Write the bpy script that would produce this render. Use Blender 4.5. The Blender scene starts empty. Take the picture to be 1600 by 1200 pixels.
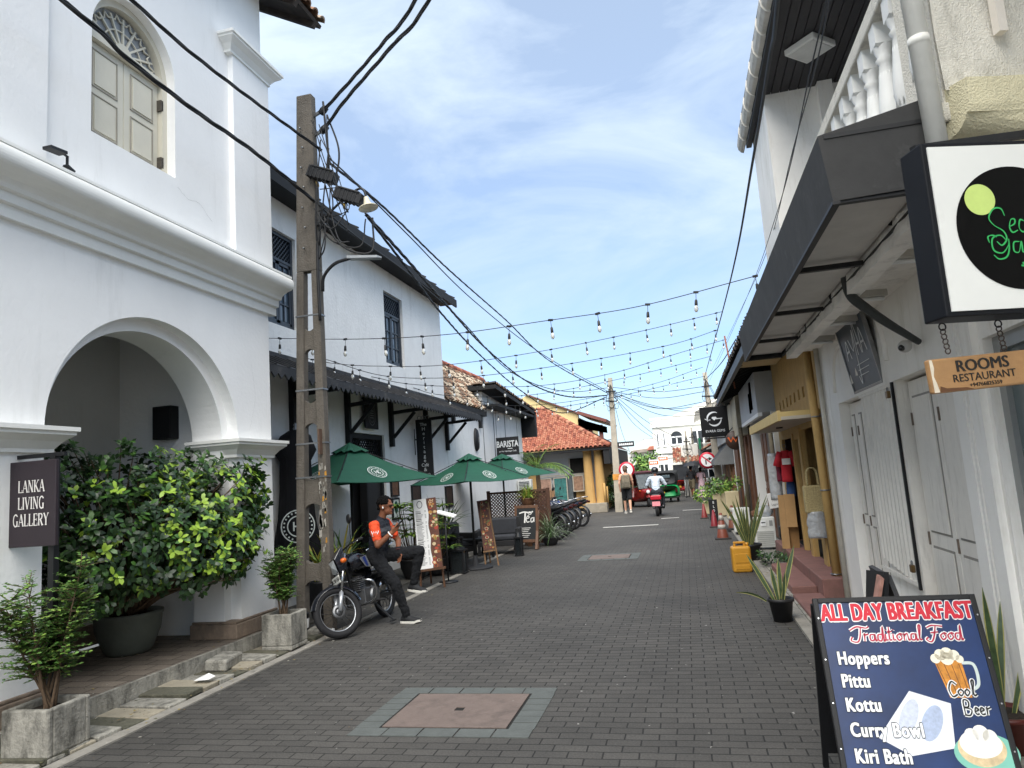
import bpy, math, random
import numpy as np
from mathutils import Vector, Matrix, Euler, noise
R = math.radians
random.seed(7)
SC = bpy.context.scene
COL = SC.collection
V = Vector

# ------------------------------------------------------------------ camera
cam_d = bpy.data.cameras.new('camera'); cam = bpy.data.objects.new('camera', cam_d); COL.objects.link(cam)
cam_d.sensor_width = 36.0; cam_d.lens = 36.0 * 1110 / 1600
cam_d.clip_start = 0.05; cam_d.clip_end = 5000
yaw, pit, rol = R(-13.178), R(7.6), R(4.05)
F = V((math.sin(yaw) * math.cos(pit), math.cos(yaw) * math.cos(pit), math.sin(pit)))
R0 = V((math.cos(yaw), -math.sin(yaw), 0)); U0 = R0.cross(F)
Rv = R0 * math.cos(rol) - U0 * math.sin(rol); Uv = R0 * math.sin(rol) + U0 * math.cos(rol)
m3 = Matrix((Rv, Uv, -F)).transposed()
cam.matrix_world = Matrix.Translation((0, 0, 1.7)) @ m3.to_4x4()
SC.camera = cam
SC.cycles.diffuse_bounces = 8; SC.cycles.max_bounces = 14

# ------------------------------------------------------------------ world and sun
SUN_AZ, SUN_EL = R(178), R(54)          # azimuth clockwise from +Y: behind the camera, veiled by high cloud
w = bpy.data.worlds.new('World'); SC.world = w; w.use_nodes = True
nt = w.node_tree; nt.nodes.clear()
N = nt.nodes.new; LK = nt.links.new
out = N('ShaderNodeOutputWorld'); bg = N('ShaderNodeBackground'); sky = N('ShaderNodeTexSky')
sky.sky_type = 'NISHITA'; sky.sun_disc = False; sky.sun_elevation = SUN_EL; sky.sun_rotation = SUN_AZ
sky.air_density = 1.0; sky.dust_density = 0.6; sky.ozone_density = 1.6
bg.inputs['Strength'].default_value = 0.098
tc = N('ShaderNodeTexCoord'); mp = N('ShaderNodeMapping'); mp.inputs['Scale'].default_value = (1.6, 2.2, 5.0)
mp.inputs['Rotation'].default_value = (0.1, 0.25, 0.5)
n1 = N('ShaderNodeTexNoise'); n1.inputs['Scale'].default_value = 1.5; n1.inputs['Detail'].default_value = 9; n1.inputs['Roughness'].default_value = .58
n1.inputs['Distortion'].default_value = .5
cr = N('ShaderNodeValToRGB'); cr.color_ramp.elements[0].position = .36; cr.color_ramp.elements[1].position = .74
sx = N('ShaderNodeSeparateXYZ'); mr = N('ShaderNodeMapRange')
mr.inputs[1].default_value = .10; mr.inputs[2].default_value = .50; mr.inputs[3].default_value = .34; mr.inputs[4].default_value = .86
mul = N('ShaderNodeMath'); mul.operation = 'MULTIPLY'; mul.use_clamp = True
add = N('ShaderNodeMath'); add.operation = 'ADD'; add.inputs[1].default_value = .50
mix = N('ShaderNodeMix'); mix.data_type = 'RGBA'
mix.inputs[7].default_value = (3.6, 4.25, 5.0, 1)
LK(tc.outputs['Generated'], mp.inputs['Vector']); LK(mp.outputs[0], n1.inputs['Vector']); LK(n1.outputs['Fac'], cr.inputs[0])
LK(tc.outputs['Generated'], sx.inputs[0]); LK(sx.outputs[2], mr.inputs[0])
LK(cr.outputs[0], add.inputs[0]); LK(add.outputs[0], mul.inputs[0]); LK(mr.outputs[0], mul.inputs[1])
tr = N('ShaderNodeValToRGB'); tr.color_ramp.elements[0].position = .0; tr.color_ramp.elements[0].color = (.66, .77, .93, 1); tr.color_ramp.elements[1].position = .75; tr.color_ramp.elements[1].color = (1, 1, 1, 1)
e_ = tr.color_ramp.elements.new(.30); e_.color = (.70, .84, .98, 1)
tm = N('ShaderNodeMix'); tm.data_type = 'RGBA'; tm.blend_type = 'MULTIPLY'; tm.inputs[0].default_value = 1
LK(sx.outputs[2], tr.inputs[0]); LK(sky.outputs[0], tm.inputs[6]); LK(tr.outputs[0], tm.inputs[7])
LK(mul.outputs[0], mix.inputs[0]); LK(tm.outputs[2], mix.inputs[6]); LK(mix.outputs[2], bg.inputs['Color']); LK(bg.outputs[0], out.inputs[0])
sd = bpy.data.lights.new('sun', 'SUN'); sun = bpy.data.objects.new('sun', sd); COL.objects.link(sun)
sd.energy = 3.2; sd.angle = R(70); sd.color = (1, .95, .87)
sdir = V((math.sin(SUN_AZ) * math.cos(SUN_EL), math.cos(SUN_AZ) * math.cos(SUN_EL), math.sin(SUN_EL)))
sun.rotation_euler = sdir.to_track_quat('Z', 'Y').to_euler()
SC.view_settings.view_transform = 'Standard'; SC.view_settings.look = 'None'
SC.view_settings.exposure = 1.28; SC.view_settings.gamma = 1.0

# ------------------------------------------------------------------ helpers: materials
def lin(h):
    h = h.lstrip('#'); c = [int(h[i:i + 2], 16) / 255 for i in (0, 2, 4)]
    return tuple(x / 12.92 if x <= .04045 else ((x + .055) / 1.055) ** 2.4 for x in c) + (1,)
def sc(c, k): return (min(1, c[0] * k), min(1, c[1] * k), min(1, c[2] * k), 1)
MATS = {}
def M(name, col, rough=.6, var=.12, scale=5, bump=0, bscale=40, metal=0, stain=None, samt=.0, sscale=(3, 3, .5), emit=0, trans=0, coat=0, spec=.5, alpha=1):
    """procedural material: mottled base colour, optional stains (stretched noise), bump"""
    if name in MATS: return MATS[name]
    m = bpy.data.materials.new(name); m.use_nodes = True; t = m.node_tree; b = t.nodes['Principled BSDF']
    if isinstance(col, str): col = lin(col)
    if len(col) == 3: col = tuple(col) + (1,)
    n = t.nodes.new; l = t.links.new
    b.inputs['Roughness'].default_value = rough; b.inputs['Metallic'].default_value = metal
    b.inputs['Specular IOR Level'].default_value = spec
    if coat: b.inputs['Coat Weight'].default_value = coat
    if trans: b.inputs['Transmission Weight'].default_value = trans
    if alpha < 1: b.inputs['Alpha'].default_value = alpha
    if emit:
        b.inputs['Emission Color'].default_value = col; b.inputs['Emission Strength'].default_value = emit
    co = n('ShaderNodeTexCoord').outputs['Object']
    no = n('ShaderNodeTexNoise'); no.inputs['Scale'].default_value = scale; no.inputs['Detail'].default_value = 5; no.inputs['Roughness'].default_value = .65
    l(co, no.inputs['Vector'])
    r = n('ShaderNodeValToRGB'); r.color_ramp.elements[0].position = .3; r.color_ramp.elements[1].position = .7
    r.color_ramp.elements[0].color = sc(col, 1 - var); r.color_ramp.elements[1].color = sc(col, 1 + var)
    l(no.outputs['Fac'], r.inputs[0]); last = r.outputs[0]
    if stain:
        if isinstance(stain, str): stain = lin(stain)
        mp = n('ShaderNodeMapping'); mp.inputs['Scale'].default_value = sscale; l(co, mp.inputs['Vector'])
        s = n('ShaderNodeTexNoise'); s.inputs['Scale'].default_value = 1; s.inputs['Detail'].default_value = 9; s.inputs['Roughness'].default_value = .72
        l(mp.outputs[0], s.inputs['Vector'])
        sr = n('ShaderNodeValToRGB'); sr.color_ramp.elements[0].position = .62 - samt * .3; sr.color_ramp.elements[1].position = .8 - samt * .2
        sr.color_ramp.elements[1].color = (min(1, samt * 1.5),) * 3 + (1,)
        l(s.outputs['Fac'], sr.inputs[0])
        mx = n('ShaderNodeMix'); mx.data_type = 'RGBA'; mx.inputs[7].default_value = stain
        l(sr.outputs[0], mx.inputs[0]); l(last, mx.inputs[6]); last = mx.outputs[2]
    l(last, b.inputs['Base Color'])
    if bump:
        bn = n('ShaderNodeTexNoise'); bn.inputs['Scale'].default_value = bscale; bn.inputs['Detail'].default_value = 4
        l(co, bn.inputs['Vector'])
        bp = n('ShaderNodeBump'); bp.inputs['Strength'].default_value = bump; bp.inputs['Distance'].default_value = .02
        l(bn.outputs['Fac'], bp.inputs['Height']); l(bp.outputs[0], b.inputs['Normal'])
    MATS[name] = m
    return m
def pavers(name, col, mort, bw, rh, off=.5, var=.25, rot=0):
    m = bpy.data.materials.new(name); m.use_nodes = True; t = m.node_tree; b = t.nodes['Principled BSDF']; n = t.nodes.new; l = t.links.new
    co = n('ShaderNodeTexCoord').outputs['Object']; mp = n('ShaderNodeMapping'); mp.inputs['Rotation'].default_value = (0, 0, rot); l(co, mp.inputs['Vector'])
    wob = n('ShaderNodeTexNoise'); wob.inputs['Scale'].default_value = 1.7; wob.inputs['Detail'].default_value = 3; l(co, wob.inputs['Vector'])
    av = n('ShaderNodeVectorMath'); av.operation = 'MULTIPLY_ADD'; av.inputs[1].default_value = (.035, .035, 0); l(wob.outputs['Color'], av.inputs[0]); l(mp.outputs[0], av.inputs[2])
    br = n('ShaderNodeTexBrick'); br.offset = off; br.inputs['Scale'].default_value = 1
    br.inputs['Brick Width'].default_value = bw; br.inputs['Row Height'].default_value = rh
    br.inputs['Mortar Size'].default_value = .0055; br.inputs['Mortar Smooth'].default_value = .25; br.inputs['Bias'].default_value = 0
    c = lin(col); br.inputs['Color1'].default_value = sc(c, 1 - var); br.inputs['Color2'].default_value = sc(c, 1 + var); br.inputs['Mortar'].default_value = lin(mort)
    l(av.outputs[0], br.inputs['Vector'])
    pn = n('ShaderNodeTexNoise'); pn.inputs['Scale'].default_value = .45; pn.inputs['Detail'].default_value = 8; pn.inputs['Roughness'].default_value = .7; l(co, pn.inputs['Vector'])
    pr = n('ShaderNodeValToRGB'); pr.color_ramp.elements[0].position = .3; pr.color_ramp.elements[1].position = .72
    pr.color_ramp.elements[0].color = (.66, .66, .66, 1); pr.color_ramp.elements[1].color = (1.28, 1.27, 1.25, 1); l(pn.outputs['Fac'], pr.inputs[0])
    mu = n('ShaderNodeMix'); mu.data_type = 'RGBA'; mu.blend_type = 'MULTIPLY'; mu.inputs[0].default_value = 1; l(br.outputs['Color'], mu.inputs[6]); l(pr.outputs[0], mu.inputs[7])
    fn = n('ShaderNodeTexNoise'); fn.inputs['Scale'].default_value = 70; fn.inputs['Detail'].default_value = 3; l(co, fn.inputs['Vector'])
    fr = n('ShaderNodeValToRGB'); fr.color_ramp.elements[0].position = .35; fr.color_ramp.elements[1].position = .7
    fr.color_ramp.elements[0].color = (.8, .8, .8, 1); fr.color_ramp.elements[1].color = (1.2, 1.2, 1.2, 1); l(fn.outputs['Fac'], fr.inputs[0])
    m2 = n('ShaderNodeMix'); m2.data_type = 'RGBA'; m2.blend_type = 'MULTIPLY'; m2.inputs[0].default_value = 1; l(mu.outputs[2], m2.inputs[6]); l(fr.outputs[0], m2.inputs[7])
    # pale specks of litter and grit
    vo = n('ShaderNodeTexNoise'); vo.inputs['Scale'].default_value = 16; vo.inputs['Detail'].default_value = 2; l(co, vo.inputs['Vector'])
    vr = n('ShaderNodeValToRGB'); vr.color_ramp.elements[0].position = .735; vr.color_ramp.elements[1].position = .76; l(vo.outputs['Fac'], vr.inputs[0])
    m4 = n('ShaderNodeMix'); m4.data_type = 'RGBA'; m4.inputs[7].default_value = (.3, .29, .27, 1); l(vr.outputs[0], m4.inputs[0]); l(m2.outputs[2], m4.inputs[6])
    l(m4.outputs[2], b.inputs['Base Color']); b.inputs['Roughness'].default_value = .82
    ad = n('ShaderNodeMath'); ad.operation = 'MULTIPLY_ADD'; ad.inputs[1].default_value = -1.0; l(br.outputs['Fac'], ad.inputs[0]); 
    fm = n('ShaderNodeMath'); fm.operation = 'MULTIPLY'; fm.inputs[1].default_value = .35; l(fn.outputs['Fac'], fm.inputs[0]); l(fm.outputs[0], ad.inputs[2])
    bp = n('ShaderNodeBump'); bp.inputs['Strength'].default_value = .7; bp.inputs['Distance'].default_value = .006; l(ad.outputs[0], bp.inputs['Height']); l(bp.outputs[0], b.inputs['Normal'])
    MATS[name] = m; return m

# ------------------------------------------------------------------ helpers: geometry
class MB:
    def __init__(s): s.v = []; s.f = []; s.mi = []; s.sm = []; s.mats = []; s.X = None
    def add(s, vs, fs, m, smooth=False):
        o = len(s.v)
        if s.X is not None: vs = [s.X @ V(p) for p in vs]
        s.v += [tuple(p) for p in vs]
        if m not in s.mats: s.mats.append(m)
        k = s.mats.index(m)
        for f in fs: s.f.append(tuple(i + o for i in f)); s.mi.append(k); s.sm.append(smooth)
        return s
    def box(s, x0, y0, z0, x1, y1, z1, m):
        x0, x1 = min(x0, x1), max(x0, x1); y0, y1 = min(y0, y1), max(y0, y1); z0, z1 = min(z0, z1), max(z0, z1)
        return s.add([(x0, y0, z0), (x1, y0, z0), (x1, y1, z0), (x0, y1, z0), (x0, y0, z1), (x1, y0, z1), (x1, y1, z1), (x0, y1, z1)],
                     [(0, 3, 2, 1), (4, 5, 6, 7), (0, 1, 5, 4), (1, 2, 6, 5), (2, 3, 7, 6), (3, 0, 4, 7)], m)
    def bar(s, a, b, wx, wz, m, up=(0, 0, 1)):
        """rectangular bar from a to b: wx wide, wz high"""
        a, b = V(a), V(b); d = (b - a).normalized(); u = V(up)
        if abs(d.dot(u)) > .98: u = V((1, 0, 0)) if abs(d.x) < .9 else V((0, 1, 0))
        r = d.cross(u).normalized(); u = r.cross(d)
        p = []
        for q in (a, b):
            for i, j in ((-1, -1), (1, -1), (1, 1), (-1, 1)): p.append(q + r * (i * wx / 2) + u * (j * wz / 2))
        return s.add(p, [(0, 1, 2, 3), (7, 6, 5, 4), (0, 4, 5, 1), (1, 5, 6, 2), (2, 6, 7, 3), (3, 7, 4, 0)], m)
    def tube(s, pts, rad, m, n=8, smooth=True, cap=True, closed=False):
        pts = [V(p) for p in pts]; k = len(pts)
        rs = rad if isinstance(rad, (list, tuple)) else [rad] * k
        vs = []; fs = []; prev = None
        for i, p in enumerate(pts):
            if closed: d = pts[(i + 1) % k] - pts[i - 1]
            else: d = pts[min(i + 1, k - 1)] - pts[max(i - 1, 0)]
            d.normalize()
            if prev is None: a = d.orthogonal().normalized()
            else:
                a = prev - d * prev.dot(d)
                a = a.normalized() if a.length > 1e-6 else d.orthogonal().normalized()
            prev = a; b = d.cross(a)
            for j in range(n):
                t = 2 * math.pi * j / n; vs.append(p + (a * math.cos(t) + b * math.sin(t)) * rs[i])
        for i in range(k if closed else k - 1):
            for j in range(n):
                j2 = (j + 1) % n; i2 = (i + 1) % k
                fs.append((i * n + j, i * n + j2, i2 * n + j2, i2 * n + j))
        if cap and not closed: fs += [tuple(range(n))[::-1], tuple((k - 1) * n + j for j in range(n))]
        return s.add(vs, fs, m, smooth)
    def cyl(s, a, b, r0, m, r1=None, n=14, smooth=True): return s.tube([a, b], [r0, r0 if r1 is None else r1], m, n, smooth)
    def lathe(s, prof, c, m, n=18, ax=(0, 0, 1), smooth=True):
        """profile [(r, h)] turned about axis ax through c"""
        c = V(c); ax = V(ax).normalized(); a = ax.orthogonal().normalized(); b = ax.cross(a)
        if abs(ax.z) > .99: a, b = V((1, 0, 0)), V((0, 1, 0))
        vs = []; fs = []
        for r, h in prof:
            for j in range(n):
                t = 2 * math.pi * j / n; vs.append(c + ax * h + (a * math.cos(t) + b * math.sin(t)) * max(r, 1e-4))
        for i in range(len(prof) - 1):
            for j in range(n):
                j2 = (j + 1) % n; fs.append((i * n + j, i * n + j2, (i + 1) * n + j2, (i + 1) * n + j))
        return s.add(vs, fs, m, smooth)
    def prism(s, poly, axis, a, b, m, smooth=False):
        """polygon (2-D) extruded along axis from a to b; axis x: (y,z), y: (x,z), z: (x,y)"""
        def P(p, t): return (t, p[0], p[1]) if axis == 'x' else (p[0], t, p[1]) if axis == 'y' else (p[0], p[1], t)
        k = len(poly); vs = [P(p, a) for p in poly] + [P(p, b) for p in poly]
        s.add(vs, [tuple(range(k))[::-1], tuple(range(k, 2 * k))], m)
        return s.add(vs, [(i, (i + 1) % k, k + (i + 1) % k, k + i) for i in range(k)], m, smooth)
    def quad(s, a, b, c, d, m): return s.add([a, b, c, d], [(0, 1, 2, 3)], m)
    def ball(s, c, r, m, n=12, k=8):
        r = r if isinstance(r, (tuple, list)) else (r, r, r); vs = []; fs = []
        for i in range(k + 1):
            p = math.pi * i / k
            for j in range(n):
                t = 2 * math.pi * j / n
                vs.append((c[0] + r[0] * math.sin(p) * math.cos(t), c[1] + r[1] * math.sin(p) * math.sin(t), c[2] + r[2] * math.cos(p)))
        for i in range(k):
            for j in range(n):
                j2 = (j + 1) % n; fs.append((i * n + j, (i + 1) * n + j, (i + 1) * n + j2, i * n + j2))
        return s.add(vs, fs, m, True)
    def torus(s, c, R_, r, m, ax=(0, 0, 1), n=28, k=8):
        c = V(c); ax = V(ax).normalized(); a = ax.orthogonal().normalized(); b = ax.cross(a)
        return s.tube([c + (a * math.cos(2 * math.pi * i / n) + b * math.sin(2 * math.pi * i / n)) * R_ for i in range(n)], r, m, k, closed=True)
    def leaf(s, p, d, u, L, W, m, fold=.25):
        p, d, u = V(p), V(d).normalized(), V(u); r = d.cross(u)
        if r.length < 1e-4: r = d.orthogonal()
        r.normalize(); u = r.cross(d); a = p + d * L * .38 + u * L * .04; b = p + d * L * .74 + u * L * .02; t = p + d * L - u * L * .08
        return s.add([p, a + r * W * .42, b + r * W * .44, t, b - r * W * .44, a - r * W * .42], [(0, 1, 5), (1, 2, 4, 5), (2, 3, 4)], m, True)
    def blade(s, p, d, L, W, droop, m, n=5, edge=None, tw=0, rdir=None):
        """strap leaf rising from p along d, drooping; edge: material of the two margins"""
        p, d = V(p), V(d).normalized(); r = d.cross(V((0, 0, 1)))
        r = r.normalized() if r.length > .05 else V((math.cos(tw * 7), math.sin(tw * 7), 0))
        if rdir: r = (V(rdir) - d * V(rdir).dot(d)).normalized()
        vs = []; fs = []; fe = []; q = p.copy()
        for i in range(n + 1):
            t = i / n; wd = W * (.55 + 1.0 * t) * (1 - t ** 3) if t < .999 else .002
            nn = r.cross(d).normalized()
            for k_ in (-.5, -.34, .34, .5): vs.append(q + r * wd * k_ + nn * (wd * .12 if abs(k_) > .4 else 0))
            q = q + d * (L / n); d = (d + V((0, 0, -1)) * droop / n).normalized()
        for i in range(n):
            for k_ in range(3):
                (fe if k_ != 1 else fs).append((i * 4 + k_, i * 4 + k_ + 1, i * 4 + 5 + k_, i * 4 + 4 + k_))
        s.add(vs, fs, m, True); return s.add(vs, fe, edge or m, True)
    def build(s, name, parent=None, world=True, bevel=0, seg=2, auto=None):
        me = bpy.data.meshes.new(name)
        off = ORG.get(parent.name, (0, 0, 0)) if (parent and world) else (0, 0, 0)
        me.from_pydata([(p[0] - off[0], p[1] - off[1], p[2] - off[2]) for p in s.v], [], s.f)
        for m in s.mats: me.materials.append(m)
        me.polygons.foreach_set('material_index', s.mi); me.polygons.foreach_set('use_smooth', s.sm)
        me.update()
        o = bpy.data.objects.new(name, me); COL.objects.link(o)
        if parent: o.parent = parent; ORG[o.name] = ORG.get(parent.name, (0, 0, 0))
        if bevel:
            bv = o.modifiers.new('bevel', 'BEVEL'); bv.width = bevel; bv.segments = seg; bv.limit_method = 'ANGLE'; bv.angle_limit = R(40)
        return o
ORG = {}
def T(name, label, cat, loc=(0, 0, 0), rz=0, group=None):
    o = bpy.data.objects.new(name, None); COL.objects.link(o); o.location = loc; o.rotation_euler = (0, 0, rz)
    o.empty_display_size = .1
    o['label'] = label; o['category'] = cat; o['kind'] = 'thing'
    if group: o['group'] = group
    ORG[o.name] = tuple(loc); return o
def rot_about(t, pivot, a):
    p = V(pivot); t.location = p + Matrix.Rotation(a, 3, 'Z') @ (V(t.location) - p); t.rotation_euler.z += a
def tag(o, label, cat, group=None, kind=None):
    o['label'] = label; o['category'] = cat
    if group: o['group'] = group
    o['kind'] = kind or 'thing'
    return o
def struct(name, mb, label, cat):
    o = mb.build(name); o['kind'] = 'structure'; o['label'] = label; o['category'] = cat; return o
def copy_tree(o, parent=None):
    c = o.copy(); COL.objects.link(c)
    if parent: c.parent = parent
    for ch in list(o.children): copy_tree(ch, c)
    return c
def rect_wall(mb, axis, a, b, u0, u1, z0, z1, holes, m):
    """wall slab normal to axis between a and b with rectangular holes (u0,u1,z0,z1)"""
    us = sorted({u0, u1} | {h[i] for h in holes for i in (0, 1) if u0 < h[i] < u1})
    for i in range(len(us) - 1):
        c = (us[i] + us[i + 1]) / 2; hs = sorted([(h[2], h[3]) for h in holes if h[0] < c < h[1]]); z = z0
        for h0, h1 in hs + [(z1, z1)]:
            if h0 > z + 1e-5:
                if axis == 'x': mb.box(a, us[i], z, b, us[i + 1], h0, m)
                else: mb.box(us[i], a, z, us[i + 1], b, h0, m)
            z = max(z, h1)
def arc(c, rx, rz, t0, t1, n): return [(c[0] + rx * math.cos(t0 + (t1 - t0) * i / n), c[1] + rz * math.sin(t0 + (t1 - t0) * i / n)) for i in range(n + 1)]
def mat_frame(o, r, u):
    """matrix whose x runs along r, y along u, z = r x u (towards the viewer of a sign)"""
    r, u = V(r).normalized(), V(u).normalized(); n = r.cross(u)
    return Matrix.Translation(V(o)) @ Matrix((r, u, n)).transposed().to_4x4()
def text(body, h, X, m, parent, name='lettering', bold=0, sx=1, shear=0, align='CENTER', depth=.0015, world=True, space=1, offs=None):
    """flat lettering laid on a sign: X = frame matrix, h = cap height"""
    cu = bpy.data.curves.new('t', 'FONT'); cu.body = body; cu.size = h * 1.4; cu.align_x = align; cu.align_y = 'CENTER'
    cu.extrude = depth; cu.offset = bold * h; cu.shear = shear; cu.space_character = space; cu.resolution_u = 3
    o = bpy.data.objects.new('t', cu); COL.objects.link(o)
    bpy.context.view_layer.update()
    me = bpy.data.meshes.new_from_object(o.evaluated_get(bpy.context.evaluated_depsgraph_get()))
    bpy.data.objects.remove(o); bpy.data.curves.remove(cu)
    if offs:                                    # a heavier or outlined letter: shifted copies, each a hair above the last
        vs = [v.co.copy() for v in me.vertices]; fs = [tuple(p.vertices) for p in me.polygons]; n = len(vs); me = bpy.data.meshes.new(name)
        me.from_pydata([v + V((a / sx, b, .00003 * i)) for i, (a, b) in enumerate(offs) for v in vs], [], [tuple(q + n * i for q in f) for i in range(len(offs)) for f in fs])
    Y = X @ Matrix.Diagonal((sx, 1, 1, 1))
    if parent and world: Y = Matrix.Translation(-V(ORG.get(parent.name, (0, 0, 0)))) @ Y
    me.transform(Y); me.materials.clear(); me.materials.append(m); me.name = name
    q = bpy.data.objects.new(name, me); COL.objects.link(q)
    if parent: q.parent = parent
    return q
def ribbon(mb, pts, wd, X, m, z=.002, closed=False, th=.0012):
    """a brush stroke on a sign face: pts in face units, wd one width or a list"""
    p = [V((a, b)) for a, b in pts]; k = len(p); ws = wd if isinstance(wd, (list, tuple)) else [wd] * k
    vs = []; fs = []
    for i in range(k):
        if closed: d = p[(i + 1) % k] - p[i - 1]
        else: d = p[min(i + 1, k - 1)] - p[max(i - 1, 0)]
        if d.length < 1e-9: d = V((1, 0))
        d.normalize(); r = V((-d.y, d.x)) * ws[i] / 2
        vs += [X @ V((p[i].x + r.x, p[i].y + r.y, z)), X @ V((p[i].x - r.x, p[i].y - r.y, z))]
    for i in range(k if closed else k - 1):
        j = (i + 1) % k; fs.append((2 * i, 2 * i + 1, 2 * j + 1, 2 * j))
    return mb.add(vs, fs, m)
def smooth_path(pts, n=6):
    """Catmull-Rom through 2-D or 3-D points"""
    P_ = [V(p) for p in pts]; P_ = [P_[0] * 2 - P_[1]] + P_ + [P_[-1] * 2 - P_[-2]]; o = []
    for i in range(1, len(P_) - 2):
        for j in range(n):
            t = j / n; a, b, c, d = P_[i - 1:i + 3]
            o.append(.5 * ((2 * b) + (c - a) * t + (2 * a - 5 * b + 4 * c - d) * t * t + (3 * b - a - 3 * c + d) * t ** 3))
    o.append(P_[-2]); return o
def disc(mb, X, c, r, m, z=.002, n=32, ry=None, hole=0):
    ry = ry or r
    if hole:
        vs = []; fs = []
        for i in range(n):
            t = 2 * math.pi * i / n
            vs += [X @ V((c[0] + r * math.cos(t), c[1] + ry * math.sin(t), z)), X @ V((c[0] + (r - hole) * math.cos(t), c[1] + (ry - hole) * math.sin(t), z))]
        for i in range(n):
            j = (i + 1) % n; fs.append((2 * i, 2 * j, 2 * j + 1, 2 * i + 1))
        return mb.add(vs, fs, m)
    return mb.add([X @ V((c[0] + r * math.cos(2 * math.pi * i / n), c[1] + ry * math.sin(2 * math.pi * i / n), z)) for i in range(n)], [tuple(range(n))], m)
def poly(mb, X, pts, m, z=.002): return mb.add([X @ V((a, b, z)) for a, b in pts], [tuple(range(len(pts)))], m)
def sag(a, b, s, n=16):
    a, b = V(a), V(b); return [a.lerp(b, i / n) - V((0, 0, s * 4 * (i / n) * (1 - i / n))) for i in range(n + 1)]

# ------------------------------------------------------------------ materials
white_wall = M('white_plaster', '#f0f0ef', .8, .035, 1.1, .16, 22, stain='#a5a49d', samt=.17, sscale=(2.6, 2.6, .35))
cafe_wall = M('weathered_white_plaster', '#ebebe9', .8, .05, 2.2, .5, 18, stain='#8d8b86', samt=.24, sscale=(3.2, 3.2, .7))
trim_white = M('white_trim_paint', '#e8e8e4', .6, .03, 3, .08, 30, stain='#bdbab0', samt=.14, sscale=(3, 3, 2))
cream = M('cream_shutter_paint', '#cfcaba', .5, .03, 4, .05, 30)
dirty_base = M('stained_plinth', '#857566', .8, .2, 6, .4, 30, stain='#4a423a', samt=.4, sscale=(4, 4, 2))
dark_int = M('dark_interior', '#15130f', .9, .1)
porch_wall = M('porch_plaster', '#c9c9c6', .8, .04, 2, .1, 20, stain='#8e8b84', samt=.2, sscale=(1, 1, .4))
slate_paint = M('dark_blue_grey_joinery', '#2a323d', .45, .1, 8)
glass = M('window_glass', '#3a4a58', .05, .05, 3, spec=.8)
dark_glass = M('dark_glass', '#10151a', .06, .05, 3, spec=.8)
black_paint = M('black_paint', '#0f1013', .55, .15, 9)
black_wood = M('black_timber', '#0f1013', .75, .25, 12, .1, 40)
roof_dark = M('dark_roof_sheet', '#1f2023', .7, .25, 5, .3, 30, stain='#5a5853', samt=.2, sscale=(4, 4, 4))
awn_sheet = M('grey_roof_sheet', '#333335', .75, .25, 4, .3, 25, stain='#77736c', samt=.3, sscale=(3, 3, 3))
concrete = M('concrete', '#8f8b83', .85, .15, 6, .35, 45, stain='#4c4a44', samt=.35, sscale=(5, 5, 1.2))
concrete_old = M('mossy_concrete', '#96938a', .9, .22, 7, .5, 40, stain='#2b2b26', samt=.55, sscale=(9, 9, 3.2))
pole_conc = M('utility_pole_concrete', '#605a52', .9, .2, 5, .6, 50, stain='#3a342d', samt=.4, sscale=(9, 9, 1.2))
leaf_dark = M('leaf_dark_green', '#22391b', .38, .35, 3, spec=.45)
leaf_mid = M('leaf_mid_green', '#3f6427', .42, .3, 3)
leaf_new = M('leaf_young_yellow_green', '#8cab38', .45, .2, 3)
leaf_small = M('leaf_small_green', '#5f8340', .5, .3, 3)
leaf_pale = M('leaf_pale_green', '#7f9c45', .5, .25, 3)
bark = M('bark', '#5e4c3a', .9, .3, 20, .4, 40)
soil = M('soil', '#2c231a', 1, .3, 20, .6, 40)
steel = M('galvanised_steel', '#8a8c8e', .4, .12, 10, metal=.8)
chrome = M('chrome', '#c9cbce', .15, .05, 10, metal=1)
cable_m = M('black_cable', '#121214', .6, .1)
rubber = M('black_rubber', '#17171a', .8, .15, 30, .2, 80)
wood_brown = M('brown_wood', '#5b3d28', .6, .3, 10, .15, 30, stain='#2e1d12', samt=.3, sscale=(20, 20, 2))
white_paint = M('white_paint', '#eceeee', .5, .03)
paper = M('white_paper', '#e6e6e4', .6, .04)
green_fab = M('green_parasol_fabric', '#0a4936', .75, .1, 6, .1, 90)
red_ink = M('red_ink', '#c81e33', .55, .06)
text_black = M('black_ink', '#191715', .6, .05)
# ================================================================== SETTING
road_m = pavers('road_pavers', '#484643', '#1e1c1a', .215, .105, var=.13)
step_m = pavers('walk_pavers', '#7a7065', '#15110d', .30, .18, var=.22)
mb = MB(); mb.quad((-400, -60, -.03), (400, -60, -.03), (400, 900, -.03), (-400, 900, -.03), M('ground_earth', '#6a6459', .95, .2, .5))
struct('ground', mb, 'bare ground running out beyond the town', 'ground')
mb = MB(); mb.quad((-14, -8, 0), (9, -8, 0), (9, 95, 0), (-14, 95, 0), road_m)
struct('road', mb, 'street paved with dark grey concrete blocks', 'road')
mb = MB(); mb.box(-4.37, -6, -.02, -4.255, 24, .012, concrete); mb.box(.955, -6, -.02, 1.075, 24, .03, concrete)
struct('kerb', mb, 'flush concrete edging along both sides of the street', 'kerb')
mb = MB(); mb.box(-6.6, -6, -.02, -4.9, 7.98, .17, step_m)
mb.box(-4.9, -6, -.02, -4.86, 7.6, .178, concrete_old)
struct('pavement', mb, 'raised block paved step in front of the white arch', 'pavement')
mb = MB(); mb.box(-12, 7.98, -.02, -4.95, 24.5, .03, M('terrace_concrete', '#55524c', .9, .25, 3, .3, 30))
struct('path', mb, 'worn concrete strip along the cafe front', 'path')
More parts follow.
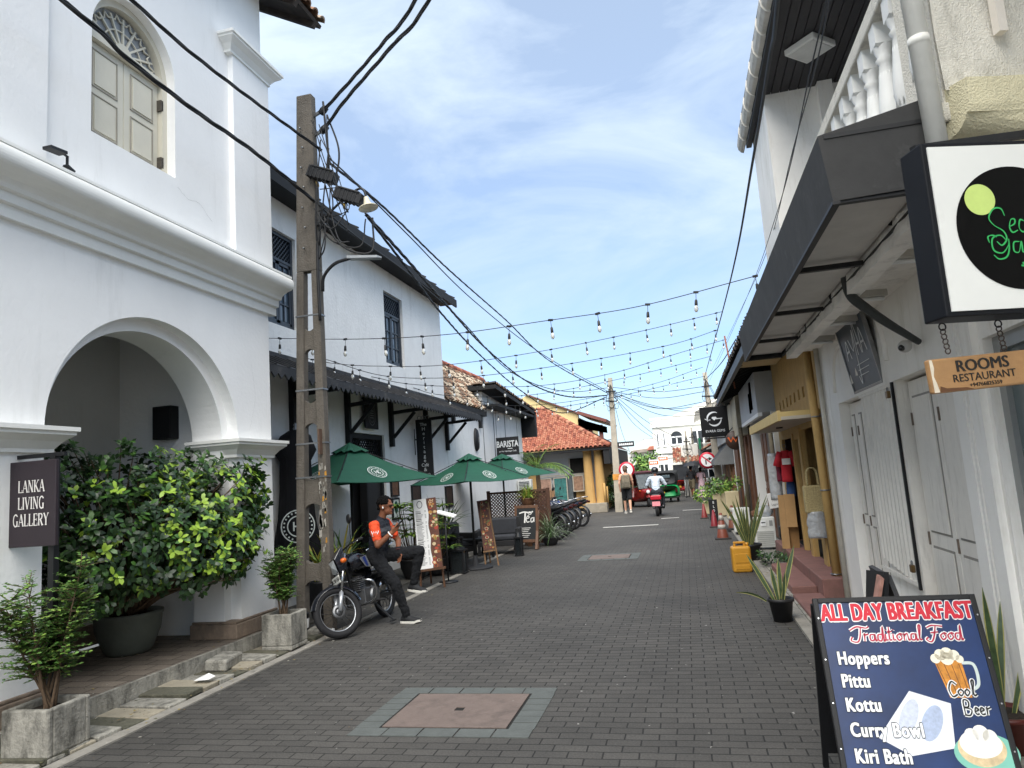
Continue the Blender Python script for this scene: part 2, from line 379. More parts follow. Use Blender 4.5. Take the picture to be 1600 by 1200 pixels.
red_step = M('red_oxide_step', '#7f5a53', .8, .15, 4, .2, 30, stain='#5d4a42', samt=.4, sscale=(3, 3, 3))
mb = MB(); mb.box(1.075, -6, -.02, 1.8, 24, .05, concrete_old)
struct('side_path', mb, 'cracked concrete strip along the shop fronts', 'path')
# drain slabs, one object each
mb = MB(); mb.box(-.245, -.108, 0, .245, .108, .045, concrete_old); d0 = mb.build('drain_cover', bevel=.008)
dm = [concrete_old, M('mossy_slab', '#5c5a4d', .95, .25, 8, .5, 40, stain='#33352a', samt=.5, sscale=(6, 6, 6)), M('pale_slab', '#98907f', .9, .15, 8, .4, 40, stain='#5a554a', samt=.3, sscale=(6, 6, 6))]
k = 0; y = 2.6
while y < 7.9:
    o = d0 if k == 0 else d0.copy()
    if k: COL.objects.link(o)
    if k % 3: o.data = d0.data.copy(); o.data.materials[0] = dm[k % 3]
    o.location = (-4.62 + random.uniform(-.02, .02), y, -.025 + random.uniform(0, .045)); o.rotation_euler = (R(random.uniform(-2, 2)), R(random.uniform(-2, 2)), R(random.uniform(-4, 4)))
    tag(o, 'worn concrete slab over the drain beside the white arch step', 'drain cover', 'slabs over the roadside drain'); k += 1; y += .236
# scrap of paper and loose blocks on the drain
mb = MB(); mb.add([(-.07, -.05, .004), (.08, -.04, .012), (.09, .05, .02), (.01, .06, .045), (-.08, .05, .01), (0, 0, .03)], [(0, 1, 5), (1, 2, 5), (2, 3, 5), (3, 4, 5), (4, 0, 5)], paper)
o = mb.build('paper_scrap'); o.location = (-4.5, 5.95, .07); tag(o, 'crumpled white paper lying on a drain slab', 'litter')
for (x, y, s, l) in ((-4.72, 6.55, .2, 'broken concrete block lying on the drain in front of the arch step'), (-4.5, 8.0, .13, 'small concrete lump at the foot of the concrete pole')):
    mb = MB(); mb.box(-s * .55, -s, 0, s * .55, s, s * .55, concrete_old); o = mb.build('concrete_block', bevel=.02); o.location = (x, y, .03); o.rotation_euler = (0, R(4), R(12)); tag(o, l, 'block')
# manholes
man_m = M('pinkish_manhole_concrete', '#6d605a', .85, .12, 5, .3, 50, stain='#453d39', samt=.45, sscale=(4, 4, 4))
def manhole(loc, wx, wy, label, big):
    t = T('manhole', label, 'manhole', loc)
    fm = M('blue_grey_border_block', '#555957', .8, .15, 6, .25, 40)
    mb = MB(); b = .15
    nx = 5; ny = 6
    for i in range(nx):
        for sy in (-1, 1):
            x0 = -wx / 2 + i * wx / nx; mb.box(x0 + .006, sy * (wy / 2), -.03, x0 + wx / nx - .006, sy * (wy / 2 - b), .005 + random.uniform(0, .003), fm)
    for i in range(ny):
        for sx_ in (-1, 1):
            h = wy - 2 * b; y0 = -wy / 2 + b + i * h / ny; mb.box(sx_ * wx / 2, y0 + .005, -.03, sx_ * (wx / 2 - b - .03), y0 + h / ny - .005, .005 + random.uniform(0, .003), fm)
    mb.build('border', t, False)
    mb = MB(); mb.box(-wx / 2 + b - .01, -wy / 2 + b - .01, -.03, wx / 2 - b + .01, wy / 2 - b + .01, .003, dark_int); mb.build('gap', t, False)
    mb = MB(); a, c = wx / 2 - b - .05, wy / 2 - b - .02
    rect_wall(mb, 'x', -a, a, -c, c, 0, 1, [(-.03, .07, 0, 1)], man_m); mb = MB()
    for (x0, x1, y0, y1) in ((-a, a, -c, -.03), (-a, a, .05, c), (-a, -.035, -.03, .05), (.035, a, -.03, .05)): mb.box(x0, y0, -.03, x1, y1, .009, man_m)
    mb.build('cover', t, False)
    return t
manhole((-1.84, 5.36, 0), 1.32, 1.1, 'large pinkish manhole cover framed with blue grey blocks on the near street', 1)
manhole((-1.68, 14.75, 0), 1.2, 1.0, 'smaller looking manhole cover further up the street beyond the near one', 0)
white_line = M('worn_white_road_paint', '#b9b8b2', .8, .2, 9, 0, stain='#55534e', samt=.5, sscale=(9, 9, 9))
mb = MB(); mb.box(-2.7, 22.5, -.01, -1.0, 22.72, .004, white_line); mb.box(-1.0, 25.2, -.01, -.4, 25.35, .004, white_line); mb.box(-.3, 29.2, -.01, .6, 29.4, .004, white_line)
struct('road_marking', mb, 'faded white bars painted across the street', 'road')

# ================================================================== GALLERY (white building with the arch)
GX = -5.0
g = T('gallery_building', 'tall white plastered building with a big arched porch and cream shutters', 'building', (-5, 4, 0))
mb = MB()
def arch_wall(x0, x1, ya, yb, zc, rz):
    yc, ry = (ya + yb) / 2, (yb - ya) / 2
    p = [(-6, .17), (-6, 4.2), (7.95, 4.2), (7.95, .17), (yb, .17)] + arc((yc, zc), ry, rz, 0, math.pi, 40) + [(ya, .17)]
    mb.prism(p[::-1], 'x', x0, x1, white_wall)
arch_wall(-5.13, -5.0, 4.69, 7.27, 2.36, 1.17)
arch_wall(-5.52, -5.13, 4.80, 7.15, 2.36, 1.05)
# upper wall with arched window opening
WY0, WY1, WZ0, WZS = 5.13, 6.25, 5.14, 6.2
mb.box(-5.5, -6, 4.2, -5.0, WY0, 9.2, white_wall); mb.box(-5.5, WY1, 4.2, -5.0, 7.92, 9.2, white_wall); mb.box(-5.5, WY0, 4.2, -5.0, WY1, WZ0, white_wall)
yc = (WY0 + WY1) / 2; ry = (WY1 - WY0) / 2
mb.prism([(WY1, WZS)] + arc((yc, WZS), ry, ry, 0, math.pi, 28)[1:-1] + [(WY0, WZS), (WY0, 9.2), (WY1, 9.2)], 'x', -5.5, -5.0, white_wall)
mb.box(-12, 7.4, 0, -5.5, 7.9, 9.2, white_wall); mb.box(-12, -6, 0, -11.6, 7.9, 9.2, white_wall)
mb.prism([(-13.2, 9.2), (-5.0, 9.2), (-5.0, 9.25), (-9.1, 11.5)], 'y', 7.4, 7.9, white_wall)
mb.box(-5.5, -6, 4.2, -4.95, 4.62, 9.0, white_wall)                    # left pilaster
mb.box(-5.02, 7.2, 4.2, -4.93, 7.97, 7.2, white_wall)                   # right pilaster
mb.build('wall', g)
# porch inside
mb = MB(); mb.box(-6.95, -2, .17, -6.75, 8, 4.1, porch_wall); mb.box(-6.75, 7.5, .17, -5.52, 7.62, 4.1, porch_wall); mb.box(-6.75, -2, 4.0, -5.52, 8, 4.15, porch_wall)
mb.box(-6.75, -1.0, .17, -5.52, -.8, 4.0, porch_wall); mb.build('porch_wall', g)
mb = MB(); mb.box(-6.75, -.8, .17, -6.70, 7.5, .4, dirty_base); mb.box(-6.7, 7.45, .17, -5.52, 7.5, .4, dirty_base)
mb.box(-5.56, 7.12, .17, -4.96, 7.99, .33, dirty_base); mb.box(-5.56, -6, .17, -4.96, 4.80, .33, dirty_base); mb.box(-5.54, 7.13, .33, -4.98, 7.97, .36, dirty_base); mb.box(-5.54, -6, .33, -4.98, 4.78, .36, dirty_base)
mb.build('plinth', g, bevel=.01)
def sweep(mb, prof, y0, y1, m, ends=True):
    """profile [(dx, z)] standing off the wall face GX, swept along y"""
    k = len(prof); mb.add([(GX + a, y0, b) for a, b in prof] + [(GX + a, y1, b) for a, b in prof], [(i, k + i, k + i + 1, i + 1) for i in range(k - 1)] + [tuple(range(k)), tuple(range(k, 2 * k))[::-1]], m)
prof = [(-.05, 4.0), (.05, 4.0), (.05, 4.10), (.09, 4.11), (.09, 4.19), (.13, 4.20)] + [(.13 + .14 * (1 - math.cos(t * math.pi / 8)) , 4.20 + .06 * math.sin(t * math.pi / 8) + .012 * t) for t in range(1, 5)] + \
       [(.27 + .045 * math.cos(R(a)), 4.385 + .075 * math.sin(R(a))) for a in range(-80, 91, 17)] + [(.29, 4.465), (.29, 4.49), (.12, 4.56), (-.05, 4.62)]
mb = MB(); sweep(mb, prof, -6, 8.06, trim_white); c = mb.build('cornice', g)
def capital(y0, y1, xo, z0, name):
    pf = [(.0, z0), (.03, z0), (.03, z0 + .03), (.045, z0 + .05), (.075, z0 + .09), (.125, z0 + .13), (.14, z0 + .14), (.14, z0 + .165), (.16, z0 + .17), (.16, z0 + .205)]
    mb = MB()
    pr = [(xo - .42, y0, .0), (GX + 0, y0, 0)]
    k = len(pf)
    vs = []
    for d, z in pf: vs += [(xo, y0 - d, z), (GX + d, y0 - d, z), (GX + d, y1 + d, z), (xo, y1 + d, z)]
    fs = []
    for i in range(k - 1):
        for j in range(4): fs.append((4 * i + j, 4 * i + (j + 1) % 4, 4 * i + 4 + (j + 1) % 4, 4 * i + 4 + j))
    fs += [(3, 2, 1, 0), tuple(4 * (k - 1) + j for j in range(4))]
    mb.add(vs, fs, trim_white); return mb.build(name, g)
capital(7.22, 7.94, -5.56, 2.17, 'pier_capital'); capital(-6, 4.73, -5.56, 2.17, 'pier_capital')
GXs = GX; GX = -4.94; capital(7.16, 7.96, -5.02, 7.13, 'pilaster_cap'); GX = GXs
# shuttered window
mb = MB()
fr = [(WY0, WZ0), (WY1, WZ0), (WY1, WZS)] + arc((yc, WZS), ry, ry, 0, math.pi, 28)[1:-1] + [(WY0, WZS)]
fo = fr; fi = [(WY0 + .07, WZ0 + .03), (WY1 - .07, WZ0 + .03), (WY1 - .07, WZS)] + arc((yc, WZS), ry - .07, ry - .07, 0, math.pi, 28)[1:-1] + [(WY0 + .07, WZS)]
k = len(fo)
for (xa) in (-5.10,):
    vs = [(xa, a, b) for a, b in fo] + [(xa, a, b) for a, b in fi] + [(xa - .12, a, b) for a, b in fi] + [(xa - .12, a, b) for a, b in fo]
    fs = [(i, (i + 1) % k, k + (i + 1) % k, k + i) for i in range(k)] + [(k + i, k + (i + 1) % k, 2 * k + (i + 1) % k, 2 * k + i) for i in range(k)]
    mb.add(vs, fs, cream)
mb.box(-5.19, WY0 + .07, WZS - .02, -5.1, WY1 - .07, WZS + .05, cream)
wf = mb.build('window', g)
def leaf_panel(y0, y1, z0, z1, nm, par):
    m2 = MB(); m2.box(-5.20, y0, z0, -5.155, y1, z1, cream)
    w_ = y1 - y0; zm = (z0 + z1) / 2
    for (a, b) in ((z0 + .07, zm - .035), (zm + .035, z1 - .07)):
        for (p, q, r, s) in ((y0 + .08, y1 - .08, a, a + .012), (y0 + .08, y1 - .08, b - .012, b), (y0 + .08, y0 + .092, a, b), (y1 - .092, y1 - .08, a, b)): m2.box(-5.155, p, r, -5.146, q, s, M('cream_shadow_line', '#9a9488', .6))
        m2.box(-5.155, y0 + .11, a + .03, -5.143, y1 - .11, b - .03, cream)
    return m2.build(nm, par, bevel=.003)
for a, b in ((WY0 + .075, yc - .004), (yc + .004, WY1 - .075)):
    sh = leaf_panel(a, b, WZ0 + .035, WZS - .025, 'shutter', wf)
mb = MB()
for y in (WY0 + .075, WY1 - .075):
    for z in (5.3, 5.95): mb.box(-5.16, y - .018, z - .06, -5.10, y + .018, z + .06, M('rusty_hinge', '#4b453d', .7, .3, 20))
mb.build('hinge', wf)
mb = MB(); mb.box(-5.2, WY0 + .07, WZS, -5.18, WY1 - .07, WZS + ry, M('fanlight_glass', '#8b8f93', .25, .15, 4)); mb.build('fanlight_pane', wf)
mb = MB()
for i in range(1, 8):
    t = math.pi * i / 8; mb.bar((-5.165, yc + .12 * math.cos(t), WZS + .05 + .12 * math.sin(t)), (-5.165, yc + .44 * math.cos(t), WZS + .05 + .40 * math.sin(t)), .02, .02, cream)
for i in range(8):
    t0, t1 = math.pi * i / 8, math.pi * (i + 1) / 8; tm = (t0 + t1) / 2; r_ = .38
    mb.tube([(-5.165, yc + r_ * math.cos(t) * 1.02, WZS + .05 + r_ * math.sin(t) * .93 + 0) for t in (t0, t0 * .7 + t1 * .3)] + [(-5.165, yc + .45 * math.cos(tm), WZS + .05 + .41 * math.sin(tm))] + [(-5.165, yc + r_ * math.cos(t) * 1.02, WZS + .05 + r_ * math.sin(t) * .93) for t in (t0 * .3 + t1 * .7, t1)], .011, cream, 5)
mb.prism([(yc - .12, WZS + .05), (yc + .12, WZS + .05)] + arc((yc, WZS + .05), .12, .12, 0, math.pi, 12)[1:-1], 'x', -5.18, -5.15, cream)
mb.tube([(-5.165, yc + .26 * math.cos(math.pi * i / 16), WZS + .05 + .25 * math.sin(math.pi * i / 16)) for i in range(17)], .009, cream, 5)
mb.build('fanlight_tracery', wf)
# roof with clay tiles seen from below at the far corner
tile_brown = [M('old_tile_a', '#6b5a4c', .9, .25, 9, .3, 40, stain='#2f2822', samt=.4, sscale=(9, 9, 9)), M('old_tile_b', '#8b6b55', .9, .25, 9, .3, 40, stain='#3a302a', samt=.4, sscale=(9, 9, 9)), M('old_tile_c', '#a3907c', .9, .25, 9, .3, 40, stain='#4b4038', samt=.4, sscale=(9, 9, 9))]
tile_orange = [M('orange_tile_a', '#8f533f', .85, .2, 9, .25, 40, stain='#5e3a2c', samt=.25, sscale=(6, 6, 6)), M('orange_tile_b', '#9c664f', .85, .2, 9, .25, 40, stain='#6e4a3a', samt=.2, sscale=(6, 6, 6)), M('orange_tile_c', '#743f30', .85, .2, 9, .25, 40, stain='#4a2c22', samt=.3, sscale=(6, 6, 6)), M('orange_tile_d', '#a8775f', .85, .2, 9, .25, 40)]
def tiles(mb, o, u, v, nu, nv, du, dv, mats, keep=None, base=None, lift=.02):
    """rows of half-round clay tiles: o = eave corner, u along the eave, v up the slope"""
    o, u, v = V(o), V(u).normalized(), V(v).normalized(); n = u.cross(v)
    if n.z < 0: n = -n
    for j in range(nv):
        for i in range(nu):
            if keep and not keep((i + .5) * du, (j + .5) * dv): continue
            c = o + u * ((i + .5) * du + random.uniform(-.006, .006)) + v * (j * dv + random.uniform(-.012, .012)); m = random.choice(mats)
            a0, a1 = du * .36, du * .29; L = dv * 1.12; vs = []
            for (t, rr, h) in ((0, a0, lift + .012), (L, a1, lift - .004)):
                for q in range(6):
                    th = math.pi * q / 5; vs.append(c + v * t + u * (rr * math.cos(th)) + n * (rr * .9 * math.sin(th) + h))
            for q in range(6):
                th = math.pi * q / 5; vs.append(c + u * (a0 * .78 * math.cos(th)) + n * (a0 * .7 * math.sin(th) + lift))
            mb.add(vs, [(q, q + 1, q + 7, q + 6) for q in range(5)] + [(q, 12 + q, 13 + q, q + 1) for q in range(5)], m, False)
            # channel tile between
            e = c + u * du * .5
            vs = [e + v * t + u * (du * .22 * k_) + n * (lift * .2 + (.018 if abs(k_) == 1 else 0) + (.01 if t == 0 else 0)) for t in (0, L) for k_ in (-1, 0, 1)]
            mb.add(vs, [(0, 1, 4, 3), (1, 2, 5, 4)], random.choice(mats))
cz, sz = math.cos(R(29)), math.sin(R(29))
mb = MB(); mb.bar((-4.5, 1.35, 8.36), (-9.1, 1.35, 8.36 + 4.6 * sz / cz), 14.7, .05, M('roof_underside', '#3a322c', .9, .3, 10))
for y in [8.55 - .5 * i for i in range(29)]: mb.bar((-4.52, y, 8.30), (-9.1, y, 8.30 + 4.58 * sz / cz), .07, .08, M('roof_underside', '#3a322c'))
mb.bar((-13.7, 1.35, 8.36), (-9.1, 1.35, 8.36 + 4.6 * sz / cz), 14.7, .05, MATS['roof_underside'])
tiles(mb, (-4.46, 8.76, 8.40), (0, -1, 0), (-cz, 0, sz), 8, 22, .2, .22, tile_brown)
mb.build('roof', g)
mb = MB(); ck = M('plaster_crack', '#a9a9a6', .9)
def crack(pts, wd): 
    q = [(p.y, p.z) for p in smooth_path([(0, a, b) for a, b in pts], 5)]; q = [(a + .012 * noise.noise(V((a * 19, b * 19, 2))), b + .012 * noise.noise(V((a * 17, b * 17, 5)))) for a, b in q]
    ribbon(mb, q, [wd * (.5 + abs(noise.noise(V((a * 9, b * 9, 0))))) for a, b in q], Matrix(((0, 0, 1, GX), (1, 0, 0, 0), (0, 1, 0, 0), (0, 0, 0, 1))), ck, .002)
crack([(6.28, 5.05), (6.45, 4.98), (6.62, 5.0), (6.85, 4.86)], .0035); crack([(7.5, 2.5), (7.62, 2.9), (7.55, 3.3)], .002)
mb.build('plaster_cracks', g)
# fallen leaves and grit along the edges of the street
mb = MB(); rl = random.Random(19); lm = [M('dead_leaf_a', '#6b5636', .9), M('dead_leaf_b', '#8a7a4a', .9), M('dead_leaf_c', '#4a4a2e', .9), M('grit_pale', '#a09c92', .9)]
for i in range(520):
    if i < 230: x, y, z = rl.gauss(-4.45, .22), rl.uniform(2.8, 11), .035
    elif i < 330: x, y, z = rl.gauss(1.0, .16), rl.uniform(4, 20), .055
    elif i < 420: x, y, z = rl.uniform(-6.4, -4.95), rl.uniform(4.8, 7.9), .175
    else: x, y, z = rl.uniform(-4.2, .9), rl.uniform(4, 22), .006
    if z == .055 and x < .955: z = .006
    s_ = rl.uniform(.008, .03) if i < 420 else rl.uniform(.005, .013); a = rl.random() * 6.28; mb.leaf((x, y, z + .004), (math.cos(a), math.sin(a), .05), (0, 0, 1), s_ * 1.6, s_, rl.choice(lm))
o = mb.build('leaf_litter'); tag(o, 'fallen leaves and grit scattered along the street edges and the porch step', 'litter', kind='stuff')
# things on the gallery
t = T('floodlight', 'small black floodlight on the white cornice ledge', 'light', (-4.84, 4.62, 4.62)); mb = MB()
mb.bar((0, -.1, .05), (0, .06, .065), .09, .025, black_paint); mb.build('lamp_head', t, False)
mb = MB(); mb.bar((0, .10, -.02), (0, .10, .06), .012, .02, black_paint); mb.bar((0, .04, .065), (0, .11, .055), .012, .015, black_paint); mb.bar((.0, .08, -.03), (.0, .16, -.06), .05, .02, black_paint); mb.build('bracket', t, False)
t = T('loudspeaker', 'black box loudspeaker on the inner wall of the arched porch', 'loudspeaker', (-6.03, 7.36, 2.66)); mb = MB()
mb.box(-.13, -.1, -.2, .13, .1, .2, M('speaker_black', '#0a0a0c', .6)); mb.build('case', t, False, bevel=.01); mb = MB(); mb.box(-.11, -.106, -.18, .11, -.1, .18, M('speaker_cloth', '#121214', .9)); mb.build('grille', t, False)

# ------------------------------------------------------------------ LANKA LIVING GALLERY sign
def serif(mb, word, X, h, m, z=.004, sp=.2):
    """condensed roman capitals: thick and thin strokes with bracket serifs"""
    TK, TN = .15, .06
    G = {'L': (.62, [((.16, 0, .16, 1), TK), ((.1, .03, .58, .03), TN), ((.58, 0, .58, .24), TN)], [(.16, 1), ]),
         'A': (.74, [((.08, 0, .37, 1), TN), ((.37, 1, .66, 0), TK), ((.18, .34, .54, .34), TN)], [(.08, 0), (.66, 0)]),
         'N': (.78, [((.14, 0, .14, 1), TN), ((.14, 1, .64, 0), TK), ((.64, 0, .64, 1), TN)], [(.14, 0), (.14, 1), (.64, 1)]),
         'K': (.74, [((.16, 0, .16, 1), TK), ((.2, .42, .62, 1), TN), ((.3, .55, .66, 0), TK)], [(.16, 0), (.16, 1), (.62, 1), (.66, 0)]),
         'I': (.34, [((.17, 0, .17, 1), TK)], [(.17, 0), (.17, 1)]),
         'V': (.74, [((.1, 1, .37, 0), TK), ((.37, 0, .64, 1), TN)], [(.1, 1), (.64, 1)]),
         'G': (.78, [((.66, .82, .52, .96, .38, .98, .2, .84, .13, .5, .2, .16, .38, .02, .56, .06, .64, .12), .115), ((.62, 0, .62, .42), TK), ], [(.62, .42)]),
         'E': (.64, [((.16, 0, .16, 1), TK), ((.1, .03, .58, .03), TN), ((.1, .97, .56, .97), TN), ((.2, .51, .46, .51), TN), ((.58, 0, .58, .24), TN), ((.56, 1, .56, .78), TN), ((.46, .4, .46, .62), TN)], []),
         'R': (.74, [((.16, 0, .16, 1), TK), ((.16, .97, .4, .97), TN), ((.4, .97, .56, .88, .58, .74, .52, .58, .38, .5), .12), ((.16, .49, .4, .49), TN), ((.36, .5, .64, 0), TK)], [(.16, 0), (.64, 0)]),
         'Y': (.74, [((.1, 1, .37, .46), TK), ((.37, .46, .64, 1), TN), ((.37, 0, .37, .48), TK)], [(.1, 1), (.64, 1), (.37, 0)])}
    tw = sum(G[c][0] for c in word) * h * .95 + sp * 0
    x = -tw / 2
    for c in word:
        wd, st, sf = G[c]
        for pts, t in st:
            pp = [(x + pts[i] * h * .95, pts[i + 1] * h) for i in range(0, len(pts), 2)]
            if len(pp) > 2: pp = [(q.x, q.y) for q in smooth_path(pp, 4)]
            ribbon(mb, pp, t * h, X, m, z); z += .00005
        for a, b in sf: ribbon(mb, [(x + (a - .12) * h * .95, b * h * .94 + .03 * h), (x + (a + .12) * h * .95, b * h * .94 + .03 * h)], .05 * h, X, m, z)
        x += wd * h * .95
sign_dark = M('aubergine_sign_board', '#2b2228', .5, .08)
t = T('gallery_sign', 'dark board with three lines of white capitals hanging on a black post', 'sign', (-4.80, 4.42, 0))
mb = MB(); mb.bar((-4.66, 4.47, .0), (-4.66, 4.47, 2.12), .05, .05, black_paint); mb.bar((-5.05, 4.47, 2.13), (-4.56, 4.47, 2.13), .03, .03, black_paint); mb.bar((-5.05, 4.6, 1.4), (-5.05, 4.6, 2.13), .16, .03, black_paint); mb.build('post', t)
mb = MB(); mb.box(-5.02, 4.40, 1.45, -4.575, 4.43, 2.09, sign_dark); bd = mb.build('board', t, bevel=.006); ORG[bd.name] = ORG[t.name]
Xs = mat_frame((-4.797, 4.40, 1.78), (1, 0, 0), (0, 0, 1)); mb = MB(); lt = M('sign_lettering_white', '#d9d5d0', .6)
for wd, z in (('LANKA', .075), ('LIVING', -.05), ('GALLERY', -.175)): serif(mb, wd, Xs @ Matrix.Translation((0, z, 0)) @ Matrix.Diagonal((.80, 1, 1, 1)), .09, lt)
mb.build('lettering', t)

# ================================================================== CAFE BUILDING
CX = -6.0
cf = T('cafe_building', 'two storey white cafe building with dark eaves, awning and blue grey windows', 'building', (-6, 13, 0))
mb = MB()
rect_wall(mb, 'x', CX - .4, CX, 8.0, 17.7, 0, 6.62, [(9.5, 10.4, 4.36, 5.93), (14.0, 15.05, 4.36, 5.96), (12.12, 13.7, 0, 2.78)], cafe_wall)
mb.box(-13, 17.3, 0, CX - .4, 17.68, 6.6, cafe_wall); mb.box(-13, 8, 0, CX - .4, 8.3, 6.6, cafe_wall)
mb.prism([(-13, 6.6), (CX - .2, 6.6), (-9.5, 8.6)], 'y', 17.3, 17.66, cafe_wall)
mb.build('wall', cf)
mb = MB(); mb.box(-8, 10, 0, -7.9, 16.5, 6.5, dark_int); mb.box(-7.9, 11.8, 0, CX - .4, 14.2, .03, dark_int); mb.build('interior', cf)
mb = MB(); mb.bar((-5.58, 12.85, 6.50), (-9.5, 12.85, 8.7), 10.0, .07, roof_dark); mb.bar((-13.4, 12.85, 6.50), (-9.5, 12.85, 8.7), 10.0, .07, roof_dark)
mb.box(-6.0, 7.9, 6.44, -5.56, 17.82, 6.47, black_wood); mb.box(-5.585, 7.85, 6.36, -5.545, 17.85, 6.56, black_wood)
for i in range(14): mb.bar((-5.54, 8.3 + i * .72, 6.585), (-9.5, 8.3 + i * .72, 8.79), .05, .03, roof_dark)
mb.build('roof', cf)
def cafe_window(y0, y1, z0, z1, nlight):
    m2 = MB(); x = CX - .06; f_ = .06
    for (a, b, c, d) in ((y0, y1, z0, z0 + f_), (y0, y1, z1 - f_, z1), (y0, y0 + f_, z0 + f_, z1 - f_), (y1 - f_, y1, z0 + f_, z1 - f_)): m2.box(x - .08, a, c, x, b, d, slate_paint)
    zt = z1 - .48; m2.box(x - .08, y0 + f_, zt, x - .002, y1 - f_, zt + .05, slate_paint)
    wn = m2.build('window', cf, bevel=.004); ORG[wn.name] = ORG[cf.name]
    m2 = MB(); ym = (y0 + y1) / 2
    for (a, b) in ((y0 + f_, ym - .006), (ym + .006, y1 - f_)):
        for (p, q, r, s) in ((a, b, z0 + f_, z0 + f_ + .05), (a, b, zt - .05, zt), (a, a + .05, z0 + f_, zt), (b - .05, b, z0 + f_, zt)): m2.box(x - .06, p, r, x - .012, q, s, slate_paint)
        for i in (1, 2): zz = z0 + f_ + (zt - z0 - f_) * i / 3; m2.box(x - .05, a + .05, zz - .012, x - .02, b - .05, zz + .012, slate_paint)
        m2.box(x - .05, (a + b) / 2 - .01, z0 + f_ + .05, x - .022, (a + b) / 2 + .01, zt - .05, slate_paint)
    m2.build('sash', wn)
    m2 = MB(); m2.box(x - .045, y0 + f_, z0 + f_, x - .04, y1 - f_, zt, glass); m2.build('pane', wn)
    m2 = MB(); m2.box(x - .07, y0 + f_, zt + .05, x - .06, y1 - f_, z1 - f_, black_wood)
    n = 9
    for i in range(-3, n):
        for sg in (1, -1):
            a = V((x - .03, y0 + f_ + (y1 - y0 - 2 * f_) * i / n, zt + .05)); W_ = y1 - y0 - 2 * f_; H_ = z1 - f_ - zt - .05
            p0, p1 = (i / n, 0), (i / n + H_ / W_, 1)
            if p0[0] < 0: p0 = (0, -p0[0] * W_ / H_)
            if p1[0] > 1: p1 = (1, (1 - i / n) * W_ / H_)
            if p0[1] >= 1 or p1[1] <= p0[1]: continue
            yy = [q if sg > 0 else 1 - q for q in (p0[0], p1[0])]
            m2.bar((x - .04 + .012 * sg, y0 + f_ + W_ * yy[0], zt + .05 + H_ * p0[1]), (x - .04 + .012 * sg, y0 + f_ + W_ * yy[1], zt + .05 + H_ * p1[1]), .014, .014, slate_paint, up=(1, 0, 0))
    m2.build('lattice', wn)
cafe_window(9.5, 10.4, 4.36, 5.93, 2); cafe_window(14.0, 15.05, 4.36, 5.96, 2)
# awning
mb = MB(); AY0, AY1 = 8.0, 17.95
mb.bar((CX - .02, (AY0 + AY1) / 2, 3.82), (-5.12, (AY0 + AY1) / 2, 3.40), AY1 - AY0, .03, awn_sheet)
n = 62; vs = []; fs = []
for i in range(n * 4 + 1):
    y = AY0 + (AY1 - AY0) * i / (n * 4); ph = (i % 4) / 4; s_ = abs((ph * 2) - 1)
    vs += [(-5.10, y, 3.40), (-5.10, y, 3.31 - .075 * (1 - s_)), (-5.125, y, 3.40), (-5.125, y, 3.31 - .075 * (1 - s_))]
for i in range(n * 4): a = 4 * i; fs += [(a, a + 1, a + 5, a + 4), (a + 2, a + 6, a + 7, a + 3), (a + 1, a + 3, a + 7, a + 5), (a, a + 4, a + 6, a + 2)]
mb.add(vs, fs, awn_sheet); mb.box(-5.14, AY0, 3.33, -5.126, AY1, 3.41, black_wood)
for y in [AY0 + .3 + i * .33 for i in range(29)]: mb.bar((CX, y, 3.845), (-5.12, y, 3.425), .05, .02, awn_sheet)
mb.box(CX, AY0, 3.80, CX + .06, AY1 - .2, 3.88, awn_sheet)
mb.build('awning', cf)
for y in (10.1, 12.0, 14.0, 16.1, 17.62):
    mb = MB(); mb.box(CX, y - .05, 2.55, CX + .09, y + .05, 3.7, black_wood); mb.bar((CX + .09, y, 3.26), (-5.14, y, 3.30), .06, .07, black_wood)
    mb.bar((CX + .09, y, 2.74), (-5.42, y, 3.24), .05, .06, black_wood); mb.build('bracket', cf)
# door: lattice transom, dark opening, one leaf
mb = MB(); 
for (a, b, c, d) in ((12.12, 12.2, .03, 2.78), (13.62, 13.7, .03, 2.78), (12.2, 13.62, 2.68, 2.78), (12.2, 13.62, 2.08, 2.14), (12.88, 12.94, .03, 2.08)): mb.box(CX - .2, a, c, CX - .05, b, d, black_wood)
dr = mb.build('door', cf); ORG[dr.name] = ORG[cf.name]
mb = MB()
for i in range(-4, 14):
    for sg in (1, -1):
        y0 = 12.2 + i * .1014 * 1; y1 = y0 + .54; z0, z1 = 2.14, 2.68
        if sg < 0: y0, y1 = 25.82 - y0, 25.82 - y1
        def cl(y, z):
            return y, z
        pts = []
        lo, hi = 12.2, 13.62
        d_ = (z1 - z0) / (y1 - y0)
        ya, yb = max(lo, min(hi, y0)), max(lo, min(hi, y1))
        if abs(ya - yb) < .03: continue
        mb.bar((CX - .12 + .01 * sg, ya, z0 + (ya - y0) * d_), (CX - .12 + .01 * sg, yb, z0 + (yb - y0) * d_), .016, .02, black_wood, up=(1, 0, 0))
mb.build('lattice', dr)
mb = MB(); mb.box(CX - .32, 12.2, .03, CX - .3, 13.62, 2.08, M('door_dark', '#0c0c0e', .8)); mb.box(CX - .14, 12.98, .05, CX - .09, 13.6, 2.06, M('door_leaf', '#1d1a19', .6, .3)); mb.build('leaf', dr)

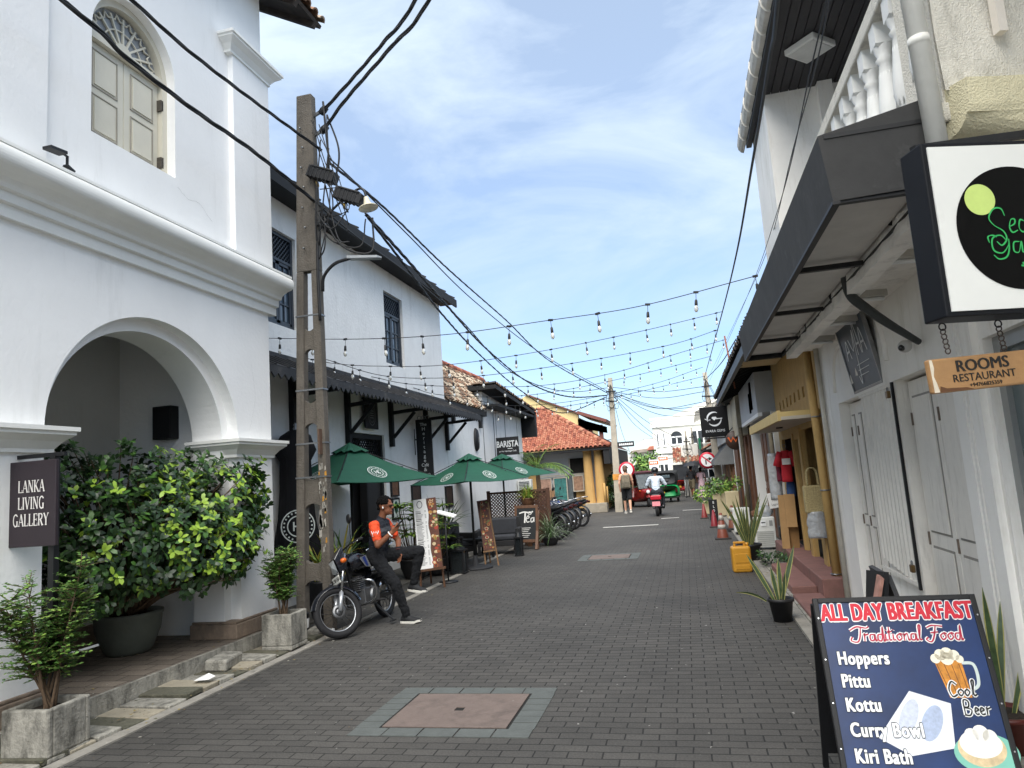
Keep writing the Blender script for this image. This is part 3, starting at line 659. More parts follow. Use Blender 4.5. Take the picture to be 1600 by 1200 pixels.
# ================================================================== BARISTA SIDE BUILDING (low, tiled)
bb = T('tiled_side_building', 'low white weathered building with old brown tiles beside the cafe', 'building', (-6, 22, 0))
mb = MB(); mb.prism([(17.7, 0), (26.6, 0), (26.6, 4.18), (21.3, 4.55), (21.3, 3.92), (17.7, 3.92)], 'x', CX - .4, CX + .01, cafe_wall)
mb.box(-12, 26.2, 0, CX - .4, 26.58, 4.1, cafe_wall); mb.build('wall', bb)
mb = MB(); mb.bar((-9, 21.3, 4.66), (-5.5, 21.3, 4.66), .2, .1, roof_dark, up=(0, 0, 1))
mb.add([(-5.45, 21.0, 4.62), (-5.45, 27.0, 4.20), (-12, 27.0, 4.20), (-12, 21.0, 4.62), (-5.45, 21.0, 4.50), (-5.45, 27.0, 4.08), (-12, 27.0, 4.08), (-12, 21.0, 4.50)], [(0, 1, 2, 3), (7, 6, 5, 4), (0, 4, 5, 1), (1, 5, 6, 2), (3, 7, 4, 0)], black_wood)
mb.add([(-5.45, 26.7, 4.2), (-5.45, 27.0, 4.2), (-5.45, 27.0, 3.25), (-5.45, 26.75, 3.25), (-8, 26.7, 4.2), (-8, 27.0, 4.2), (-8, 27, 3.25), (-8, 26.75, 3.25)], [(0, 1, 2, 3), (7, 6, 5, 4), (0, 3, 7, 4), (1, 5, 6, 2), (3, 2, 6, 7)], black_wood)
mb.box(-6.0, 21.3, 3.98, -5.47, 26.9, 4.06, black_wood)
tiles(mb, (-5.44, 21.0, 4.65), (0, 1, -.0695), (-1, 0, .05), 30, 3, .2, .25, tile_brown[:2] + [roof_dark])
mb.build('roof', bb)
mb = MB(); vv = V((-1.05, 0, 1.42)).normalized()
mb.add([(-5.95, 17.7, 3.88), (-5.95, 21.4, 3.88), (-7.0, 25.0, 5.30), (-7.0, 17.7, 5.30)], [(0, 1, 2, 3)], tile_brown[0])
tiles(mb, (-5.93, 17.72, 3.88), (0, 1, 0), vv, 32, 9, .23, .2, tile_brown + [M('lichen_tile', '#b7a893', .9, .3, 9, .3, 40, stain='#5a4a3e', samt=.4, sscale=(9, 9, 9))] * 2, keep=lambda a, b: a < 3.6 + b * 1.95)
for i in range(22): mb.tube([(-7.0, 17.7 + i * .34, 5.34), (-7.0, 17.7 + i * .34 + .36, 5.33)], [.15, .12], tile_orange[i % 3], 8)
mb.build('lean_to_roof', bb)
mb = MB(); mb.box(-5.99, 17.75, 3.68, -5.86, 21.3, 3.84, black_wood)
for y in (18.2, 20.8): mb.box(-5.99, y - .06, 3.3, -5.9, y + .06, 3.68, black_wood)
mb.build('lean_to_beam', bb)
mb = MB()
for y in (21.2, 22.5, 24.0): mb.cyl((CX + .02, y, 2.0), (CX + .02, y, 4.2), .012, M('grey_conduit', '#77787a', .6)); 
mb.build('conduit', bb)
# ================================================================== CONCRETE UTILITY POLE (near)
t = T('utility_pole', 'tall weathered concrete utility pole with slotted web in front of the cafe', 'utility pole', (-4.65, 8.3, 0))
mb = MB(); PH = 7.08
def pl(z): return -4.90 + .235 * z / PH
def pr_(z): return -4.40 - .045 * z / PH
def leg(z): return .12 - .025 * z / PH
D0, D1 = 8.23, 8.36
for side in (0, 1):
    vs = []; zs = [0, 1, 2, 3, 4, 4.6]
    for z in zs:
        a = pl(z) if side == 0 else pr_(z) - leg(z); vs += [(a, D0, z), (a + leg(z), D0, z), (a + leg(z), D1, z), (a, D1, z)]
    fs = []
    for i in range(len(zs) - 1):
        for j in range(4): fs.append((4 * i + j, 4 * i + (j + 1) % 4, 4 * i + 4 + (j + 1) % 4, 4 * i + 4 + j))
    mb.add(vs, fs + [(0, 3, 2, 1), (20, 21, 22, 23)], pole_conc)
vs = []
for z in (4.6, PH): vs += [(pl(z), D0, z), (pr_(z), D0, z), (pr_(z), D1, z), (pl(z), D1, z)]
mb.add(vs, [(0, 1, 5, 4), (1, 2, 6, 5), (2, 3, 7, 6), (3, 0, 4, 7), (4, 5, 6, 7), (0, 3, 2, 1)], pole_conc)
holes = [(0, .62), (.82, 1.57), (1.87, 2.59), (2.85, 3.56), (3.8, 4.62)]
for i in range(len(holes) - 1):
    za, zb = holes[i][1], holes[i + 1][0]
    xl, xr = pl((za + zb) / 2) + leg(za) * .9, pr_((za + zb) / 2) - leg(za) * .9; r_ = (xr - xl) / 2; xm = (xl + xr) / 2
    p = [(xm + r_ * math.cos(a), za - .085 + .085 * math.sin(a)) for a in [math.pi * q / 12 for q in range(13)]]       # underside arch
    q_ = [(xm - r_ * math.cos(a), zb + .085 - .085 * math.sin(a)) for a in [math.pi * q / 12 for q in range(13)]]
    mb.prism((p + q_)[::-1], 'y', D0 + .03, D1 - .03, pole_conc)
mb.build('shaft', t, bevel=.012)
mb = MB()
for z in (1.9, 2.33, 3.02, 4.0): mb.bar((pl(z) - .004, D0 - .004, z), (pr_(z) + .007, D0 - .004, z), .006, .02, steel); mb.bar((pr_(z) + .004, D0 - .004, z), (pr_(z) + .004, D1, z), .006, .02, steel); mb.build('metal_strap', t); mb = MB()
mb.bar((-4.46, 8.2, 2.18), (-4.46, 8.2, 2.5), .09, .02, M('rusty_tin', '#5a4436', .8, .3, 20))
mb.build('tin_plate', t)
mb = MB(); rr = random.Random(3)
for i in range(34):
    z = .95 + 1.1 * rr.random() ** .8; x = -4.52 + .1 * rr.random(); s = .006 + .016 * rr.random()
    mb.add([(x - s, D0 - .0025, z - s * 3), (x + s, D0 - .0025, z - s * 2), (x + s * .7, D0 - .0025, z + s * 3), (x - s * .8, D0 - .0025, z + s * 2)], [(0, 1, 2, 3)], rr.choice([concrete, M('ochre_paint', '#b8842e', .7, .2, 20), M('flaking_paint', '#a09b92', .8, .2, 20), concrete]))
mb.build('paint_smears', t)
mb = MB()
for z in (6.78, 6.5, 5.2): mb.bar((-4.46, 8.3, z), (-4.30, 8.25, z + .02), .03, .04, steel)
for z in (6.8, 6.53): mb.lathe([(.0, -.07), (.04, -.06), (.05, 0), (.04, .06), (0, .07)], (-4.27, 8.24, z), black_paint, 10, (.6, 0, .5))
for i in range(7): mb.cyl((-4.6 + .03 * (i % 2), 8.205, 4.9 + i * .28), (-4.6 + .03 * (i % 2), 8.17, 4.9 + i * .28), .012, steel)
mb.build('bracket', t)
for (x, z, l) in ((-4.29, 5.86, 'black cable joint box strapped closest to the concrete pole'), (-3.92, 5.50, 'black cable joint box hanging lower beside the round lamp')):
    j = T('joint_box', l, 'junction box', (x, 8.2, z)); mb = MB()
    mb.X = Matrix.Rotation(R(24), 4, 'Y')
    mb.box(-.2, -.08, -.07, .2, .08, .07, black_paint)
    for k in range(6): mb.box(-.2 + .06 * k, -.088, -.08, -.17 + .06 * k, .088, .08, black_paint)
    mb.box(-.16, -.1, .06, .16, .1, .085, black_paint); mb.build('case', j, False, bevel=.01)
    mb = MB(); mb.cyl((-.08, -.02, -.08), (-.07, -.02, -.15), .02, M('brass', '#a58a45', .4, .2, 9, metal=.7)); mb.build('plug', j, False)
t2 = T('street_lamp', 'round disc shaped street lamp on a thin curved arm of the concrete pole', 'street lamp', (-4.4, 8.3, 5.3))
mb = MB(); mb.tube(smooth_path([(-4.42, 8.25, 5.2), (-4.1, 8.2, 5.42), (-3.82, 8.2, 5.58), (-3.72, 8.2, 5.56), (-3.68, 8.2, 5.42)], 6), .016, black_paint); mb.build('arm', t2)
mb = MB(); mb.lathe([(.03, .12), (.045, .05), (.05, .02), (.12, -.02), (.13, -.035), (.0, -.04)], (-3.67, 8.2, 5.34), M('lamp_cream_enamel', '#cdc6ae', .4), 18, (-.18, .0, .98)); mb.build('lamp_shade', t2)
t2 = T('street_lamp', 'flat silver street light on a black curved arm in front of the cafe wall', 'street lamp', (-4.4, 8.3, 4.5))
mb = MB(); mb.tube(smooth_path([(-4.38, 8.25, 4.3), (-4.33, 8.2, 4.48), (-4.15, 8.15, 4.61), (-3.9, 8.1, 4.64)], 6), .022, black_paint); mb.build('arm', t2)
mb = MB(); mb.add([(-3.92, 8.04, 4.66), (-3.92, 8.16, 4.66), (-3.50, 8.14, 4.60), (-3.46, 8.08, 4.59), (-3.50, 8.02, 4.60), (-3.92, 8.04, 4.625), (-3.92, 8.16, 4.625), (-3.50, 8.14, 4.57), (-3.46, 8.08, 4.575), (-3.50, 8.02, 4.57)], [(0, 4, 3, 2, 1), (5, 6, 7, 8, 9), (0, 1, 6, 5), (1, 2, 7, 6), (2, 3, 8, 7), (3, 4, 9, 8), (4, 0, 5, 9)], M('lamp_silver', '#a7abae', .35, .1, 9, metal=.5)); mb.build('lamp_head', t2)

# ================================================================== CABLES
def bundle(pts, r, label, name='overhead_cable', twist=2, cat='cable', grp='overhead power and phone cables'):
    path = smooth_path(pts, 10); mb = MB()
    L = sum((path[i + 1] - path[i]).length for i in range(len(path) - 1))
    if twist:
        for s_ in range(twist + 1):
            acc = 0; q = []
            for i, p in enumerate(path):
                if i: acc += (p - path[i - 1]).length
                a = acc * 5.0 + s_ * 2 * math.pi / (twist + 1); q.append(p + V((math.cos(a) * .7, 0, math.sin(a))) * r * .75)
            # resample finer for a visible twist
            mb.tube(smooth_path(q, 3), r * .62, cable_m, 5)
    else: mb.tube(path, r, cable_m, 5)
    o = mb.build(name); return tag(o, label, cat, grp)
CB = [
    ('thick black cable sweeping across the shuttered window of the white building', [(-4.45, -6, 6.0), (-4.45, 1, 5.75), (-4.45, 4.26, 5.72), (-4.45, 4.96, 5.63), (-4.45, 5.81, 5.60), (-4.45, 6.91, 5.62), (-4.45, 8.30, 5.54)], .02, 2),
    ('black cable passing in front of the fanlight and pilaster cap to the concrete pole', [(-4.4, -6, 6.7), (-4.4, 2, 6.3), (-4.40, 4.94, 6.18), (-4.40, 5.66, 6.15), (-4.40, 6.61, 6.19), (-4.40, 7.85, 6.28), (-4.3, 8.2, 6.22)], .017, 2),
    ('upper twisted cable leaving the concrete pole top over the street', [(-4.27, 8.24, 6.80), (-3.72, 7.90, 6.90), (-2.97, 7.30, 6.92), (-2.28, 6.60, 6.85), (-.2, 4.2, 6.9), (3, 0, 7.2)], .022, 2),
    ('lower twisted cable leaving the concrete pole top over the street', [(-4.27, 8.24, 6.53), (-3.77, 7.90, 6.68), (-2.85, 7.20, 6.76), (-2.11, 6.50, 6.72), (0, 4, 6.8), (3.2, 0, 7.0)], .022, 2),
    ('uppermost thin cable running from the concrete pole down the street', [(-4.26, 8.30, 6.16), (-4.39, 9.50, 6.26), (-4.56, 12.00, 6.29), (-4.54, 16.00, 5.99), (-4.04, 22.00, 5.53), (-2.96, 30.80, 5.16)], .012, 0),
    ('second cable below the uppermost one running down the street to the far pole', [(-4.25, 8.30, 6.08), (-4.41, 10.50, 6.28), (-4.50, 14.00, 6.22), (-4.38, 18.50, 6.01), (-4.02, 23.00, 5.47), (-2.97, 30.80, 5.08)], .017, 2),
    ('thick sagging cable bundle passing the corner of the cafe eaves', [(-3.84, 8.50, 5.36), (-4.02, 10.50, 5.29), (-4.38, 13.50, 5.26), (-4.71, 17.50, 5.08), (-4.73, 23.00, 4.79), (-4.08, 27.00, 4.68), (-3.03, 30.80, 5.00)], .022, 2),
    ('lowest sagging cable crossing in front of the orange tile roof', [(-3.81, 8.50, 5.31), (-4.02, 10.50, 5.13), (-4.36, 13.00, 5.01), (-4.75, 17.00, 4.84), (-4.86, 22.50, 4.43), (-4.38, 27.00, 4.08), (-3.04, 30.80, 4.94)], .018, 2),
    ('cable running along the cafe eaves from the pole joint', [(-4.45, 8.30, 5.53), (-4.43, 9.50, 5.44), (-4.60, 12.00, 5.56), (-4.74, 15.50, 5.44), (-4.60, 19.00, 4.77), (-4.31, 23.00, 4.64), (-3.82, 27.00, 4.85), (-3.00, 30.80, 5.33)], .013, 0),
    ('thick black cable falling past the white balcony on the right', [(0.3, 0, 3.3), (0.67, 3.50, 3.96), (0.76, 4.50, 4.19), (0.91, 7.00, 4.55), (1.05, 11.00, 4.81), (1.11, 17.00, 5.03), (1.07, 30.00, 5.21)], .013, 0),
    ('thin wire crossing the square ceiling lamp of the balcony, left one', [(0.5, 1, 3.3), (0.84, 3.40, 3.71), (1.03, 5.50, 4.04), (1.33, 10.00, 4.47), (1.46, 17.00, 4.99), (1.10, 30.00, 5.00)], .004, 0),
    ('thin wire crossing the square ceiling lamp of the balcony, right one', [(0.55, 1, 3.2), (0.82, 3.60, 3.68), (1.09, 7.00, 4.06), (1.35, 14.00, 4.64), (1.14, 30.00, 4.86)], .004, 0)]
for l, p, r, tw in CB: bundle(p, r, l, twist=tw)
NB = [[(-2.77, 30.80, 5.14), (-0.85, 30.40, 4.64), (1.02, 30.00, 4.69)], [(-2.77, 30.80, 5.11), (-0.89, 30.40, 4.22), (0.95, 30.00, 4.09)], [(-2.78, 30.80, 5.08), (-0.85, 30.40, 3.94), (1.04, 30.00, 3.74)],
      [(-2.78, 30.80, 5.06), (-1.54, 36.40, 3.97), (0.24, 42.00, 3.04)], [(-2.78, 30.80, 5.03), (-2.57, 41.40, 4.24), (-1.69, 52.00, 3.61)], [(-2.78, 30.80, 5.00), (-0.89, 30.40, 4.21), (0.97, 30.00, 4.27)],
      [(-2.79, 30.80, 4.97), (-1.87, 37.90, 3.87), (-0.36, 45.00, 2.67)], [(-2.79, 30.80, 4.95), (-3.59, 44.40, 3.90), (-4.03, 58.00, 2.46)], [(-2.81, 30.80, 5.34), (-0.79, 30.50, 4.92), (1.04, 30.00, 4.90)],
      [(-2.83, 30.80, 5.15), (-1.63, 30.60, 4.57), (-0.08, 30.00, 4.00), (1.24, 24.00, 3.36)], [(1.06, 30.00, 5.14), (1.17, 20.00, 4.39), (1.25, 15.00, 4.21)]]
for p in NB: bundle(p, .012, 'thin black wire fanning out from the far concrete pole', twist=0, grp='wires at the far concrete pole')
# tangle of drop wires round the near pole
rr = random.Random(11)
mb = MB()
for i in range(17):
    a = V((-4.42 + .25 * rr.random(), 8.2 - .05 * rr.random(), 5.0 + 1.7 * rr.random())); b = V((-4.42 + .12 * rr.random() if i % 2 else -3.95, 8.2, 4.7 + .9 * rr.random()))
    m_ = (a + b) / 2 + V((.25 * (rr.random() - .2), -.05, -.35 * rr.random())); mb.tube(smooth_path([a, m_, b], 7), .006 + .005 * rr.random(), cable_m, 5)
mb.tube(smooth_path([(-4.25, 8.2, 6.9), (-4.22, 8.2, 6.4), (-4.2, 8.2, 6.0), (-4.3, 8.2, 5.9)], 6), .015, cable_m, 6)
mb.tube(smooth_path([(-4.2, 8.2, 6.7), (-4.05, 8.2, 6.2), (-4.1, 8.2, 5.85), (-4.25, 8.2, 5.75)], 6), .013, cable_m, 6)
mb.tube(smooth_path([(-4.4, 8.2, 5.55), (-4.1, 8.2, 4.9), (-3.7, 8.3, 4.75), (-3.7, 8.4, 5.25)], 8), .014, cable_m, 6)
mb.tube(smooth_path([(-4.42, 8.2, 5.3), (-4.2, 8.2, 4.95), (-3.85, 8.3, 4.85), (-3.8, 8.4, 5.25)], 8), .010, cable_m, 6)
mb.tube(smooth_path([(-4.40, 8.19, 4.95), (-4.41, 8.19, 4.5), (-4.40, 8.19, 3.9)], 6), .02, cable_m, 6)
tag(mb.build('wire_tangle'), 'tangle of thin black drop wires around the concrete pole joint boxes', 'cable')
mb = MB(); mb.tube(smooth_path([(-5.4, 8.05, 2.42), (-5.3, 8.15, 2.9), (-5.35, 8.15, 3.1), (-5.6, 8.15, 3.12), (-5.8, 8.2, 3.1)], 6), .018, M('grey_pipe', '#77777a', .6)); tag(mb.build('conduit'), 'grey bent conduit rising from the pier capital beside the cafe', 'pipe')
# ================================================================== FESTOON LIGHTS
STR = [
    [(-5.93, 9.40, 4.06), (-4.21, 8.90, 3.76), (-2.85, 8.70, 3.63), (-1.55, 8.60, 3.63), (-0.35, 8.60, 3.67), (1.01, 8.60, 3.86)],
    [(-6.0, 10.5, 3.94), (-5.60, 10.80, 3.84), (-4.97, 11.20, 3.78), (-3.96, 12.00, 3.81), (-2.38, 13.00, 4.05), (-0.62, 14.00, 4.40), (1.03, 15.00, 4.81)],
    [(-5.98, 11.30, 4.02), (-5.42, 12.50, 3.82), (-4.31, 13.00, 3.73), (-3.26, 14.00, 3.86), (-1.65, 15.00, 4.10), (-0.03, 15.50, 4.33), (0.98, 16.00, 4.63)],
    [(-6.0, 13.2, 3.95), (-5.50, 14.00, 3.84), (-4.69, 15.50, 3.87), (-3.18, 17.00, 3.92), (-1.53, 18.00, 4.19), (0.10, 19.00, 4.67), (1.41, 20.00, 5.07)],
    [(-6.0, 15.5, 3.97), (-5.66, 16.50, 3.87), (-4.53, 18.50, 3.91), (-3.19, 20.00, 4.11), (-1.09, 22.00, 4.61), (1.11, 23.50, 5.16)],
    [(-5.40, 18.6, 3.9), (-4.85, 20.50, 3.86), (-3.21, 22.50, 4.04), (-0.84, 25.00, 4.62), (0.96, 27.00, 5.30)],
    [(-5.45, 20.6, 3.70), (-4.80, 22.00, 3.81), (-3.43, 24.00, 4.06), (-1.40, 27.00, 4.62), (1.06, 29.50, 5.26)]]
bulb_m = M('bulb_glass', '#f1efe6', .08, .02, 3, trans=.6, spec=.6)
mb = MB(); mb.cyl((0, 0, 0), (0, 0, -.10), .0035, cable_m, n=5); mb.lathe([(.008, -.09), (.016, -.10), (.019, -.15), (.017, -.165)], (0, 0, 0), black_paint, 8); mb.box(-.03, -.012, -.012, .03, .012, .012, black_paint)
sock = mb.build('socket'); bm_ = MB(); bm_.lathe([(.015, -.165), (.024, -.19), (.026, -.205), (.02, -.23), (.008, -.245), (.0, -.247)], (0, 0, 0), bulb_m, 10); bulb0 = bm_.build('bulb')
ordn = ['nearest', 'second nearest', 'third nearest', 'fourth nearest', 'fifth nearest', 'sixth nearest', 'farthest']
first = True
for i, p in enumerate(STR):
    path = smooth_path(p, 14); c0 = path[0]
    t = T('string_lights', f'{ordn[i]} string of clear festoon bulbs across the street from the cafe wall', 'string lights', tuple(c0), group='festoon strings across the street')
    mb = MB(); mb.tube(path, .0052 + .0006 * i, cable_m, 5); mb.build('cord', t)
    acc = .25; nxt = .4
    for j in range(1, len(path)):
        acc += (path[j] - path[j - 1]).length
        if acc >= nxt:
            nxt = acc + .50 + .16 * random.random()
            if first: s_, b_ = sock, bulb0; first = False
            else: s_, b_ = sock.copy(), bulb0.copy(); COL.objects.link(s_); COL.objects.link(b_)
            s_.parent = t; s_.location = path[j] - c0; s_.rotation_euler = (R(random.uniform(-5, 5)), R(random.uniform(-5, 5)), random.random() * 3)
            b_.parent = s_; b_.location = (0, 0, 0)

# ================================================================== PARASOLS
def emblem(mb, X, r, m, rings=True):
    disc(mb, X, (0, 0), r, m, .003, 28, hole=r * .07); disc(mb, X, (0, 0), r * .64, m, .003, 28, hole=r * .07)
    k = r * .34
    for pts in ([(-.9, -1), (-.9, 1)], [(.1, -1), (.1, 1)], [(-.9, 0), (.1, 0)], [(.5, .9), (.95, 1), (1.1, .4)], [(.5, -.9), (.95, -1), (1.1, -.4)], [(.5, -.9), (.5, .9)]):
        ribbon(mb, [(a * k * .8, b * k * .8) for a, b in pts], r * .09, X, m, .003)
    for i in range(22):
        if i in (5, 16): continue
        a = 2 * math.pi * i / 22; s = r * .055; c_ = (r * .82 * math.cos(a), r * .82 * math.sin(a))
        ribbon(mb, [(c_[0] - s * math.sin(a) * .8, c_[1] + s * math.cos(a) * .8), (c_[0] + s * math.sin(a) * .8, c_[1] - s * math.cos(a) * .8)], r * .1, X, m, .003)
emb = M('parasol_print_white', '#c9d0cc', .7)
def parasol(loc, label, z0, z1, rad, rot):
    t = T('parasol', label, 'parasol', loc, group='green square parasols in front of the cafe')
    mb = MB(); mb.cyl((0, 0, 0), (0, 0, z1 + .02), .024, black_paint); mb.build('pole', t, False)
    mb = MB(); mb.lathe([(0, 0), (.34, 0), (.34, .03), (.3, .05), (.06, .06), (.04, .25), (0, .26)], (0, 0, 0), M('parasol_base', '#26272a', .7, .2), 24); mb.build('base', t, False)
    mb = MB(); cs = [(rad * math.cos(rot + math.pi / 2 * i), rad * math.sin(rot + math.pi / 2 * i)) for i in range(4)]
    vs = []; n = 8; fs = []
    for i in range(4):
        a, b = V(cs[i] + (z0,)), V(cs[(i + 1) % 4] + (z0,)); o = len(vs)
        for u in range(n + 1):
            for v in range(n + 1):
                e = a.lerp(b, v / n); p = V((0, 0, z1)).lerp(e, u / n); s_ = u / n
                dip = -.06 * math.sin(math.pi * s_) * (1 if True else 0) - .075 * s_ * math.sin(math.pi * v / n) * .5
                p.z += dip; p += V((e.x, e.y, 0)) * (-.05 * s_ * math.sin(math.pi * v / n)); vs.append(p)
        for u in range(n):
            for v in range(n): fs.append((o + u * (n + 1) + v, o + (u + 1) * (n + 1) + v, o + (u + 1) * (n + 1) + v + 1, o + u * (n + 1) + v + 1))
    mb.add(vs, fs, green_fab, False)
    vs2 = [(p[0] * .999, p[1] * .999, p[2] - .006) for p in vs]; mb.add(vs2, [f[::-1] for f in fs], green_fab)
    cp = mb.build('canopy', t, False)
    mb = MB(); k = .22
    for i in range(4):
        a, b = V((cs[i][0] * k, cs[i][1] * k, z1 + .035 - (z1 - z0) * k * 1.15)), V((cs[(i + 1) % 4][0] * k, cs[(i + 1) % 4][1] * k, z1 + .035 - (z1 - z0) * k * 1.15)); o = []
        for v in range(7): e = a.lerp(b, v / 6); e.z += .02 * math.sin(math.pi * 2 * v / 3); o.append(e)
        mb.add([V((0, 0, z1 + .035))] + o, [(0, q, q + 1) for q in range(1, 7)], green_fab)
    mb.build('vent', t, False)
    mb = MB()
    for i in range(4):
        a, b = V(cs[i] + (z0,)), V(cs[(i + 1) % 4] + (z0,)); mid = (a + b) / 2; mid.z -= .037; mid.x *= .96; mid.y *= .96
        up = (V((0, 0, z1)) - mid); c_ = mid + up * .30 + V((0, 0, -.048)); r_ = (b - a).normalized(); n_ = r_.cross(up.normalized())
        if n_.z < 0: r_ = -r_
        mb = MB(); emblem(mb, mat_frame(c_ + V((0, 0, .0)), r_, up) @ Matrix.Translation((0, 0, .018)), rad * .115, emb); mb.build('emblem', t, False)
    mb = MB()
    for i in range(4): mb.bar((0, 0, z1 - .4), (cs[i][0] * .6, cs[i][1] * .6, z1 - (z1 - z0) * .6 - .05), .015, .02, black_paint); mb.bar((0, 0, z1 - .03), (cs[i][0] * .97, cs[i][1] * .97, z0 + .0), .014, .014, black_paint)
    mb.build('rib', t, False); return t
parasol((-5.35, 10.8, .03), 'green parasol closest to the concrete pole and the cafe door', 1.80, 2.42, 1.42, R(18))
parasol((-4.23, 13.8, .0), 'middle green parasol standing over the easel menus and lanterns', 1.72, 2.24, 1.22, R(12))
parasol((-4.78, 18.6, .03), 'farthest green parasol beside the hanging dark coffee sign', 1.76, 2.33, 1.45, R(14))
# folded black parasols beside the gallery
def folded(loc, label, h, r):
    t = T('folded_parasol', label, 'parasol', loc); mb = MB(); n = 26; vs = []; fs = []; prof = [(.10, h), (r * .75, h - .08), (r, h - .30), (r * .72, h - .46), (r * .75, h - .9), (r * .85, h - 1.3), (r * 1.08, h - 1.75), (r * 1.0, h - 1.95)]
    for rr_, z in prof:
        for j in range(n): a = 2 * math.pi * j / n; q = rr_ * (1 + .13 * math.cos(a * 6.5) * (0 if z > h - .1 else 1)); vs.append((q * math.cos(a), q * math.sin(a), z))
    for i in range(len(prof) - 1):
        for j in range(n): fs.append((i * n + j, (i + 1) * n + j, (i + 1) * n + (j + 1) % n, i * n + (j + 1) % n))
    mb.add(vs, fs, M('black_parasol_cloth', '#090a0f', .95, .2, 6, .3, 30), True); mb.add([V((0, 0, h + .005))] + [V(p) for p in vs[:n]], [(0, 1 + j, 1 + (j + 1) % n) for j in range(n)], MATS['black_parasol_cloth']); mb.build('canopy', t, False)
    mb = MB(); mb.cyl((0, 0, 0), (0, 0, h + .02), .025, black_paint); mb.lathe([(.03, 0), (.035, .03), (.015, .05), (.03, .08), (.0, .12)], (0, 0, h + .01), steel, 10); mb.build('pole', t, False)
    mb = MB(); d = V((-loc[0], -loc[1], 0)).normalized(); rgt = V((0, 0, 1)).cross(d); X = mat_frame(V((0, 0, h - 1.42)) + d * (r * 1.12), rgt, (0, 0, 1)); emblem(mb, X, .24, emb); mb.build('emblem', t, False)
folded((-6.45, 9.9, 0), 'folded black parasol with round white emblem against the pier', 2.75, .28)
folded((-5.72, 9.75, 0), 'folded black parasol half hidden behind the concrete pole', 2.66, .30)

# ================================================================== CAFE SIGNS AND PICTURES
lt2 = M('sign_white_lettering', '#cfd2d2', .6)
t = T('vertical_cafe_sign', 'tall narrow black sign lettered downwards in white beside the cafe door', 'sign', (-5.7, 15.4, 2.5)); mb = MB()
mb.box(-5.95, 15.38, 1.86, -5.57, 15.42, 3.20, black_wood); mb.build('board', t, bevel=.006); mb = MB()
mb.bar((-6.0, 15.4, 2.75), (-5.95, 15.4, 2.75), .03, .03, black_paint); mb.bar((-6.0, 15.4, 2.4), (-6.0, 15.4, 3.0), .02, .03, black_paint)
for k in (-1, 0, 1): mb.torus((-5.76 + .1 * k, 15.4, 3.24), .045, .008, steel, (0, 1, 0), 14, 5)
mb.build('bracket', t)
X = mat_frame((-5.76, 15.378, 2.5), (1, 0, 0), (0, 0, 1))
for i, c_ in enumerate(['The', 'H', 'e', 'r', 'i', 't', 'a', 'g', 'e', 'Café', '&', 'Bistro']):
    text(c_, .075 if len(c_) > 1 else .085, X @ Matrix.Translation((0, .58 - i * .103, .002)), lt2, t, sx=.9 if len(c_) > 3 else 1)
t = T('oval_plaque_sign', 'dark square sign with an oval emblem under the cafe awning', 'sign', (-5.98, 12.95, 3.13)); mb = MB(); mb.box(-5.93, 12.62, 2.87, -5.90, 13.22, 3.44, black_wood); mb.build('board', t, bevel=.005)
mb = MB(); X = mat_frame((-5.90, 12.92, 3.15), (0, 1, 0), (0, 0, 1)); g2 = M('grey_print', '#6c6f72', .7); disc(mb, X, (0, 0), .17, g2, .003, 30, .22, .014); disc(mb, X, (0, 0), .12, g2, .003, 30, .16, .01)
for i in range(4): ribbon(mb, [(-.08, .07 - i * .045), (.08, .07 - i * .045)], .02, X, g2, .003)
mb.build('emblem', t); mb = MB(); mb.bar((-5.99, 12.92, 3.46), (-5.91, 12.92, 3.46), .5, .02, black_paint); mb.build('bracket', t)
t = T('oval_wall_plate', 'black oval plate on the white wall past the awning', 'sign', (-5.98, 20.3, 2.9)); mb = MB(); mb.lathe([(0, .06), (.2, .05), (.24, .0), (.24, -.03)], (-5.95, 20.3, 2.92), black_paint, 24, (1, 0, 0)); o = mb.build('plate', t); o.scale = (1, .75, 1.45); o.location = (0, 0, 0)
mb = MB(); mb.bar((-5.885, 20.3, 2.85), (-5.885, 20.3, 3.0), .012, .04, steel); mb.build('emblem', t)
t = T('coffee_sign', 'black rectangular sign hung by wires on the tiled side building', 'sign', (-5.5, 22.3, 2.75)); mb = MB(); mb.box(-5.88, 22.28, 2.47, -5.14, 22.32, 3.05, black_wood); mb.build('board', t, bevel=.004)
X = mat_frame((-5.51, 22.278, 2.80), (1, 0, 0), (0, 0, 1)); text('BARISTA', .20, X @ Matrix.Translation((0, .02, .003)), lt2, t, sx=.68, bold=.03); text('at the Heritage Café', .05, X @ Matrix.Translation((0, -.20, .003)), lt2, t, sx=1)
mb = MB(); ribbon(mb, [(.0, -.12), (.16, -.12)], .02, X, lt2, .004); mb.build('underline', t)
mb = MB()
for x in (-5.85, -5.17): mb.cyl((x, 22.3, 3.05), (x, 22.3, 4.05), .006, black_paint, n=5)
mb.build('hanging_wire', t)
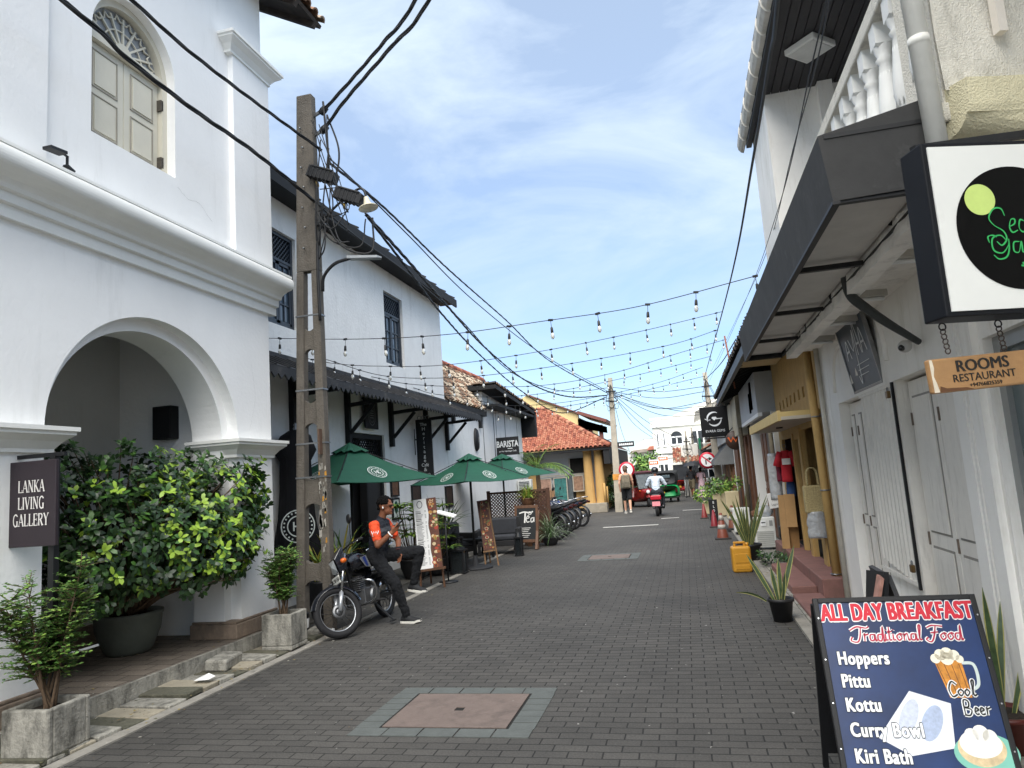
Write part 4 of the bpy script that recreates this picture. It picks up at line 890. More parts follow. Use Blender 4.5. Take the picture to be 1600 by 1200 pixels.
for (y0, y1, z0, z1, l, c_) in ((13.88, 14.28, 1.51, 1.88, 'small dark framed picture high on the wall right of the cafe door', '#6b4a33'), (13.9, 14.27, 1.03, 1.48, 'tall black framed green emblem poster right of the cafe door', '#c9d2c9'), (15.02, 15.55, 1.37, 1.72, 'dark brown wooden plaque behind the tall easel menu', '#3d2b22'), (17.3, 17.85, 1.1, 1.64, 'dark brown carved plaque behind the middle parasol', '#3a2a22')):
    t = T('framed_picture', l, 'picture', (-6, (y0 + y1) / 2, (z0 + z1) / 2)); mb = MB(); a = .03
    for (p, q, r, s) in ((y0, y1, z0, z0 + a), (y0, y1, z1 - a, z1), (y0, y0 + a, z0 + a, z1 - a), (y1 - a, y1, z0 + a, z1 - a)): mb.box(-6, p, r, -5.96, q, s, black_wood)
    mb.build('frame', t); mb = MB(); mb.box(-5.995, y0 + a, z0 + a, -5.972, y1 - a, z1 - a, M('print_' + c_[1:], c_, .6, .5, 14)); 
    if c_ == '#c9d2c9': disc(mb, mat_frame((-5.972, (y0 + y1) / 2, (z0 + z1) / 2 + .03), (0, 1, 0), (0, 0, 1)), (0, 0), .1, green_fab, .002, 20, .13)
    mb.build('print', t)

# ================================================================== EASEL MENUS, TEA BOARD, LANTERNS
food = [M('food_' + str(i), c_, .55, .35, 25) for i, c_ in enumerate(['#8a4a22', '#b9833a', '#5a2c18', '#c9b48c', '#a3351f', '#6d7a35'])]
grey_ink = M('grey_ink', '#6f7073', .6)
rr = random.Random(5)
def menu_board(t, X, wd, h, split, seed):
    """printed panel: white column of text and a strip of food pictures; X frame at the panel's centre"""
    rr = random.Random(seed); off = V(ORG[t.name])
    Y = Matrix.Translation(-off) @ X
    mb = MB(); mb.X = Y; mb.box(-wd / 2, -h / 2, -.02, wd / 2, h / 2, 0, wood_brown); mb.build('panel', t, False)
    mb = MB(); xs = -wd / 2 + wd * split
    if split > 0:
        e = [(-wd / 2, -h / 2)] + [(xs + .012 * math.sin(i * 1.3), -h / 2 + h * i / 14) for i in range(15)] + [(-wd / 2, h / 2)]
        poly(mb, Y, e, paper, .002)
        disc(mb, Y, (-wd / 2 + wd * split * .45, h / 2 - .09), .05, grey_ink, .004, 20, .065, .012)
        z = h / 2 - .2
        while z > -h / 2 + .05:
            x0 = -wd / 2 + .025; head = rr.random() < .22; ln = (xs - x0) * (.45 if head else rr.uniform(.4, .62)); ribbon(mb, [(x0, z), (x0 + ln, z)], .011 if head else .007, Y, text_black if head else grey_ink, .004)
            if not head: ribbon(mb, [(xs - .055, z), (xs - .03, z)], .007, Y, grey_ink, .004)
            z -= .019 if not head else .026
        mb.build('menu_text', t, False)
    mb = MB(); poly(mb, Y, [(xs + .012, -h / 2), (wd / 2, -h / 2), (wd / 2, h / 2), (xs + .012, h / 2)], food[2], .0015)
    for i in range(int(46 * h)):
        c_ = (rr.uniform(xs + .03, wd / 2 - .015), rr.uniform(-h / 2 + .03, h / 2 - .03)); r_ = rr.uniform(.015, .04)
        r_ = min(r_, wd / 2 - c_[0]); disc(mb, Y, c_, r_, rr.choice(food), .0025 + i * .00002, 12, r_ * rr.uniform(.6, 1.0))
        disc(mb, Y, c_, r_ * .6, rr.choice(food), .004 + i * .00002, 10)
    mb.build('food_pictures', t, False)
t = T('easel_menu', 'tall easel menu with white price list and food photo strip', 'menu board', (-4.36, 11.5, 0))
up = V((-.12, .17, 1.16)).normalized(); rg = V((.40, .08, 0)).normalized(); rg = (rg - up * rg.dot(up)).normalized()
X = mat_frame(V((-4.335, 11.5, .90)), rg, up); menu_board(t, X, .39, 1.16, .60, 4)
mb = MB(); c_ = V((-4.36, 11.5, 0))
for s in (-1, 1): mb.bar(V((-4.28, 11.47, 0)) + V((rg.x, rg.y, 0)) * (.2 * s), V((-4.37, 11.67, 1.46)) + V((rg.x, rg.y, 0)) * (.12 * s), .035, .025, wood_brown)
mb.bar(V((-4.27, 11.43, .31)) - rg * .24, V((-4.27, 11.43, .31)) + rg * .24, .06, .035, wood_brown); mb.bar((-4.4, 11.62, 1.4), (-4.5, 12.0, 0), .03, .025, wood_brown); mb.build('easel', t)
t = T('easel_menu', 'narrow easel poster of brown drinks photos beside the parasol pole', 'menu board', (-4.02, 14.1, 0))
up = V((-.13, .15, 1.0)).normalized(); rg = V((.3, .08, 0)).normalized(); rg = (rg - up * rg.dot(up)).normalized(); X = mat_frame(V((-4.06, 14.1, .82)), rg, up); menu_board(t, X, .22, 1.0, 0, 9)
mb = MB()
for s in (-1, 1): mb.bar(V((-3.95, 14.02, 0)) + rg * (.13 * s), V((-4.08, 14.17, 1.25)) + rg * (.08 * s), .03, .025, M('pale_wood', '#8a6a4a', .6, .25, 12))
mb.bar(V((-3.98, 14.0, .31)) - rg * .13, V((-3.98, 14.0, .31)) + rg * .13, .04, .03, MATS['pale_wood']); mb.bar((-4.1, 14.2, 1.2), (-4.15, 14.6, 0), .03, .025, MATS['pale_wood']); mb.build('easel', t)
t = T('chalkboard_sign', 'brown framed chalkboard lettered Tea standing beside the spiky grass', 'sign', (-3.87, 17.05, 0)); mb = MB()
rg = V((1, .02, 0)).normalized(); up = V((.02, .12, 1)).normalized(); rg = (rg - up * rg.dot(up)).normalized(); X = mat_frame((-3.87, 16.98, .53), rg, up); Y = Matrix.Translation(-V(ORG[t.name])) @ X
mb.X = Y
for (a, b, c_, d) in ((-.29, -.52, -.23, .52), (.23, -.52, .29, .52), (-.23, .45, .23, .52), (-.23, -.36, .23, -.29)): mb.box(a, b, -.03, c_, d, .0, wood_brown)
mb.build('frame', t, False, bevel=.004); mb = MB(); mb.X = Y; mb.box(-.23, -.29, -.025, .23, .45, -.008, M('chalkboard', '#1d2022', .8, .2, 4)); mb.build('board', t, False)
mb = MB(); mb.X = Y @ Matrix.Rotation(R(-22), 4, 'X')
for (a, c_) in ((-.29, -.23), (.23, .29)): mb = MB(); mb.X = Y @ Matrix.Rotation(R(-22), 4, 'X'); mb.box(a, -.55, -.06, c_, .45, -.035, wood_brown); mb.build('prop', t, False)
mb = MB(); ch = M('chalk_white', '#d8d8d4', .9); ribbon(mb, [(q.x, q.y) for q in smooth_path([(-.17, .33), (-.05, .36), (.1, .34), (.17, .37)], 5)], .03, Y, ch, .0)
ribbon(mb, [(-.02, .34), (-.04, .1)], .035, Y, ch, .0); ribbon(mb, [(q.x, q.y) for q in smooth_path([(.0, .2), (.07, .22), (.05, .27), (.0, .2), (.02, .12), (.08, .13)], 5)], .022, Y, ch, .0)
ribbon(mb, [(q.x, q.y) for q in smooth_path([(.18, .22), (.12, .2), (.12, .12), (.17, .14), (.19, .23), (.19, .12)], 5)], .022, Y, ch, .0); disc(mb, Y, (.09, .33), .05, ch, .0, 14, .04, .014)
for i in range(6): ribbon(mb, [(-.17 + .03 * (i % 2), -.02 - i * .043), (.1 - .03 * (i % 3), -.02 - i * .043)], .012, Y, ch, .0)
mb.build('chalk_lettering', t, False)
def lantern(loc, label, h=.62, w_=.13):
    t = T('lantern', label, 'lantern', loc); mb = MB()
    for sx_ in (-1, 1):
        for sy in (-1, 1): mb.box(sx_ * w_ - .012, sy * w_ - .012, 0, sx_ * w_ + .012, sy * w_ + .012, h, black_paint)
    mb.box(-w_ - .02, -w_ - .02, 0, w_ + .02, w_ + .02, .03, black_paint); mb.box(-w_ - .02, -w_ - .02, h - .03, w_ + .02, w_ + .02, h, black_paint)
    mb.lathe([(w_ * 1.2, 0), (w_ * .6, .08), (.02, .1)], (0, 0, h), black_paint, 4); mb.torus((0, 0, h + .14), .04, .006, black_paint, (0, 1, 0), 14, 5); mb.build('frame', t, False)
    mb = MB(); mb.box(-w_ + .012, -w_ + .012, .03, w_ - .012, w_ - .012, h - .03, M('lantern_glass', '#2a2f31', .08, .1, 3, trans=.3)); mb.build('glass', t, False)
lantern((-4.55, 13.5, .03), 'black glazed floor lantern between the easel menu and the parasol base'); lantern((-3.78, 15.7, .0), 'slim black floor lantern in front of the chalkboard', .42, .07)
lantern((-4.35, 13.15, .0), 'low black lantern just behind the tall easel menu', .45, .12)
# wicker benches
def bench(loc, rz, label, w_=1.2):
    t = T('wicker_sofa', label, 'sofa', loc, rz); wk = M('black_wicker', '#1c1c1e', .7, .35, 60, .4, 90); cu = M('charcoal_cushion', '#33353a', .9, .15, 8, .2, 60)
    mb = MB(); mb.box(-w_ / 2, -.33, .2, w_ / 2, .33, .32, wk); mb.build('seat', t, False, bevel=.01); mb = MB(); mb.box(-w_ / 2, .26, .32, w_ / 2, .36, .82, wk); mb.build('backrest', t, False, bevel=.02)
    for s in (-1, 1):
        mb = MB(); mb.box(s * w_ / 2 - .05, -.33, .32, s * w_ / 2 + .05, .26, .58, wk); mb.build('armrest', t, False, bevel=.02)
        for q in (-.3, .3): mb = MB(); mb.box(s * (w_ / 2 - .04) - .03, q - .03, 0, s * (w_ / 2 - .04) + .03, q + .03, .2, wk); mb.build('leg', t, False)
    mb = MB(); mb.box(-w_ / 2 + .06, -.32, .325, w_ / 2 - .06, .24, .43, cu); mb.build('cushion', t, False, bevel=.03)
    mb = MB(); mb.box(-w_ / 2 + .06, .13, .43, w_ / 2 - .06, .255, .80, cu); mb.build('back_cushion', t, False, bevel=.03)
bench((-4.4, 16.35, .0), R(8), 'charcoal cushioned wicker sofa beside the chalkboard', .95); bench((-5.1, 14.7, .03), R(60), 'black wicker sofa in the shade under the middle parasol', 1.1)
t = T('low_table', 'low black table behind the narrow easel poster', 'table', (-4.6, 15.1, .03)); mb = MB(); mb.box(-.35, -.35, .42, .35, .35, .46, black_wood); mb.build('tabletop', t, False, bevel=.01)
for a in (-1, 1):
    for b in (-1, 1): mb = MB(); mb.box(a * .3 - .025, b * .3 - .025, 0, a * .3 + .025, b * .3 + .025, .42, black_wood); mb.build('leg', t, False)
t = T('menu_stand', 'slim black stand holding a tilted white menu card beside the easel', 'stand', (-4.2, 12.05, 0)); mb = MB(); mb.cyl((0, 0, 0), (0, 0, 1.15), .014, black_paint); mb.lathe([(0, 0), (.17, 0), (.17, .02), (0, .03)], (0, 0, 0), black_paint, 20); mb.build('stand', t, False)
mb = MB(); mb.add([(-.16, -.05, 1.22), (.18, -.05, 1.12), (.18, .12, 1.15), (-.16, .12, 1.25), (-.16, -.05, 1.20), (.18, -.05, 1.10), (.18, .12, 1.13), (-.16, .12, 1.23)], [(0, 1, 2, 3), (7, 6, 5, 4), (0, 4, 5, 1), (1, 5, 6, 2), (2, 6, 7, 3), (3, 7, 4, 0)], paper); mb.build('card', t, False)
# lattice screen
t = T('lattice_screen', 'brown timber lattice screen enclosing the end of the cafe terrace', 'fence', (-4.3, 18.3, 0)); lw = M('lattice_wood', '#4a2f20', .7, .25, 12, .15, 40, stain='#2a1a12', samt=.3, sscale=(9, 9, 9))
mb = MB()
def lattice(mb, x0, x1, z0, z1, y, st, w_, m):
    wd, h = x1 - x0, z1 - z0; n = int((wd + h) / st)
    for i in range(n + 1):
        d = i * st; a = (max(0, d - h), min(d, h)); b = (min(d, wd), max(0, d - wd))
        if abs(a[0] - b[0]) < .02: continue
        mb.bar((x0 + a[0], y, z0 + a[1]), (x0 + b[0], y, z0 + b[1]), w_, .01, m, up=(0, 1, 0)); mb.bar((x1 - a[0], y + .012, z0 + a[1]), (x1 - b[0], y + .012, z0 + b[1]), w_, .01, m, up=(0, 1, 0))
lattice(mb, -5.2, -4.15, .35, 1.32, 18.6, .085, .026, lw); mb.build('lattice_panel', t)
mb = MB(); lattice(mb, -4.1, -3.5, .3, 1.34, 18.0, .085, .045, lw); mb.build('lattice_panel', t)
mb = MB()
for x, y in ((-5.22, 18.6), (-4.12, 18.6), (-4.12, 18.0), (-3.48, 18.0)): mb.box(x - .04, y - .04, 0, x + .04, y + .04, 1.42, lw)
mb.box(-5.2, 18.57, 1.32, -4.1, 18.63, 1.38, lw); mb.box(-4.1, 17.97, 1.34, -3.48, 18.03, 1.4, lw); mb.box(-5.2, 18.58, .05, -4.12, 18.62, .35, lw); mb.box(-4.1, 17.98, .05, -3.48, 18.02, .3, lw); mb.build('frame', t)
# ================================================================== PLANTS
def rvec(rr): 
    while 1:
        v = V((rr.uniform(-1, 1), rr.uniform(-1, 1), rr.uniform(-1, 1)))
        if .1 < v.length < 1: return v.normalized()
def rosette(mb, p, d, n, L, W, mats, rr):
    d = V(d).normalized(); a = d.orthogonal().normalized(); b = d.cross(a)
    for i in range(n):
        t = 2 * math.pi * i / n + rr.random(); q = (a * math.cos(t) + b * math.sin(t)) * rr.uniform(.6, 1) + d * rr.uniform(-.1, .7)
        mb.leaf(p + V((rr.uniform(-1, 1), rr.uniform(-1, 1), rr.uniform(-1, 1))) * L * .25, q, d + V((0, 0, .3)), L * rr.uniform(.7, 1.15), W * rr.uniform(.8, 1.1), rr.choice(mats))
def pot_round(loc, r, h, m):
    mb = MB(); mb.lathe([(0, 0), (r * .62, 0), (r * .72, h * .1), (r * .95, h * .55), (r, h * .88), (r * 1.04, h * .93), (r * 1.04, h), (r * .93, h), (r * .9, h * .9), (0, h * .88)], loc, m, 32); return mb
# --- big shrub in the porch
t = T('potted_shrub', 'large bushy shrub with yellow green young leaves spilling out of the white arch', 'plant', (-5.75, 6.1, .17))
pot_round((-5.9, 6.6, .17), .33, .42, M('grey_green_pot', '#656b64', .6, .15, 4, .1, 30)).build('pot', t)
rr = random.Random(21); mb = MB(); fol = MB()
base = V((-5.9, 6.6, .56)); twigs = []
blobs = [((-5.75, 5.95, 1.55), (.55, .85, .62), 120), ((-5.30, 6.35, 1.42), (.62, .95, .62), 190), ((-5.05, 6.95, 1.62), (.45, .62, .52), 120), ((-5.25, 5.65, 1.35), (.45, .5, .6), 80), ((-5.85, 5.45, 1.95), (.4, .5, .5), 70), ((-4.95, 6.5, 1.25), (.40, .75, .5), 110), ((-5.35, 7.05, 1.95), (.42, .45, .33), 50), ((-5.5, 6.3, 2.02), (.45, .6, .3), 50), ((-5.6, 5.5, 1.0), (.4, .4, .45), 40), ((-5.0, 6.9, 1.2), (.42, .55, .35), 50)]
for c, s, n in blobs:
    for i in range(int(n * 1.75)):
        d = rvec(rr); q = rr.uniform(.45, 1.06) ** .6; p = V((c[0] + d.x * s[0] * q, c[1] + d.y * s[1] * q, c[2] + d.z * s[2] * q)) + V((noise.noise(V((d.x * 3, d.y * 3, d.z * 3))) * .12, 0, noise.noise(V((d.y * 4, d.x * 4, 1))) * .10))
        if p.x < -6.55 or (p.z > 2.12 and p.y > 7.1): continue
        if p.x > -5.6 and p.x < -4.98 and (p.y > 7.1 or p.y < 4.75): p.x = -4.92 + rr.random() * .15
        out_ = V((d.x + .35, d.y - .1, d.z * .8 + .45)).normalized()
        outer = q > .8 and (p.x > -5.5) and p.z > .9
        if outer and rr.random() < (.62 if p.x > -5.2 and p.y > 5.9 else .10): mats = [leaf_new, leaf_new, leaf_mid]  # young growth, crowded on the outer right to give a sunlit look
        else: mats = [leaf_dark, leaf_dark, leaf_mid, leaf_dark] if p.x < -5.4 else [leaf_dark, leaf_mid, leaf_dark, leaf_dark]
        rosette(fol, p, out_, rr.choice((6, 7, 8)), .088, .046, mats, rr)
        if i % 5 == 0: twigs.append(p)
fol.build('foliage', t)
for p in twigs: mid = base.lerp(p, .5) + V((rr.uniform(-.1, .1), rr.uniform(-.1, .1), .1)); mb.tube(smooth_path([base + V((rr.uniform(-.12, .12), rr.uniform(-.12, .12), 0)), mid, p], 4), [.016, .015, .013, .012, .011, .010, .008, .006, .004][:9], bark, 5)
mb.lathe([(0, 0), (.29, 0), (.29, -.02), (0, -.03)], (-5.9, 6.6, .55), soil, 20); mb.build('branch', t)
# --- square planters with small bushes
def planter(loc, rz, s, h, label, seed, bush_r, bush_h, sparse):
    t = T('planter', label, 'planter', loc, rz); mb = MB(); b = s / 2
    mb.box(-b, -b, 0, b, b, h * .12, concrete_old)
    for (x0, y0, x1, y1) in ((-b, -b, b, -b + .045), (-b, b - .045, b, b), (-b, -b + .045, -b + .045, b - .045), (b - .045, -b + .045, b, b - .045)): mb.box(x0, y0, h * .12, x1, y1, h, concrete_old)
    mb.build('box', t, False, bevel=.012)
    mb = MB(); mb.box(-b + .045, -b + .045, h * .5, b - .045, b - .045, h - .05, soil); mb.build('soil', t, False)
    rr = random.Random(seed); br = MB(); fo = MB()
    for i in range(9):
        a = rr.uniform(0, 6.28); e = V((math.cos(a) * bush_r * rr.uniform(.3, .9), math.sin(a) * bush_r * rr.uniform(.3, .9), h + bush_h * rr.uniform(.5, 1)))
        s0 = V((rr.uniform(-.05, .05), rr.uniform(-.05, .05), h - .08)); path = smooth_path([s0, s0.lerp(e, .45) + V((rr.uniform(-.05, .05), rr.uniform(-.05, .05), .08)), e], 6)
        br.tube(path, [.013 * (1 - .8 * k / (len(path) - 1)) for k in range(len(path))], bark, 5)
        for k in range(4, len(path)):
            for q in range(sparse):
                d = rvec(rr); d.z = abs(d.z) * .6 + rr.uniform(-.3, .2); L = rr.uniform(.07, .2) * bush_r / .35; st = path[k]; en = st + d * L; br.tube([st, en], [.004, .002], bark, 4, cap=False)
                for u in range(7):
                    pp = st.lerp(en, .25 + .75 * u / 6); sd_ = d.cross(V((0, 0, 1)))
                    if sd_.length < .1: sd_ = V((1, 0, 0))
                    sd_.normalize()
                    for sg in (-1, 1): fo.leaf(pp, sd_ * sg + d * .6 + V((0, 0, rr.uniform(-.2, .4))), V((0, 0, 1)) + rvec(rr) * .5, rr.uniform(.026, .042), rr.uniform(.016, .024), rr.choice([leaf_small, leaf_small, leaf_pale, leaf_small, leaf_mid]))
    br.build('stem', t, False); fo.build('foliage', t, False); return t
planter((-4.58, 4.36, 0), R(3), .38, .36, 'square mossy concrete planter with a small leafy bush under the gallery board', 3, .40, .92, 7)
planter((-4.52, 7.36, .03), R(2), .36, .38, 'square mossy concrete planter with fine leaved bush beside the concrete pole', 8, .30, .70, 7)
# --- strappy plants along the cafe front
yel_leaf = M('yellow_stripe_leaf', '#a39a3a', .5, .2, 4); fern = M('fern_leaf', '#3e5c2a', .5, .3, 4); lime = M('lime_leaf', '#6f8c34', .5, .25, 4); greyg = M('silvery_grass', '#7d8a72', .55, .25, 4)
def tuft(loc, label, n, L, W, droop, mats, seed, pot=None, spread=.6, name='potted_plant', stems=False):
    t = T(name, label, 'plant', loc); rr = random.Random(seed); mb = MB(); h = 0
    if pot:
        r, h, m = pot; pot_round((0, 0, 0), r, h, m).build('pot', t, False); mb2 = MB(); mb2.lathe([(0, 0), (r * .9, 0), (0, -.01)], (0, 0, h * .93), soil, 16); mb2.build('soil', t, False)
    for i in range(n):
        a = rr.uniform(0, 6.28); e = rr.uniform(.1, spread) * 1.2; d = V((math.cos(a) * math.sin(e), math.sin(a) * math.sin(e), math.cos(e))); rad = .06 if not pot else pot[0] * .5
        z = h * .93 if not stems else h + rr.uniform(.1, L * 1.1)
        p = V((rr.uniform(-rad, rad), rr.uniform(-rad, rad), z))
        if stems:
            q = V((rr.uniform(-.3, .3), rr.uniform(-.3, .3), z)); 
            for k in range(8): b = 6.28 * k / 8 + rr.random(); mb.blade(q, V((math.cos(b), math.sin(b), .5)), L * .42 * rr.uniform(.7, 1.1), W, 1.0, rr.choice(mats), 4)
            mb.tube([(q.x * .3, q.y * .3, h * .9), q], [.009, .006], bark, 4)
        else: mb.blade(p, d, L * rr.uniform(.6, 1.1), W, droop * rr.uniform(.6, 1.3), rr.choice(mats), 6)
    mb.build('foliage', t, False); return t
blk_pot = M('black_plastic_pot', '#1b1b1d', .55, .12, 10)
tuft((-5.0, 12.5, .03), 'tall fan leaved palm in a black tub behind the tall easel menu', 26, .95, .05, 1.2, [fern, lime, lime], 31, (.26, .36, blk_pot), stems=True)
tuft((-4.75, 13.0, .03), 'lime leaved fan palm between the easel menu and the middle parasol', 20, .85, .045, 1.2, [lime, fern, lime], 32, (.22, .3, blk_pot), stems=True)
tuft((-5.45, 11.9, .03), 'dark leaved fan palm in the shade right of the cafe door', 16, .7, .045, 1.2, [fern, leaf_dark], 33, (.22, .3, blk_pot), stems=True)
tuft((-5.6, 15.9, .03), 'dark spiky dracaena against the wall behind the middle parasol pole', 40, 1.0, .04, 1.0, [fern, leaf_dark], 34, (.22, .5, blk_pot))
tuft((-4.95, 9.0, .03), 'yellow striped strappy plant behind the concrete pole', 34, .75, .035, 1.3, [yel_leaf, lime, yel_leaf], 35, (.2, .5, blk_pot))
tuft((-5.2, 10.0, .03), 'yellow striped strappy plant near the cafe door behind the motorbike', 34, .85, .035, 1.2, [yel_leaf, lime, fern], 36, (.2, .45, blk_pot))
tuft((-3.98, 17.75, 1.0), 'lime green strappy plant in a trough on the lattice screen', 90, .42, .02, 1.5, [lime, yel_leaf, lime], 37, (.16, .2, wood_brown), spread=.9)
tuft((-3.45, 17.75, 0), 'silvery spiky grass clump beside the chalkboard and parked motorbikes', 200, .72, .014, 1.7, [greyg, greyg, fern], 38, (.2, .2, blk_pot), spread=.9)
t = T('plant_trough', 'wooden post carrying the lime plant trough by the lattice screen', 'stand', (-3.98, 17.78, 0)); mb = MB(); mb.box(-.16, -.13, .9, .16, .13, 1.0, wood_brown); mb.box(-.05, -.05, 0, .05, .05, .9, wood_brown); mb.build('stand', t, False)
t = T('bucket', 'small black paint bucket standing behind the planter by the concrete pole', 'bucket', (-4.75, 8.12, .03)); mb = MB(); mb.lathe([(.07, 0), (.085, .2), (.09, .2), (.09, .22), (.0, .22)], (0, 0, 0), blk_pot, 18); mb.lathe([(.082, .05), (.088, .16)], (0, 0, 0), paper, 18); mb.build('body', t, False)
t = T('food_tub', 'red plastic food tub with a white lid on the ground beside the concrete pole', 'tub', (-4.33, 8.02, .0)); mb = MB(); mb.lathe([(0, 0), (.05, 0), (.06, .06), (.0, .06)], (0, 0, 0), M('red_tub', '#a8402f', .4), 18); mb.build('body', t, False); mb = MB(); mb.lathe([(.064, .055), (.064, .075), (0, .078)], (0, 0, 0), paper, 18); mb.build('lid', t, False)
# palm beyond the cafe, with trunk and fronds
def palm(loc, h, label, nf, L, seed):
    t = T('palm_tree', label, 'palm tree', loc); rr = random.Random(seed); mb = MB(); mb.tube([(0, 0, 0), (.03, 0, h * .5), (0, .03, h)], [.11, .09, .08], bark, 10); mb.build('trunk', t, False); mb = MB()
    for i in range(nf):
        a = 6.28 * i / nf + rr.random() * .4; e = rr.uniform(.35, 1.25); d = V((math.cos(a) * math.cos(e), math.sin(a) * math.cos(e), math.sin(e))); p = V((0, 0, h)); pts = [p.copy()]
        for k in range(10): p = p + d * L / 10; d = (d + V((0, 0, -.16))).normalized(); pts.append(p.copy())
        mb.tube(pts, [.018 * (1 - k / 11) + .003 for k in range(11)], lime, 4)
        for k in range(2, 11):
            dd = (pts[k] - pts[k - 1]).normalized(); s_ = dd.cross(V((0, 0, 1))); s_ = s_.normalized() if s_.length > .05 else V((1, 0, 0))
            for u in (0, .5):
                q = pts[k - 1].lerp(pts[k], u)
                for sg in (-1, 1): mb.blade(q, s_ * sg + dd * .7 + V((0, 0, -.1)), L * .26 * (1 - abs(k - 5) / 9), .028, .9, rr.choice([fern, lime, leaf_mid]), 3)
    mb.build('crown', t, False); return t
palm((-5.55, 26.9, 0), 2.0, 'small feathery palm in front of the orange tiled yellow house', 17, 1.55, 4)
t = T('air_conditioner', 'white outdoor air conditioner on the end of the tiled side building', 'air conditioner', (-5.75, 25.3, 1.35)); mb = MB(); mb.box(-.2, -.15, -.3, .3, .15, .3, M('ac_white', '#d7d8d4', .5, .04)); mb.build('case', t, False, bevel=.02); mb = MB()
for i in range(9): mb.box(-.14, -.165, -.24 + i * .055, .24, -.15, -.215 + i * .055, M('ac_grille', '#55585a', .6))
mb.build('grille', t, False)
# ================================================================== MOTORBIKES
def motorbike(name, label, body_c, loc, rz, lean=0, steer=0, grp=None, plate=None, guard=True):
    """x forward, wheelbase 1.26, wheels 0.29 radius"""
    t = T(name, label, 'motorbike', loc, rz, grp); t.rotation_euler = (lean, 0, rz)
    paint = M('bike_paint_' + body_c[1:], body_c, .25, .1, 6, coat=.6); eng = M('engine_alloy', '#77787a', .4, .25, 15, metal=.8); blk = M('bike_black', '#151517', .45, .15, 9); silver = M('bike_silver', '#b4b7bb', .3, .08, 9, metal=.6)
    def wheel(nm, c, par, X=None):
        w = MB(); w.X = X; w.torus(c, .255, .042, rubber, (0, 1, 0), 36, 10); w.torus(c, .255, .034, rubber, (0, 1, 0), 36, 6); o = w.build(nm, par, False)
        w = MB(); w.X = X; w.torus(c, .218, .012, silver, (0, 1, 0), 36, 6); w.lathe([(.0, -.06), (.03, -.06), (.05, -.03), (.05, .03), (.03, .06), (0, .06)], c, eng, 14, (0, 1, 0)); w.lathe([(.05, .05), (.085, .05), (.085, .056), (.05, .056)], c, eng, 22, (0, 1, 0))
        for i in range(18): a = 2 * math.pi * i / 18; w.cyl((c[0] + .04 * math.cos(a), c[1] + (.03 if i % 2 else -.03), c[2] + .04 * math.sin(a)), (c[0] + .212 * math.cos(a + .2), c[1], c[2] + .212 * math.sin(a + .2)), .003, blk, n=4)
        w.build('rim', o, False); return o
    wheel('rear_wheel', (-.62, 0, .297), t)
    hd = V((.36, 0, .86)); ax = V((-.42, 0, 1)).normalized()
    X = Matrix.Translation(hd) @ Matrix.Rotation(steer, 4, ax) @ Matrix.Translation(-hd)
    wheel('front_wheel', (.63, 0, .297), t, X)
    mb = MB(); mb.X = X
    for s in (-.085, .085): mb.cyl((.63, s, .297), (.55, s, .50), .026, silver, n=10); mb.cyl((.55, s, .50), (.37, s, .93), .018, chrome, n=10)
    mb.box(.36, -.11, .84, .42, .11, .87, blk); mb.build('front_fork', t, False)
    mb = MB(); mb.X = X; n = 12; vs = []; fs = []
    for i in range(n + 1):
        a = R(20 + 150 * i / n); r_ = .315
        for y, dr in ((-.055, -.035), (-.035, 0), (.035, 0), (.055, -.035)): vs.append((.63 + (r_ + dr) * math.cos(a), y, .297 + (r_ + dr) * math.sin(a)))
    for i in range(n):
        for j in range(3): fs.append((4 * i + j, 4 * i + j + 1, 4 * i + j + 5, 4 * i + j + 4))
    mb.add(vs, fs, paint, True); mb.build('front_mudguard', t, False)
    mb = MB(); mb.X = X; mb.add([(.42, -.10, 1.0), (.42, .10, 1.0), (.52, .10, .90), (.52, -.10, .90), (.5, -.11, .72), (.5, .11, .72), (.40, -.12, .74), (.40, .12, .74), (.36, -.08, 1.03), (.36, .08, 1.03)], [(0, 1, 9, 8), (0, 3, 2, 1), (0, 8, 6, 4, 3), (1, 2, 5, 7, 9), (4, 6, 7, 5), (8, 9, 7, 6)], paint, True); h = mb.build('headlamp_cowl', t, False, bevel=.015)
    mb = MB(); mb.X = X; mb.add([(.53, -.085, .89), (.53, .085, .89), (.52, .085, .75), (.515, 0, .72), (.52, -.085, .75), (.545, 0, .82)], [(0, 5, 1), (1, 5, 2), (2, 5, 3), (3, 5, 4), (4, 5, 0)], M('headlamp_glass', '#cfd4d6', .08, .1, 20, metal=.5)); mb.build('headlamp', h, False)
    for s in (-1, 1): mb = MB(); mb.X = X; mb.ball((.44, s * .16, .84), (.04, .03, .03), M('amber_lens', '#d4641c', .2, .1)); mb.cyl((.42, s * .1, .84), (.44, s * .16, .84), .008, blk, n=6); mb.build('indicator', t, False)
    if plate:
        mb = MB(); mb.X = X; mb.box(.53, -.11, .61, .54, .11, .70, M('plate_white', '#d9d9d2', .5)); p = mb.build('number_plate', t, False)
        Xp = X @ mat_frame((.541, 0, .655), (0, 1, 0), (0, 0, 1)); text(plate, .045, Xp, text_black, p, world=False, sx=.85)
    mb = MB(); mb.X = X; mb.tube(smooth_path([(.22, -.36, 1.0), (.28, -.22, 1.01), (.36, -.06, .98), (.36, .06, .98), (.28, .22, 1.01), (.22, .36, 1.0)], 5), .012, blk)
    for s in (-1, 1): mb.cyl((.22, s * .36, 1.0), (.27, s * .25, 1.01), .018, rubber); mb.cyl((.31, s * .2, 1.0), (.27, s * .34, .99), .006, chrome, n=6)
    hb = mb.build('handlebar', t, False)
